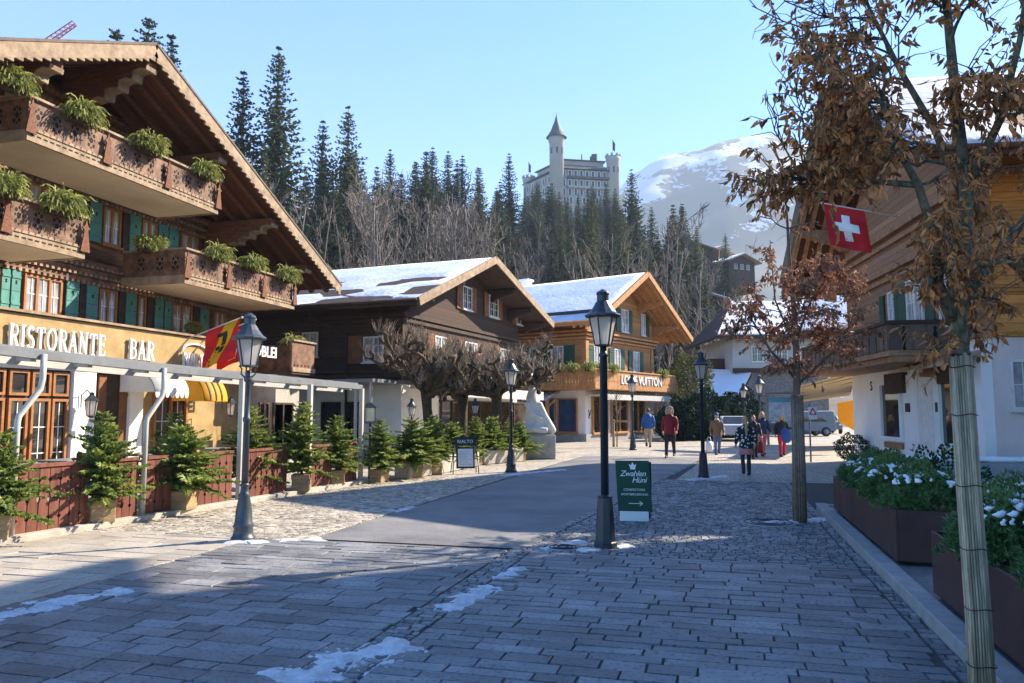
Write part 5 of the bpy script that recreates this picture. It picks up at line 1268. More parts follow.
# ---- small firs in boxes, planter pines, balcony greenery
def fir_crown(seed, h, rad, levels=18):
    r = random.Random(seed); mb = MB()
    def twig(p, d, L_, lv=0):
        s = d.cross(_z); s = s.normalized() if s.length > .01 else Vector((1,0,0)); n = s.cross(d)
        for q in (s, (n+s*.3).normalized()):
            w_ = .026; mb.add([p - q*.006, p + d*L_*.35 - q*w_, p + d*L_, p + d*L_*.35 + q*w_], [(0,1,2,3)])
    for k in range(levels):
        t = k/levels; z = h*(.06 + .92*t); R0 = rad*(1-t)**.8*r.uniform(.85,1.15) + .03; n = 8 if t < .7 else 5; a0 = r.random()*6.28
        for i in range(n):
            a = a0 + 6.283*i/n + r.uniform(-.35,.35); L_ = R0*r.uniform(.4,1.25); d = Vector((math.cos(a), math.sin(a), r.uniform(-.15,.55)+t*.5)).normalized(); s = d.cross(_z).normalized()
            m = max(3, int(L_/.045)); p0 = Vector((0,0,z))
            for j in range(m):
                u = (j+.5)/m; p = p0 + d*(L_*u) - _z*(.16*L_*u*u); wl = .05 + .17*L_*(1-u)
                for sg in (-1,1):
                    dd = (d*.75 + s*sg*.8 + rv(r)*.25 - _z*.08).normalized(); twig(p, dd, wl*r.uniform(.7,1.2))
                    if wl > .09:
                        q = p + dd*wl*.55
                        for sg2 in (-1,1): twig(q, (dd + s*sg2*.6 + rv(r)*.3).normalized(), wl*.55)
            twig(p0 + d*(L_*.9) - _z*(.13*L_), d, .10)
    return mb
def potted_fir(seed, h, rad, bx=.34):
    o = thing('potted_fir', '', 'potted tree', (0,0,0)); 
    mb = MB(); mb.box(-bx/2,bx/2,-bx/2,bx/2,0,.34); mb.box(-bx/2-.012,bx/2+.012,-bx/2-.012,bx/2+.012,.24,.335); mb.build('planter_box', m_['crate'], o, bevel=.008)
    mb = MB(); mb.tube([(0,0,.3),(0,0,.34+h*.5),(0,0,.34+h*.97)], [.03,.02,.005], 6); mb.build('trunk', m_['bark'], o)
    mb = fir_crown(seed, h, rad); mb.T = Matrix(); 
    for v in mb.v: v.z += .32
    mb.build('crown', m_['needle_fir'], o, fix=False); return o
FP = [potted_fir(41,1.35,.68), potted_fir(42,1.15,.78), potted_fir(43,1.55,.70)]; uf = [0]*3
def fir(k, P, s, label, group='small firs in boxes along the terrace'):
    if uf[k]: c = dup(FP[k], P, rnd.random()*6.28, (s*rnd.uniform(.95,1.25), s*rnd.uniform(.95,1.25), s*rnd.uniform(.88,1.12)))
    else: place(FP[k], P, rnd.random()*6.28, s); c = FP[k]; uf[k] = 1
    c['label'] = label; c['group'] = group; return c
for k, px, off, s, lab in ((1,-6,.0,.95,'potted fir cut off by the left picture edge'),(0,99,.0,1.0,'potted fir in a pine box right of the first long fence panel'),(1,180,.02,1.0,'bushy potted fir between the bent downpipe and the next fence panel'),
    (2,213,-.9,.9,'fir behind the fence panel, left of the ornate lantern post'),(2,262,-.35,.9,'fir right behind the ornate lantern post'),(2,297,.10,1.02,'tall fir with drooping lower branches before the terrace posts'),
    (0,336,.0,1.0,'fir in a pine box with a bare tip near the end of the fence'),(1,232,-1.6,.8,'small fir behind the left side of the ornate lantern'),(0,318,-1.4,.8,'fir set back on the terrace behind the small panel')):
    p = fpt(px) + fn*off; fir(k, Vector((p.x,p.y,.06)), s, lab)
for k, px, D, s, lab in ((0,379,19.0,1.0,'fir in a box right of the slim menu post'),(1,412,20.2,1.05,'bushy fir in a stone tub left of the menu easel'),(0,433,21.2,.95,'bushy fir just left of the menu easel'),(1,452,23.5,.95,'fir behind the menu easel'),
    (2,476,25.0,.8,'fir right of the menu easel in the row by the statue'),(1,492,25.8,.95,'fir in the middle of the row by the statue'),(0,508,26.6,.9,'fir hidden partly by the slim lamp post'),(1,520,27.4,.85,'last fir of the row, touching the statue pedestal')):
    fir(k, GD(px, D, -.005), s, lab, 'firs around the little square')
for pa, Da, pb_, Db, lab in ((402,20.0,424,21.0,'stone trough under the bushy firs left of the easel'),(428,21.2,472,24.6,'long low stone trough behind the menu easel'),(478,25.2,518,27.0,'long low stone trough leading to the statue')):
    a, b = GD(pa,Da), GD(pb_,Db); o = thing('stone_trough', lab, 'planter', a); d = (b-a).normalized()
    mb = MB(); mb.bar(a+_z*.24-Vector((0,0,.01)), b+_z*.23, .5, .48); mb.build('basin', m_['stone_pale'], o, bevel=.03)
    mb = MB(); mb.bar(a+_z*.485+d*.05, b+_z*.485-d*.05, .40, .03); mb.build('soil', m_['joint'], o)
def pine_bush(seed, rx, rz, n=2300):
    r = random.Random(seed); mb = MB()
    for i in range(n):
        v = rv(r); v.z = abs(v.z)*1.0 - .02; q = (.55 + .45*r.random()**.5)
        lump = 1 + .5*noise.noise(v*2.4 + Vector((seed,0,0)))
        p = Vector((v.x*rx, v.y*rx, v.z*rz))*q*lump; o_ = (v + _z*.45 + rv(r)*.35).normalized()
        for k in range(8):
            d = (o_ + rv(r)*.75).normalized(); s = d.cross(rv(r)); s = s.normalized()*.0070
            L_ = r.uniform(.035,.062); mb.add([p-s, p+s, p+d*L_], [(0,1,2)])
    return mb
def planter_pine(seed, rx, rz):
    o = thing('dwarf_pine', '', 'shrub'); pb_m = pine_bush(seed, rx, rz)
    mb = MB(); r = random.Random(seed)
    for k in range(9):
        v = rv(r); v.z = abs(v.z)*.6; mb.tube([(0,0,-.12), Vector((v.x*rx*.4, v.y*rx*.4, v.z*rz*.5)), Vector((v.x*rx*.85, v.y*rx*.85, v.z*rz*.85+.05))], [.016,.012,.006], 5)
    mb.build('stems', m_['bark'], o)
    mb = MB()
    c = rv(r); 
    for k in range(60):
        a = r.random()*6.28; q = r.random()**.5*.75; x, y = math.cos(a)*rx*q, math.sin(a)*rx*q; z = rz*math.sqrt(max(.1,1-q*q))*.93
        g = r.uniform(.18,.75); mb.loft([((x,y,z-.03),.02,.02),((x+.01,y,z-.01),.065*g*r.uniform(.6,1.5),.05*g),((x-.01*g,y+.01,z+.008),.045*g,.035*g),((x,y,z+.016),.008,.008)], 7)
    pb_m.merge(mb, 1); pb_m.build('foliage', [m_['needle_pine'], m_['snow']], o, fix=False); return o
PP = [planter_pine(51,.43,.47), planter_pine(52,.42,.50), planter_pine(53,.46,.44)]; up_ = [0]*3
def pine(k, P, s, lab):
    if up_[k]: c = dup(PP[k], P, rnd.random()*6.28, s)
    else: place(PP[k], P, rnd.random()*6.28, s); c = PP[k]; up_[k] = 1
    c['label'] = lab; c['group'] = 'dwarf pines in the steel planters'
yP2 = G(922,592,.12).y; yP1 = G(888,561,.12).y; yP0 = G(825.5,508,.12).y
PL = [(3.2,yP2,'nearest dark rust steel planter, behind the reed wrapped trunk'),(yP1,yP1+2.85,'long rust steel planter in the middle of the kerb row'),(yP1+2.88,yP1+4.0,'short rust steel planter, second from the far end of the row'),(yP1+4.03,max(yP0,yP1+4.6),'smallest rust steel planter at the far end of the row')]
for y0, y1, lab in PL:
    o = thing('steel_planter', lab, 'planter', (2.2,y0,.08)); x0, x1 = 1.765, 2.62
    mb = MB(); t = .03; z0, z1 = .12, .655
    mb.box(x0,x0+t,y0,y1,z0,z1); mb.box(x1-t,x1,y0,y1,z0,z1); mb.box(x0+t,x1-t,y0,y0+t,z0,z1); mb.box(x0+t,x1-t,y1-t,y1,z0,z1); mb.box(x0+t,x1-t,y0+t,y1-t,z0,z0+.03); mb.build('sheet_steel_trough', m_['corten'], o, bevel=.006)
    mb = MB(); mb.box(x0+t,x1-t,y0+t,y1-t,.5,.60); mb.build('soil', M('needle litter', (.28,.17,.09), (.10,.07,.045), scale=25, bump=.6), o)
    mb = MB(); mb.box(x0+.1,x1-.1,y0+.1,y1-.1,.08,.12); mb.build('plinth', m_['rubber'], o)
n = 0
ords = ['nearest','second','third','fourth','fifth','sixth','seventh','eighth','ninth','tenth','eleventh','twelfth']
for y, dx, k, s in ((4.2,.1,0,.95),(4.95,-.12,1,.92),(5.7,.15,2,.95),(6.45,-.14,0,.95),(yP2-.38,.08,1,.9),(yP1+.45,.04,2,1.0),(yP1+1.25,-.12,1,.95),(yP1+2.05,.08,0,.95),(yP1+2.75,-.05,2,.85),(yP1+3.4,.05,1,.85),(yP1+4.0,-.05,0,.8),(yP1+4.5,.0,2,.7)):
    pine(k, Vector((2.16+dx, y, .64)), s, 'snow dusted dwarf pine, %s in the planter row counted from the camera' % ords[n]); n += 1
def tuft(seed, n, w_, drop, mat):
    r = random.Random(seed); o = thing('balcony_greenery', '', 'plant'); mb = MB()
    for i in range(n):
        p = Vector((r.uniform(-.12,.12), r.uniform(-w_,w_)*.8, r.uniform(-.05,.12))); d = Vector((r.uniform(-.4,1.0), r.uniform(-.9,.9), r.uniform(.2,1.1))).normalized(); L_ = r.uniform(.22,.5)
        pts = []; q = p
        for k in range(5): pts.append(q); q = q + d*(L_/4); d = (d - _z*(.42*drop*r.uniform(.5,1.4))).normalized()
        for k in range(4):
            s = rv(r)*(.020 - .002*k); mb.add([pts[k]-s, pts[k]+s, pts[k+1]+s*.8, pts[k+1]-s*.8], [(0,1,2,3)])
            for _ in range(2):
                e = pts[k].lerp(pts[k+1], r.random()); f = e + (d + rv(r)*.9).normalized()*.07; s = rv(r)*.012; mb.add([e-s, e+s, f], [(0,1,2)])
    mb.build('foliage', mat, o, fix=False); mb = MB(); mb.box(-.13,.10,-w_*.85,w_*.85,-.20,-.02); mb.build('flower_box', m_['wood_dark_plain'], o); return o
BP_ = [tuft(61,560,.34,2.1,m_['needle_balcony']), tuft(62,600,.38,1.7,m_['needle_balcony'])]; ut = [0]*2
def green(k, P, s, lab):
    if ut[k]: c = dup(BP_[k], P, rnd.uniform(-.2,.2), s)
    else: place(BP_[k], P, 0, s); c = BP_[k]; ut[k] = 1
    c['label'] = lab; c['group'] = 'greenery on the balconies'
XB = -13.72
for px, z, s, k, lab in ((10,8.42,.95,0,'leftmost evergreen bunch on the top balcony, by its shaded side'),(80,8.40,1.05,0,'second evergreen bunch on the front of the top balcony'),(147,8.40,1.0,1,'third evergreen bunch on the front of the top balcony'),(203,8.40,.95,0,'last evergreen bunch at the right end of the top balcony'),
    (60,6.22,1.1,0,'big drooping bunch at the right end of the left middle balcony'),(-2,6.22,1.0,1,'bunch at the left picture edge on the middle balcony'),(216,6.22,.95,0,'first drooping bunch on the front of the right middle balcony'),(251,6.22,.95,1,'second bunch on the front of the right middle balcony'),(285,6.22,1.0,0,'bunch on the far corner of the right middle balcony')):
    green(k, Vector((XB+.05, fy(px,XB,z), z-.07)), s*1.02, lab)
green(1, Vector((-14.9, 17.3, 6.2)), 1.0, 'wide dark bunch on the shaded side of the right middle balcony')
green(0, Vector((-15.5, fy(193,-15.5,4.2), 4.25)), .7, 'small bunch on the ledge above the RIALTO sign')
green(0, Vector((-14.1, fy(292,-14.1,3.9), 4.0)), 1.05, 'drooping bunch on the shop annexe parapet')
for px in (600, 612, 588, 676, 662): 
    P0 = w3(1.25,0,4.15); t = onl(P0, XD3, px); green(px % 2, P0 + XD3*t, 1.1, 'bunch on the honey chalet balcony railing, ' + {600:'behind the near lantern',612:'right of the near lantern',588:'at the near corner',676:'at its far right end',662:'above the end of the gold letters'}[px])
for px in (534, 548, 560, 572):
    P0 = w3(0,-1.28,4.15); t = onl(P0, XS3, px); c = green(px//2 % 2, P0 + XS3*t, 1.1, 'bunch on the side balcony of the honey chalet, number one to the statue side' if px == 534 else 'bunch on the side balcony of the honey chalet, below its side window' if px == 548 else 'bunch on the side balcony of the honey chalet, right of its side window' if px == 560 else 'bunch nearest the corner on the honey chalet side balcony')
# garden shrubs by the right chalet and dark hedge beside the honey chalet
def leaf_bush(seed, rx, ry, rz, n, mat, P, lab, sz=.07, snow=False):
    r = random.Random(seed); o = thing('garden_shrub', lab, 'shrub', P); mb = MB(Matrix.Translation(Vector(P)))
    for i in range(n):
        v = rv(r); lump = 1 + .30*noise.noise(v*2.5 + Vector((seed,0,0))); p = Vector((v.x*rx, v.y*ry, rz + v.z*rz*.98))*1*(lump if lump < 1.3 else 1.3); p = Vector((p.x*(.7+.3*r.random()), p.y*(.7+.3*r.random()), max(.02,p.z)))
        d = (v + rv(r)*.8 + _z*.3).normalized(); s = d.cross(rv(r)).normalized()*sz*.32; mb.add([p, p+d*sz*.5+s, p+d*sz, p+d*sz*.5-s], [(0,1,2,3)])
    mb.build('foliage', mat, o, fix=False)
    mb = MB(Matrix.Translation(Vector(P)))
    for k in range(7):
        v = rv(r); mb.tube([(0,0,-.02),(v.x*rx*.3,v.y*ry*.3,rz*.7),(v.x*rx*.7,v.y*ry*.7,rz*(1.1+abs(v.z)*.6))],[.03,.02,.008],5)
    mb.build('stems', m_['bark'], o); return o
gm = M('dark evergreen leaves', (.035,.085,.030), (.02,.05,.02), scale=3, isl=.5, trans=.15)
leaf_bush(71,.62,.6,.42,2600,gm,(2.85,15.6,.08),'rounded dark evergreen shrub behind the far end of the planters')
leaf_bush(72,.55,.5,.42,1700,gm,GD(853,26,.08),'evergreen shrub in front of the white chalet corner')
leaf_bush(73,.6,.6,.5,1700,gm,(3.3,13.2,.08),'low dark shrub behind the rust planters, left part')
hd = M('dark hedge needles', (.022,.050,.026), (.014,.032,.018), scale=1, isl=.5, trans=.1)
for k, (px, D, rx, rz, lab) in enumerate(((690,47,1.5,1.25,'dark yew at the right corner of the honey chalet'),(706,50,1.6,1.4,'tall dark yew behind the man in the brown coat'),(724,52,1.6,1.15,'dark yew below the snowy shed roof'),(741,54,1.5,1.5,'dark yew in front of the stone wall'),(676,46,1.1,.95,'low dark yew touching the honey chalet shop window'))):
    leaf_bush(80+k, rx, rx, rz, 3600, hd, GD(px, D), lab, .22)
leaf_bush(90,1.5,1.5,2.2,5200,m_['needle_larch'],GD(690,53)+_z*1.2,'yellow green garden tree behind the far end of the honey chalet', .2)
# ------------------------------------------------------------------ street lamps
def lamp(kind, metal):
    o = thing('street_lamp', '', 'street lamp')
    if kind == 'A':                         # plain octagonal pedestal
        mb = MB(); mb.lathe([(.15,0),(.15,.06),(.135,.08),(.095,.62),(.10,.64),(.055,.66)], 8, smooth=False, rot=.5); mb.build('pedestal', m_[metal], o, bevel=.004)
        mb = MB(); mb.lathe([(.052,.64),(.05,2.42),(.062,2.43),(.062,2.46),(.045,2.48),(.04,2.56)], 14); mb.build('post', m_[metal], o); zl, s = 2.55, 1.
    else:                                   # turned baluster base
        mb = MB(); mb.lathe([(.165,0),(.165,.04),(.14,.06),(.125,.16),(.145,.19),(.12,.23),(.105,.42),(.075,.58),(.085,.61),(.06,.64),(.055,.72),(.07,.74),(.05,.77)], 14); mb.build('pedestal', m_[metal], o)
        mb = MB(); mb.lathe([(.048,.75),(.043,1.6),(.055,1.62),(.055,1.66),(.04,1.68),(.036,2.15),(.055,2.17),(.06,2.21),(.04,2.24),(.04,2.32)], 12)
        for a in range(4):
            v = Vector((math.cos(a*1.5708), math.sin(a*1.5708), 0)); mb.tube([v*.045+_z*2.22, v*.10+_z*2.27, v*.09+_z*2.34, v*.13+_z*2.385], .011, 5)
        mb.build('post', m_[metal], o); zl, s = 2.36, 1.0
    n = 6
    w0, w1, hg = .105*s, .185*s, .40*s
    mb = MB(); mb.lathe([(w0*.96,zl+.03),(w1*.96,zl+hg)], n, smooth=False); lt = mb.build('lantern_glass', m_['lantern'], o)
    mb = MB()
    for k in range(n):
        a = k*2*math.pi/n; c, d = math.cos(a), math.sin(a); mb.bar((w0*c,w0*d,zl+.02),(w1*c,w1*d,zl+hg),.016,.016)
    mb.lathe([(.04,zl),(w0*1.1,zl+.012),(w0*1.1,zl+.032),(.03,zl+.034)], n, smooth=False); mb.build('lantern_cage', m_[metal], o)
    mb = MB(); z0 = zl + hg
    mb.lathe([(w1*.98,z0-.02),(w1*1.28,z0-.005),(w1*1.28,z0+.018),(w1*1.02,z0+.05),(w1*.72,z0+.12),(w1*.50,z0+.19),(w1*.42,z0+.20),(w1*.42,z0+.285),(w1*.47,z0+.29),(w1*.44,z0+.32),(w1*.2,z0+.35),(.008,z0+.365)], 12, smooth=False)
    mb.build('lantern_roof', m_[metal], o, bevel=.003)
    mb = MB(); mb.lathe([(.03,zl+.03),(.035,zl+.17),(.02,zl+.2),(.045,zl+.24),(.04,zl+.3),(.01,zl+.33)], 8); mb.build('bulb', m_['win_white'], o)
    return o
LA = lamp('A','lamp_metal'); LB = lamp('B','lamp_metal_light'); LB2 = lamp('B','lamp_metal'); 
def put(o, px, py, ytop, hp, label, first=True, D=None, rz=.3):
    P = G(px, py) if D is None else GD(px, D); s = (AD(px, ytop, P.dot(_ch)).z)/hp
    if first: place(o, P, rz, s); c = o
    else: c = dup(o, P, rz, s)
    c['label'] = label; c['group'] = 'street lamps'; return c
HA, HB = 2.55+.40+.365, 2.36+.40+.365
put(LA,605.5,547,289,HA,'nearest street lamp, dark with a tall octagonal pedestal, beside the green sign')
put(LB,243,540,313,HB,'ornate grey street lamp with a turned base before the terrace fence')
put(LB2,511,472,358,HB,'slim street lamp left of the white statue')
put(LB2,633,450,374,HB,'small street lamp before the honey chalet shop front', False)
put(LA,703.5,478,351,HA,'dark street lamp with a conical pedestal left of the woman in the dotted coat', False)
put(LB2,745,0,383,HB,'distant street lamp rising over the woman in the dotted coat', False, 40)
put(LB,761,0,375,HB,'street lamp rising behind the woman in the navy jacket', False, 33)
for px, D, y, lab in ((411,22.8,398,'low lantern on the square left of the menu easel'),(475,26.3,398,'low lantern on the square right of the menu easel')):
    put(LB2, px, 0, y, HB, lab, False, D)
# green advertising stand
gP = G(634,521); gx = (_cr*.985 - _ch*.17).normalized(); gy = _z.cross(gx)     # gx along its face
gs = thing('pavement_sign', 'dark green pavement sign with white script and an arrow beside the near lamp', 'sign', gP)
T = frame(gP - gx*.24 + _z*.14 , gx, (_z + gy*.17 - gx*.06).normalized())
mb = MB(T); mb.box(0,.53,0,.80,-.02,.012); mb.build('front_panel', m_['sign_green'], gs, bevel=.004)
T2_ = frame(gP - gx*.24 + gy*.42 + _z*.14, gx, (_z - gy*.22).normalized()); mb = MB(T2_); mb.box(.01,.52,0,.78,-.012,.02); mb.build('rear_panel', m_['sign_green'], gs, bevel=.004)
mb = MB(frame(gP - gx*.24, gx, _z)); mb.box(.02,.47,0.0,.15,-.05,.03); mb.build('foot_block', m_['white'], gs, bevel=.004)
mb = MB(frame(gP - gx*.24, gx, _z)); mb.box(.0,.5,.0,.10,-.40,-.34); mb.build('rear_foot', m_['charcoal'], gs)
Tt = T @ Matrix.Translation((0,0,.0135))
text('Zwahlen', .125, LM, gs, Tt @ Matrix.Translation((.06,.555,0)), .001, .35, 'script', space=.92); text('Hüni', .125, LM, gs, Tt @ Matrix.Translation((.24,.455,0)), .001, .35, 'script', space=.92)
text('CONFECTION', .052, LM, gs, Tt @ Matrix.Translation((.27,.325,0)), .001, 0, 'lettering', 'CENTER'); text('SPORTBEKLEIDUNG', .047, LM, gs, Tt @ Matrix.Translation((.27,.255,0)), .001, 0, 'lettering', 'CENTER')
mb = MB(Tt); mb.box(.17,.38,.125,.135,0,.002); mb.bar((.34,.165,.0025),(.385,.13,.0025),.01,.003,(0,0,1)); mb.bar((.34,.095,.0035),(.385,.13,.0035),.01,.003,(0,0,1)); mb.build('arrow', LM, gs)
mb = MB(Tt)
mb.prism([(.235,.66),(.305,.66),(.315,.70),(.33,.75),(.295,.725),(.27,.775),(.245,.725),(.21,.75),(.225,.70)], 'z', 0, .002); mb.build('emblem', LM, gs)
# menu easel with a dark header
eP = G(466,474); ex = (_cr*.97+_ch*.2).normalized(); ey = _z.cross(ex)
es = thing('menu_easel', 'dark metal menu easel with a white sheet in front of the firs', 'sign', eP)
for s in (-1,1):
    for q, t in ((0,.14),(.5,-.05)):
        mb = MB(); mb.tube([eP+ex*(.36*s)+ey*q, eP+ex*(.30*s)+ey*.2+_z*.86], .014, 6); mb.build('leg', m_['charcoal'], es)
T = frame(eP-ex*.30+ey*.05+_z*.12, ex, (_z+ey*.2).normalized())
mb = MB(T); mb.box(.04,.56,.03,.62,-.02,.01); mb.build('board', m_['charcoal'], es)
mb = MB(T); mb.box(.09,.51,.08,.57,.011,.016); mb.build('menu_sheet', m_['win_white'], es)
mb = MB(T); mb.box(.0,.60,.66,.90,-.015,.012); mb.build('header', m_['charcoal'], es)
text('RIALTO', .13, LM, es, T @ Matrix.Translation((.30,.73,.013)), .001, 0, 'lettering', 'CENTER')
mb = MB(T); 
for k in range(9): mb.box(.13,.47-.05*(k%3),.13+k*.045,.137+k*.045,.0165,.0175)
mb.build('menu_lines', m_['metal_grey'], es)
# slim post with a lantern shaped menu box
P = GD(369, 19.0); o = thing('menu_post', 'slim post carrying a lantern shaped glass menu box at the end of the terrace', 'post', P); T = Tz(P, .3)
mb = MB(T); mb.tube([(0,0,0),(0,0,1.42)], .028, 8); mb.lathe([(.09,0),(.09,.03),(.03,.06)], 10); mb.build('post', m_['lamp_metal_light'], o)
mb = MB(T); mb.box(-.14,.14,-.07,.07,1.42,1.47); mb.box(-.17,.17,-.10,.10,1.80,1.84); mb.prism([(-.15,1.842),(.15,1.842),(.05,1.93),(-.05,1.93)], 'y', -.06, .06); 
for x in (-.13,.13): mb.box(x-.012,x+.012,-.06,.06,1.47,1.80)
mb.build('box_frame', m_['lamp_metal_light'], o); mb = MB(T); mb.box(-.115,.115,-.04,.04,1.475,1.795); mb.build('glass', m_['pane'], o)
# road sign
P = G(811,462); o = thing('road_sign', 'small white road sign with a red triangle on a grey pole', 'road sign', P); T = frame(P+_z*1.45-_cr*.02, _cr, _z)
mb = MB(); mb.tube([P, P+_z*2.0], .03, 8); mb.build('pole', m_['metal_grey'], o)
mb = MB(T); mb.box(-.02,.27,0,.42,.032,.044); mb.build('plate', m_['white'], o)
mb = MB(T); a, b, c = (.01,.17), (.24,.17), (.125,.38)
for p, q in ((a,b),(b,c),(c,a)): mb.bar((*p,.048),(*q,.048),.035,.006,(0,0,1))
mb.build('red_triangle', m_['red'], o)
# statue on its block
sP = GD(535.5, 28.6); st = thing('statue_pedestal', 'low pale stone block under the white statue', 'pedestal', sP); T = frame(sP, _cr, _ch); K = 28.6/768/4.88
mb = MB(T); mb.box(-.78,.72,-.55,.55,0,.86); mb.build('block', m_['stone_pale'], st, bevel=.02)
mb = MB(T); mb.box(-.74,.68,-.5,.5,.862,.90); mb.build('top_slab', m_['stone_pale'], st, bevel=.01)
so_ = thing('statue', 'abstract white seated stone figure on the pale block', 'statue', sP + _z*.9)
T = frame(sP + _z*.9, _cr, _ch); mb = MB(T); rg = []
for z_, a, b, dp in ((530,180,360,.42),(512,188,362,.46),(488,205,352,.44),(466,213,328,.40),(440,222,312,.36),(410,227,302,.33),(380,229,298,.31),(352,230,290,.27),(336,236,288,.22),(325,240,286,.20),(312,240,282,.20),(300,243,272,.16),(290,247,262,.08)):
    rg.append((((a+b)/2*K - 275*K, .0, (530-z_)*K), (b-a)/2*K, dp))
mb.loft(rg, 18)
mb.tube([((235-275)*K,-.22,150*K),((250-275)*K,-.34,100*K),((300-275)*K,-.36,70*K),((330-275)*K,-.25,40*K)], [.13,.12,.11,.10], 8)
mb.tube([((292-275)*K,-.18,150*K),((318-275)*K,-.26,88*K),((350-275)*K,-.28,30*K),((362-275)*K,-.2,8*K)], [.11,.12,.14,.13], 8)
mb.tube([((200-275)*K,-.35,10*K),((260-275)*K,-.46,26*K),((330-275)*K,-.42,16*K)], [.12,.15,.13], 8)
mb.ball(((258-275)*K,-.08,212*K), .13, .15, .17)
mb.build('figure', m_['marble'], so_, remesh=.035)
# sapling with guard posts before the honey chalet
P = G(617,447); o = thing('guarded_sapling', 'thin bare sapling between two wooden guard posts near the honey chalet', 'tree', P); T = frame(P, _cr, _ch)
mb = MB(T)
for k in range(26):
    a = rnd.random()*6.28; z = 1.3+rnd.random()*1.2; mb.tube([(0,0,z),(math.cos(a)*.3,math.sin(a)*.3,z+.4),(math.cos(a)*.5,math.sin(a)*.5,z+.55)],[.014,.009,.006],3)
mb.tube([(0,0,0),(.02,0,1.4),(0,0,2.6)],[.035,.028,.012],6); mb.build('trunk', m_['bark_pale'], o)
for x in (-.15,.75):
    mb = MB(T); mb.tube([(x,.1,0),(x,.1,1.35)], .06, 8); mb.build('guard_post', m_['crate'], o)
mb = MB(T); mb.bar((-.2,.03,1.25),(.8,.03,1.25),.07,.1); mb.build('guard_rail', m_['crate'], o)
# map board, right background
P = GD(783, 40); o = thing('map_board', 'grey framed board with a pale blue map behind the women', 'notice board', P); T = frame(P, _cr, _z)
for x in (-.75,.75):
    mb = MB(T); mb.box(x-.05,x+.05,0,2.6,-.05,.05); mb.build('post', m_['metal_grey'], o)
mb = MB(T); mb.box(-.7,.7,1.25,2.45,-.02,.02); mb.build('panel', M('pale blue map', (.45,.52,.58), (.18,.32,.46), scale=4, grain=.3, bscale=14), o)
mb = MB(T); mb.box(-.7,.7,2.2,2.45,.021,.026); mb.build('heading', m_['panel_blue'], o); mb = MB(T); mb.box(-.95,.95,2.6,2.72,-.4,.3); mb.build('board_roof', m_['metal_grey'], o)
# cars in the far background
def car(loc, rz, paint, lab, van=False):
    o = thing('parked_car', lab, 'car', loc, rz, 'cars parked at the end of the street'); T = WM[o.name]
    pr = [(-2.05,.35),(-2.1,.75),(-1.95,.95),(-1.2,1.0),(-.55,1.42),(.9,1.45),(1.75,1.0),(2.05,.9),(2.08,.35)] if not van else [(-2.1,.35),(-2.15,.9),(-1.7,1.1),(-1.0,1.75),(1.95,1.8),(2.1,1.0),(2.1,.35)]
    rg = []
    mb = MB(T)
    for y, k in ((-.82,.94),(-.74,1.),(.74,1.),(.82,.94)): rg.append([(x*(.97 if abs(y) > .8 else 1), y, .35+(z-.35)*k) for x, z in pr])
    n = len(pr); mb.add([p for r in rg for p in r], [tuple(range(n)), tuple(range(4*n-1,3*n-1,-1))] + [(i*n+j, i*n+(j+1)%n, (i+1)*n+(j+1)%n, (i+1)*n+j) for i in range(3) for j in range(n)]); mb.build('body', m_[paint], o, bevel=.04)
    for y in (-.80,.80):
        for x in (-1.3,1.3):
            T2_ = T @ Matrix.Translation((x,y,.32)) @ Matrix.Rotation(R(90),4,'X'); mb = MB(T2_); mb.lathe([(.2,-.10),(.32,-.09),(.32,.09),(.2,.10)], 16); wl = mb.build('wheel', m_['rubber'], o); mb = MB(T2_); mb.lathe([(.19,-.11),(.19,.11)], 12); mb.build('rim', m_['metal_grey'], wl)
        mb = MB(T); s = .83 if y > 0 else -.83; mb.prism([(-1.05,1.02),(-.5,1.36),(.8,1.38),(1.45,1.03)], 'y', min(s*.96,s), max(s*.96,s)); mb.build('side_window', m_['pane_dark'], o)
    mb = MB(T); mb.add([(-1.26,-.66,1.02),(-1.26,.66,1.02),(-.6,.58,1.41),(-.6,-.58,1.41)], [(0,1,2,3)]); mb.v = [v + T.to_3x3() @ Vector((-.03,0,.02)) for v in mb.v]; mb.build('windscreen', m_['pane_dark'], o)
    for y in (-.6,.6):
        mb = MB(T); mb.ball((-2.06,y,.72), .06, .14, .08); mb.build('headlight', m_['win_white'], o)
    return o
car(GD(734,47), YAW+R(75), 'car_white', 'white car parked behind the man in the brown coat'); car(GD(826,62), YAW+R(80), 'car_silver', 'dark silver car under the striped market awning'); car(GD(803,55), YAW+R(5), 'car_silver', 'grey van far behind the woman in red trousers', True)
# garden walls with snow on the right, in front of the white chalet
for a, b, hh, th, lab in ((GD(866,16.2),GD(1060,15.2),.70,.35,'long low garden wall with a snow cap before the white chalet'),(GD(934,12.0),GD(1090,11.3),.55,.4,'second snow covered low wall, closer to the planters')):
    a.z = b.z = 0; o = thing('garden_wall', lab, 'wall', a); d = (b-a).normalized()
    mb = MB(); mb.bar(a+_z*(hh/2), b+_z*(hh/2), th, hh); mb.build('masonry', m_['stone'], o)
    mb = MB(); n = 40; L_ = (b-a).length; mb.loft([(a+d*(L_*i/n)+_z*(hh+.05), th*.56*(.9+.12*noise.noise(Vector((i*.4,a.x,0)))), .065*(1+.5*noise.noise(Vector((i*.5,1,a.x)))), _z.cross(d), _z) for i in range(n+1)], 10); mb.build('snow_cap', m_['snow'], o)
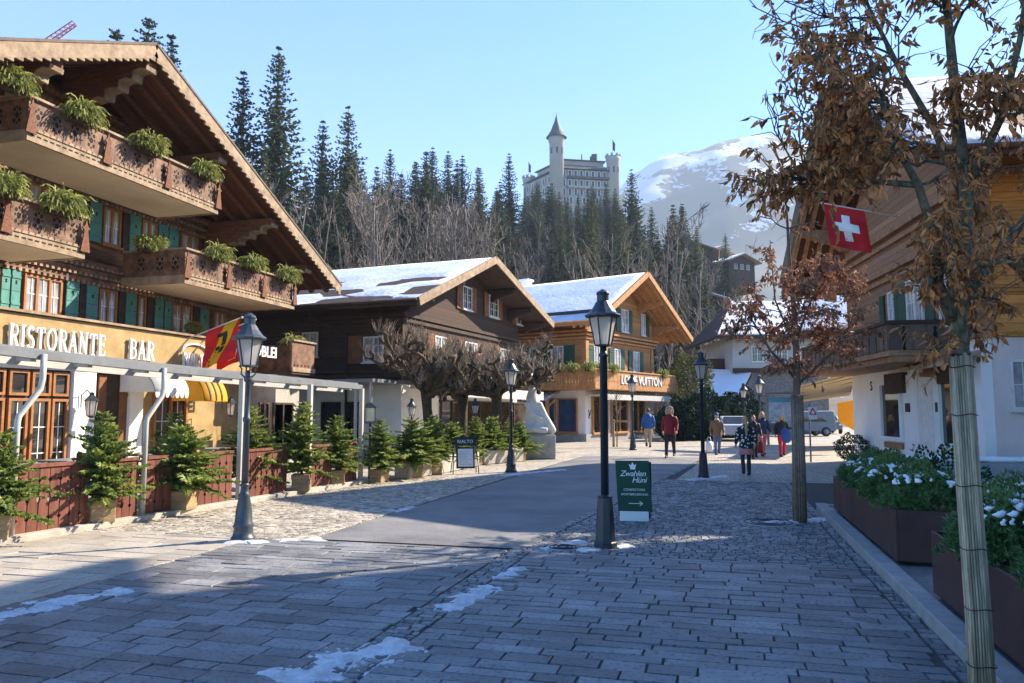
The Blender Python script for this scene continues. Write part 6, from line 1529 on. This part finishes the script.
# manhole and drain covers in the pavement
for P, r, lab in ((G(563,548),.20,'small round drain cover left of the near lamp base'),(G(768,523),.42,'round cast iron tree grate left of the second tree')):
    o = thing('drain_cover', lab, 'drain cover', P); mb = MB(Matrix.Translation(P)); mb.lathe([(r,-.01),(r,.008),(r*.98,.011),(.01,.011)], 28); mb.build('cover', m_['stone'], o)
    mb = MB(Matrix.Translation(P))
    for q in (.35,.6,.85): mb.tube([(r*q*math.cos(k*.2618), r*q*math.sin(k*.2618), .013) for k in range(25)], .009, 4)
    mb.build('ring', m_['charcoal'], o)
# trodden snow left on the street: a thin bumpy sheet that only shows where it stands above the stones
mb = MB()
for (xa,ya,xb,yb_,wd) in ((280,680,402,646,.26),(448,607,490,587,.17),(498,578,522,569,.10),(-10,616,122,591,.20),(583,551,628,545,.13),(248,543,264,541,.12),(280,541,320,538,.14),(394,511,412,507,.12),(543,549,582,542,.10),(768,523,832,519,.16),(690,480,724,476,.18),(505,475,560,470,.16),(226,542,258,541,.16)):
    A_, B_ = G(xa,ya), G(xb,yb_); d = B_-A_; L_ = d.length; d.normalize(); e = _z.cross(d); c = .022 if L_ < 3 else .035; nx, ny = max(6,int(L_*1.3/c)), max(6,int(wd*3.2/c)); vs = []
    for i in range(nx+1):
        for j in range(ny+1):
            u, v = i/nx*1.3-.15, j/ny*2-1; p = A_ + d*(u*L_) + e*(v*wd*1.6); q = Vector((p.x*3.2, p.y*3.2, 5))
            n_ = noise.noise(q)*.6 + noise.noise(q*2.6)*.4 + noise.noise(q*7)*.28
            ed = 1 - max(abs(v)**1.6, max(0, -u/.15, (u-1)/.15))
            vs.append((p.x, p.y, max(-.03, min(.022, (n_ + ed*1.05 - .72)*.05))))
    mb.add(vs, [(i*(ny+1)+j, (i+1)*(ny+1)+j, (i+1)*(ny+1)+j+1, i*(ny+1)+j+1) for i in range(nx) for j in range(ny)], True)
tag(mb.build('snow_remnants', m_['snow_dirty'], fix=False), 'thin trodden snow remnants on the paving and along the gutter', 'snow', kind='stuff')

# ------------------------------------------------------------------ houses at the end of the street and up the valley
sh_ = thing('stone_house', 'house with rough stone base, white upper floor and snowy roof behind the street lamps', 'house', GD(770,60))
a, b = GD(737,60), GD(830,60); X_ = (b-a).normalized(); Y_ = _z.cross(X_); Tn = frame(a, X_, Y_); LW_ = (b-a).length
mb = MB(Tn); mb.box(0,LW_,0,8,0,4.75); mb.build('stone_base', m_['stone_wall'], sh_)
mb = MB(Tn); mb.box(-.25,LW_,-.3,8,4.755,7.6); mb.build('upper_wall', M('greyish lime plaster', (.42,.42,.41), (.34,.34,.34), scale=.8), sh_)
mb = MB(Tn); mb.box(-.3,LW_,-.34,-.302,4.75,5.1); mb.build('floor_beam', m_['wood_dark_plain'], sh_)
mb = MB(Tn); mb.slab([(-1.8,-1.6,7.5),(LW_+1,-1.6,7.5),(LW_+1,5,11.0),(1.2,5,11.0)], .25); mb.slab([(-1.8,-1.6,7.49),(1.2,5,10.99),(-1.8,10,7.4)], .2); rf = mb.build('roof', m_['wood_dark_plain'], sh_)
mb = MB(Tn); mb.slab([(-1.7,-1.5,7.68),(LW_+.9,-1.5,7.68),(LW_+.9,4.9,11.14),(1.3,4.9,11.14)], .12); mb.build('snow_cover', m_['snow_old'], rf)
for k in range(3): window(sh_, tuple(Tn @ Vector((1.2+k*1.9,-.302,5.6))), X_, .9, 1.2, 2, 'win_white', 'pane_dark')
ss = thing('snowy_shed', 'lean-to shed with a steep snow covered roof left of the stone house', 'shed', GD(715,58))
q = [AD(687,418,55), AD(727,421,54), AD(752,372,60), AD(708,371,62)]
mb = MB(); mb.slab(q, .22); mb.build('roof', m_['wood_dark_plain'], ss); mb = MB(); mb.slab([p+_z*.16 for p in q], .15); mb.build('snow_cover', m_['snow'], ss)
g0, g1, g2, g3 = [Vector((p.x,p.y,0)) for p in q]
mb = MB(); mb.add([g0,g1,g2,g3]+[p-_z*.3 for p in q], [(3,2,1,0),(4,5,6,7),(0,1,5,4),(1,2,6,5),(2,3,7,6),(3,0,4,7)]); mb.build('wall', m_['stone_wall'], ss)
q = [AD(706,360,63),AD(742,356,63)]; mb = MB(); mb.bar(Vector((q[0].x,q[0].y,5.2)), Vector((q[1].x,q[1].y,5.2)), 2, 1.6); mb.build('gable_board', m_['wood_dark_plain'], ss)
# timber shop beyond the right chalet with its striped awning
ts = thing('timber_shop', 'brown timber shop front half hidden behind the right chalet', 'shop', GD(850,37))
a, b = GD(818,37), GD(880,35.5); X_ = (b-a).normalized(); Y_ = _z.cross(X_); Tn = frame(a, X_, Y_); LW_ = (b-a).length
mb = MB(Tn); mb.box(0,LW_,0,6,3.5,5.6); mb.build('upper_wall', m_['wood_right'], ts); mb = MB(Tn); mb.box(1.8,LW_,.3,6,0,3.49); mb.build('ground_floor_wall', m_['plaster'], ts)
mb = MB(Tn); mb.slab([(-.9,-1,5.5),(LW_,-1,5.5),(LW_,3,7.6),(-.9,3,7.6)], .2); mb.build('roof', m_['wood_dark_plain'], ts); mb = MB(Tn); mb.slab([(-.8,-.9,5.66),(LW_,-.9,5.66),(LW_,2.9,7.74),(-.8,2.9,7.74)], .12); mb.build('snow_cover', m_['snow_old'], ts)
mb = MB(Tn); mb.box(-.2,LW_,-.16,-.004,3.45,3.7); mb.box(-.2,LW_,-.10,-.004,4.6,4.75); mb.build('beam', m_['wood_right_plain'], ts)
P = AD(843,363,33.5); o = thing('hanging_sign', 'round pale hanging shop sign under the brown timber eaves', 'sign', P); T = frame(P, _cr, _z)
mb = MB(T); mb.lathe([(.01,-.02),(.42,-.02),(.42,.02),(.01,.02)], 24); mb.build('disc', m_['white'], o); mb = MB(T); mb.lathe([(.42,-.03),(.46,-.03),(.46,.03),(.42,.03)], 24); mb.tube([(-.0,.46,0),(0,.62,0),(.7,.7,0)], .02, 6); mb.build('ring_bracket', M('brass', (.45,.30,.08), rough=.4, metal=.6), o)
ma = thing('market_awning', 'beige market awning with dark stripes and yellow valance right of the street lamps', 'awning', GD(825,34))
c = [AD(857,371,29.8), AD(850,395,42), AD(797,402,42), AD(797,386,29.8)]
mb = MB(); mb.slab(c, .03); mb.build('awning_cloth', m_['awning_beige'], ma)
for k in range(1,6):
    u = (k/6)**1.6; a = c[0].lerp(c[1],u); b = c[3].lerp(c[2],u); mb = MB(); mb.bar(a-_z*.045, b-_z*.045, .22, .012); mb.build('awning_stripe', m_['awning_dark'], ma)
mb = MB(); mb.bar(c[3]-_z*.10, c[2]-_z*.10, .03, .2); mb.build('valance', m_['awning_yellow'], ma)
for p in (c[3], c[2]):
    mb = MB(); mb.tube([Vector((p.x,p.y,0)), p], .04, 6); mb.build('pole', m_['metal_grey'], ma)
a, b = AD(838,403,31.6), AD(856,400,31.4); mb = MB(); mb.add([a, b, Vector((b.x,b.y,.9)), Vector((a.x,a.y,1.3))]+[p+_ch*.05 for p in (a, b, Vector((b.x,b.y,.9)), Vector((a.x,a.y,1.3)))], [(0,1,2,3),(7,6,5,4),(0,4,5,1),(1,5,6,2),(2,6,7,3),(3,7,4,0)]); mb.build('side_curtain', m_['awning_yellow'], ma)
# chalets up the valley
def far_chalet(px, yap, D, wpx, hpx, lab, rot=0):
    P = GD(px, D); zt = AD(px, yap, D).z; W_ = wpx*D/768; Hh = hpx*D/768; zb = zt - Hh - 6; o = thing('far_chalet', lab, 'chalet', (P.x,P.y,zb)); T = Tz((P.x,P.y,0), YAW-R(90)+rot)
    zr, ze = zt, zt-Hh*.45
    mb = MB(T); mb.prism([(-W_*.42,zb),(W_*.42,zb),(W_*.42,ze+.2),(0,zr-.4),(-W_*.42,ze+.2)], 'x', -12, 0); mb.build('wall', m_['wood_dark'], o)
    for s in (-1,1):
        mb = MB(T); mb.slab([(-13,0,zr),(1.5,0,zr),(1.5,s*W_*.55,ze-.3),(-13,s*W_*.55,ze-.3)], .3); mb.build('roof', m_['verge'], o)
        mb = MB(T); mb.slab([(-12.8,0,zr+.25),(1.2,0,zr+.25),(1.2,s*W_*.53,ze-.05),(-12.8,s*W_*.53,ze-.05)], .2); mb.build('snow_cover', m_['snow'], o)
    for k in range(3): window(o, tuple(T @ Vector((.01,-W_*.25+k*W_*.2,ze-2.2))), T.to_3x3() @ Vector((0,1,0)), 1.1, 1.3, 2, 'win_white', 'pane_dark')
far_chalet(693,240,185,54,24,'far chalet with a wide brown gable, left of three up the valley', R(-14)); far_chalet(722,247,210,46,16,'far chalet with a snowy roof, middle of three up the valley', R(30)); far_chalet(746,254,200,40,16,'far chalet, right of three up the valley, partly behind the dry tree', R(25))
far_chalet(700,290,150,60,22,'lower brown chalet on the valley slope beside the conifers', R(-20))
# construction crane behind the hotel
a, b = AD(36,51,150), AD(75,24,150); o = thing('tower_crane', 'red and white lattice crane jib rising above the hotel roof', 'crane', Vector((a.x,a.y,a.z-30)))
mb = MB(); d = (b-a).normalized(); n_ = d.cross(_ch).normalized(); s_ = _ch
for i in range(3): mb.bar(a+n_*(.6 if i < 2 else -.7)+s_*(.6*(1-2*i) if i < 2 else 0), b+n_*(.5 if i < 2 else -.5)+s_*(.5*(1-2*i) if i < 2 else 0), .16, .16)
L_ = (b-a).length; k = 9
for i in range(k):
    p, q = a+d*(L_*i/k), a+d*(L_*(i+1)/k)
    for s in (-.55,.55): mb.bar(p+n_*.6+s_*s, q-n_*.6, .1, .1); mb.bar(q-n_*.6, q+n_*.6+s_*s, .1, .1)
mb.build('jib', m_['crane'], o); mb = MB(); mb.bar(Vector((a.x,a.y,a.z-30)), a, 1.4, 1.4, (0,1,0)); mb.build('mast', m_['crane'], o)

# ------------------------------------------------------------------ palace hotel on the hill
CD = 300; zc = lambda y: 1.7 + (412-y)*CD/768
pal = thing('palace_hotel', 'cream palace hotel with a pointed tower and crenellated turrets on the wooded hill', 'hotel', GD(565, CD))
pA, pB, pC = GD(561,CD), GD(617,CD+4), GD(525,CD+22)
u1 = (pB-pA); L1 = u1.length; u1.normalize(); u2 = (pC-pA); L2 = u2.length; u2.normalize(); bk = _z.cross(u1)
m_['pal'] = M('cream palace plaster', (.38,.37,.345), (.31,.305,.29), scale=.3, rough=.9); m_['slate'] = M('blue grey slate', (.07,.085,.09), (.05,.06,.065), scale=1, rough=.6)
pD = pB + bk*17; pE = pC + u1*24 + bk*10
ft = [pA, pB, pD, pE, pC]
def pris(foot, z0, z1, mat, name, par, top=None):
    n = len(foot); t = top or foot; mb = MB(); mb.add([Vector((p.x,p.y,z0)) for p in foot]+[Vector((p.x,p.y,z1)) for p in t], [tuple(range(n-1,-1,-1)), tuple(range(n,2*n))]+[(i,(i+1)%n,n+(i+1)%n,n+i) for i in range(n)]); return mb.build(name, m_[mat], par)
pris(ft, zc(240), zc(164), 'pal', 'wall', pal)
cen = sum(ft, Vector())/5; big = [p+(p-cen).normalized()*1.6 for p in ft]; sml = [p+(cen-p)*.22 for p in ft]; sm2 = [p+(cen-p)*.26 for p in ft]
rf = pris(big, zc(163.5), zc(156), 'slate', 'roof', pal, sml)
pris(sm2, zc(156)-.3, zc(151), 'pal', 'attic', pal); pris([p+(cen-p)*.2 for p in ft], zc(151)+.02, zc(150), 'slate', 'attic_roof', pal)
def rowf(A, u, L_, nrm, y, hh, n, wd, name='window', rail=True):
    for i in range(n):
        p = A + u*(L_*(i+.7)/(n+.4)); T = frame(Vector((p.x,p.y,zc(y)))+nrm*.02, u, _z); mb = MB(T); s = 1 if (u.cross(_z)).dot(nrm) > 0 else -1
        mb.box(-wd/2,wd/2,0,hh,.0 if s > 0 else -.3,.3 if s > 0 else 0); w_ = mb.build(name, m_['pane_dark'], pal)
        mb = MB(T); z0, z1 = (.31,.4) if s > 0 else (-.4,-.31); mb.box(-wd/2-.15,-wd/2+.1,-.1,hh+.2,z0,z1); mb.box(wd/2-.1,wd/2+.15,-.1,hh+.2,z0,z1); mb.box(-wd/2+.1,wd/2-.1,hh,hh+.2,z0,z1); mb.build('frame', m_['win_white'], w_)
    
nr1 = -bk; nr2 = _z.cross(u2); nr2 = nr2 if nr2.dot(_ch) < 0 else -nr2
for y, n in ((171,9),(181,9),(190,9),(199,8)): rowf(pA, u1, L1, nr1, y, 2.3, n, 1.25)
for y in (173,183,193): rowf(pA, u2, L2, nr2, y, 2.2, 6, 1.4)
for y in (172.4, 182.6):
    mb = MB(); mb.bar(pA+u1*3+nr1*.9+_z*zc(y), pB-u1*2+nr1*.9+_z*zc(y), 1.5, .9); mb.build('balcony', M('dark balcony band', (.13,.12,.11), (.07,.07,.07), scale=2) if y < 175 else m_['pal'], pal)
def turret(P, r, z0, z1, name, cone=None, cren=True, flagp=True):
    mb = MB(Matrix.Translation((P.x,P.y,0))); mb.lathe([(r,z0),(r,z1-2.2),(r*1.14,z1-1.4),(r*1.14,z1)], 16); t = mb.build(name, m_['pal'], pal)
    if cren:
        mb = MB(Matrix.Translation((P.x,P.y,0)))
        for k in range(8): a = k*math.pi/4; mb.box(0,0,0,0,0,0) if 0 else mb.bar((r*1.05*math.cos(a),r*1.05*math.sin(a),z1),(r*1.05*math.cos(a),r*1.05*math.sin(a),z1+.9),.95,.95,(0,1,0))
        mb.build('crenellation', m_['pal'], t)
    if cone:
        mb = MB(Matrix.Translation((P.x,P.y,0))); mb.lathe([(r*1.45,z1),(r*1.35,z1+.4),(r*.85,z1+2.6),(r*.3,z1+cone*.62),(.12,z1+cone*.9),(.06,z1+cone)], 14, smooth=False); mb.build('spire', m_['slate'], t)
    if flagp:
        mb = MB(Matrix.Translation((P.x,P.y,0))); mb.tube([(0,0,z1),(0,0,z1+7.5)], .09, 6); mb.prism([(0,z1+3.0),(.9,z1+2.2),(1.0,z1+5.5),(0,z1+7.2)], 'y', -.05, .05); mb.build('flag_mast', m_['ink'], t)
    for k in range(3):
        a = YAW - R(90) + (k-1)*.8; mb = MB(Matrix.Translation((P.x,P.y,0)) @ Matrix.Rotation(a,4,'Z')); mb.box(r-.05,r+.06,-.3,.3,z1-7,z1-4.6); mb.build('window', m_['pane_dark'], t)
turret(GD(558,CD-1.5), 2.9, zc(240), zc(132.5), 'tower', 10.6, False, False)
turret(pC+u1*1.5-u2*.5, 2.3, zc(240), zc(156.5), 'turret'); turret(pB-u1*.4, 2.6, zc(240), zc(148), 'turret')
for px, w_, h_ in ((597,2.2,3.2),(594,1.1,2.2),(584,.3,3.2)):
    P = GD(px,CD+8); mb = MB(); mb.box(P.x-w_/2,P.x+w_/2,P.y-1,P.y+1,zc(150)+.1,zc(150)+h_); mb.build('chimney', m_['slate'], pal)

# ------------------------------------------------------------------ people
def person(label, P, H, rz, jacket, legs, shoes, hair=('short','hair_brown'), stride=.18, hem=.80, swing=.12, arms=None, skirt=None, hat=None, scarf=None, boots=False):
    o = thing('person', label, 'person', P, rz, 'people on the street'); k = H/1.75; T = WM[o.name] @ Matrix.Scale(k, 4)
    hip = .90; L = []
    for s in (-1, 1):
        f = stride*s; kn = Vector((s*.10, f*.55+.04, .49)); an = Vector((s*.10, f, .09 + (.05 if f < 0 else 0))); L.append(([Vector((s*.095,0,hip)), kn, an], f))
    A = []
    for s in (-1, 1):
        sw = -swing*s; A.append([Vector((s*.185,0,1.43)), Vector((s*.25,-.03+sw*.4,1.16)), Vector((s*.255,.06+sw,.93))])
    if arms: A = arms
    # continuous body
    mb = MB(T)
    mb.loft([((0,0,.84),.15,.10),((0,0,.95),.165,.11),((0,.0,1.08),.135,.095),((0,0,1.25),.16,.11),((0,-.01,1.38),.175,.105),((0,-.01,1.46),.10,.075),((0,0,1.50),.058,.058),((0,.01,1.56),.055,.06)], 12)
    mb.ball((0,.015,1.645), .076, .095, .118, 12, 9); mb.ball((0,.107,1.635), .014, .02, .022, 6, 5); mb.ball((0,.075,1.575), .04, .03, .03)
    for s in (-1,1): mb.ball((s*.078,.005,1.64), .012, .02, .032, 6, 5)
    for (pt, f) in L:
        mb.tube(pt, [.085,.058,.042], 10); a = pt[2]; mb.tube([a+Vector((0,-.05,-.055)), a+Vector((0,.08,-.06)), a+Vector((0,.17,-.07))], [.036,.040,.028], 8)
    for pt in A:
        mb.tube(pt, [.052,.042,.030], 10); d = (pt[2]-pt[1]).normalized(); q = pt[2]; sd = 1 if q.x > 0 else -1
        mb.tube([q, q+d*.05, q+d*.095], [.026,.036,.030], 8)
        for i, (off, ln) in enumerate(((-.024,.065),(-.008,.078),(.008,.074),(.024,.058))): b = q+d*.09+Vector((0,off,0)); mb.tube([b, b+d*ln*.6+Vector((-sd*.006,0,0)), b+d*ln+Vector((-sd*.024,.004,0))], [.0105,.0095,.008], 6)
        b = q+d*.03+Vector((0,.026,0)); mb.tube([b, b+d*.035+Vector((-sd*.01,.024,0)), b+d*.065+Vector((-sd*.02,.026,0))], [.012,.011,.009], 6)
    mb.build('body', m_['skin'], o, remesh=.012*k)
    mb = MB(T)
    for s in (-1,1): mb.ball((s*.031,.098,1.655), .011, .006, .008, 6, 5)
    mb.build('eyes', m_['ink'], o); mb = MB(T); mb.ball((0,.104,1.592), .022, .006, .006, 6, 5); mb.build('mouth', m_['burgundy'], o)
    # jacket
    mb = MB(T)
    mb.loft([((0,0,hem),.195,.145),((0,0,hem+.06),.20,.15),((0,0,1.05),.18,.135),((0,0,1.22),.20,.145),((0,-.01,1.36),.195,.13),((0,-.01,1.43),.15,.105),((0,0,1.51),.085,.085),((0,0,1.53),.08,.08)], 14)
    for pt in A: sx = 1 if pt[0].x > 0 else -1; mb.tube([Vector((sx*.12,-.005,1.395)), pt[0]+Vector((-sx*.005,0,-.045)), pt[0].lerp(pt[1],.35), pt[1], pt[1].lerp(pt[2],.5), pt[2]], [.055,.074,.072,.062,.057,.050], 10)
    mb.build('jacket', m_[jacket], o, remesh=.016*k)
    # trousers
    mb = MB(T)
    mb.loft([((0,0,.80),.165,.125),((0,0,.88),.172,.125),((0,0,1.0),.165,.115)], 12)
    for pt, f in L: mb.tube([pt[0], pt[0].lerp(pt[1],.5), pt[1], pt[1].lerp(pt[2],.6), pt[2]+Vector((0,0,-.01))], [.10,.092,.072,.062,.060] if not boots else [.09,.08,.06,.055,.048], 10)
    mb.build('trousers' if not skirt else 'tights', m_[legs], o, remesh=.016*k)
    if skirt: mb = MB(T); mb.loft([((0,0,.62),.215,.17),((0,0,.66),.213,.168),((0,0,.80),.19,.145),((0,0,.95),.16,.115)], 14); mb.build('skirt', m_[skirt], o)
    for pt, f in L:
        a = pt[2]; mb = MB(T); mb.tube([a+Vector((0,-.075,-.045)), a+Vector((0,.03,-.04)), a+Vector((0,.12,-.055)), a+Vector((0,.195,-.062))], [.042,.05,.044,.026], 8)
        mb.tube([a+Vector((0,-.02,-.03)), a+Vector((0,0,.06 if not boots else .0)), pt[2].lerp(pt[1],.85 if boots else .15)], [.05,.055,.06 if not boots else .066], 8); mb.build('boot' if boots else 'shoe', m_[shoes], o, remesh=.012*k)
    mb = MB(T); kind, hm = hair
    mb.loft([((0,-.045,1.575),.070,.055),((0,-.045,1.62),.083,.075),((0,-.035,1.68),.085,.085),((0,-.015,1.73),.072,.082),((0,-.005,1.765),.04,.05),((0,-.005,1.775),.01,.01)], 12)
    if kind == 'long': mb.loft([((0,-.06,1.66),.09,.06),((0,-.085,1.55),.105,.055),((0,-.115,1.44),.10,.045),((0,-.14,1.34),.07,.03)], 10); [mb.tube([(s*.07,.03,1.70),(s*.095,.02,1.60),(s*.10,.06,1.46)],[.03,.035,.025],8) for s in (-1,1)]
    if kind == 'tail': mb.loft([((0,-.08,1.68),.035,.035),((0,-.13,1.62),.045,.035),((0,-.165,1.48),.05,.035),((0,-.17,1.30),.045,.03),((0,-.165,1.16),.02,.015)], 9)
    if kind == 'hood': mb.loft([((0,-.06,1.50),.11,.08),((0,-.07,1.60),.125,.09),((0,-.06,1.70),.118,.095),((0,-.05,1.78),.08,.07),((0,-.05,1.80),.02,.02)], 12); mb.tube([(-.10,.07,1.50),(-.125,.07,1.62),(-.09,.06,1.74),(0,.05,1.79),(.09,.06,1.74),(.125,.07,1.62),(.10,.07,1.50)], .035, 8)
    mb.build('fur_hood' if kind == 'hood' else 'hair', m_[hm], o, remesh=.014*k)
    if hat: mb = MB(T); mb.loft([((0,0,1.685),.098,.115),((0,0,1.72),.095,.112),((0,-.005,1.77),.07,.08),((0,-.005,1.80),.02,.02)], 12); mb.ball((0,0,1.81),.025); mb.build('knitted_hat', m_[hat], o)
    if scarf: mb = MB(T); mb.tube([(.07*math.cos(a*.524),.01+.075*math.sin(a*.524),1.50+.01*math.sin(a)) for a in range(13)], .035, 8); mb.build('scarf', m_[scarf], o, remesh=.014)
    return o
def dotted():
    m, t, p, N, L = _mat('black cloth with white dots'); tc = N('TexCoord'); v = N('TexVoronoi'); v.inputs['Scale'].default_value = 13; L(tc.outputs['Object'], v.inputs[0])
    mt = N('Math'); mt.operation = 'LESS_THAN'; mt.inputs[1].default_value = .34; L(v.outputs[0], mt.inputs[0]); mx = N('MixRGB'); L(mt.outputs[0], mx.inputs[0]); mx.inputs[1].default_value = (.02,.02,.025,1); mx.inputs[2].default_value = (.7,.68,.66,1); L(mx.outputs[0], p.inputs[0]); p.inputs['Roughness'].default_value = .85; return m
m_['dotted'] = dotted(); AWAY, TOW = YAW, YAW+math.pi
def ph(px, yf, yh): P = G(px, yf); return P, AD(px, yh, P.dot(_ch)).z
def pers(px, yf, yh, label, *a, **k):
    P, H = ph(px, yf, yh); return person(label, P, H, *a, **k)
pers(746.5,475.5,416.5,'woman in a black coat with white dots, pink skirt and black boots, seen from behind', AWAY-.1,'dotted','charcoal','charcoal',('tail','blond'),.10,.78,.10,skirt='pink',boots=True)
pers(763,456,412,'woman with long blond hair in a navy jacket and pink trousers walking forward', TOW+.1,'navy','pink','burgundy',('long','blond'),.16,.86)
pers(782.5,456.5,415,'fair haired woman in black top and red trousers, blue jacket over her arm', TOW-.1,'charcoal','redpants','charcoal',('long','blond'),.14,.92)
pers(717.5,454.5,413.5,'man in a brown coat, jeans and blue knitted hat', TOW,'brown_coat','jeans','charcoal',('short','hair_brown'),.12,.74,hat='blue',scarf='white')
pers(670.5,457.5,407.5,'person in a dark red jacket with a pale fur hood striding forward', TOW-.35,'burgundy','charcoal','charcoal',('hood','fur'),.26,.80)
pers(648.5,447.5,408.5,'man in a blue jacket and khaki trousers, seen from behind near the lamp', AWAY,'blue','khaki','charcoal',('short','hair_brown'),.12,.84)
pers(754.5,459,415.5,'person in a dark jacket almost hidden behind the woman in the dotted coat', TOW,'charcoal','charcoal','charcoal',('short','hair_brown'),.12,.80)
def bag(P, w_, h_, matn, lab):
    o = thing('shopping_bag' if matn == 'white' else 'shoulder_bag', lab, 'bag', P); T = frame(P, _cr, _ch)
    mb = MB(T); mb.loft([((0,0,0),w_/2,.08),((0,0,h_*.5),w_*.54,.09),((0,0,h_),w_*.42,.04)], 8); mb.build('bag_body', m_[matn], o); mb = MB(T); mb.tube([(-w_*.3,0,h_-.02),(-w_*.15,0,h_+.16),(w_*.15,0,h_+.16),(w_*.3,0,h_-.02)], .012, 5); mb.build('handle', m_[matn], o)
bag(AD(758.5,453,29.3), .36, .42, 'burgundy', 'burgundy bag carried between the dotted coat and the navy jacket'); bag(AD(709.3,451.5,30.5), .26, .40, 'white', 'white shopping bag in the hand of the man in the brown coat')
P = AD(786.5,443,28.9); o = thing('carried_jacket', 'bright blue jacket hanging over the arm of the woman in red trousers', 'jacket', P); T = frame(P, _cr, _ch); mb = MB(T)
mb.loft([((0,0,0),.10,.06),((.02,0,.12),.20,.10),((0,0,.32),.22,.12),((-.03,0,.48),.16,.09),((-.05,0,.55),.05,.04)], 10); mb.build('cloth', m_['blue'], o, remesh=.02)
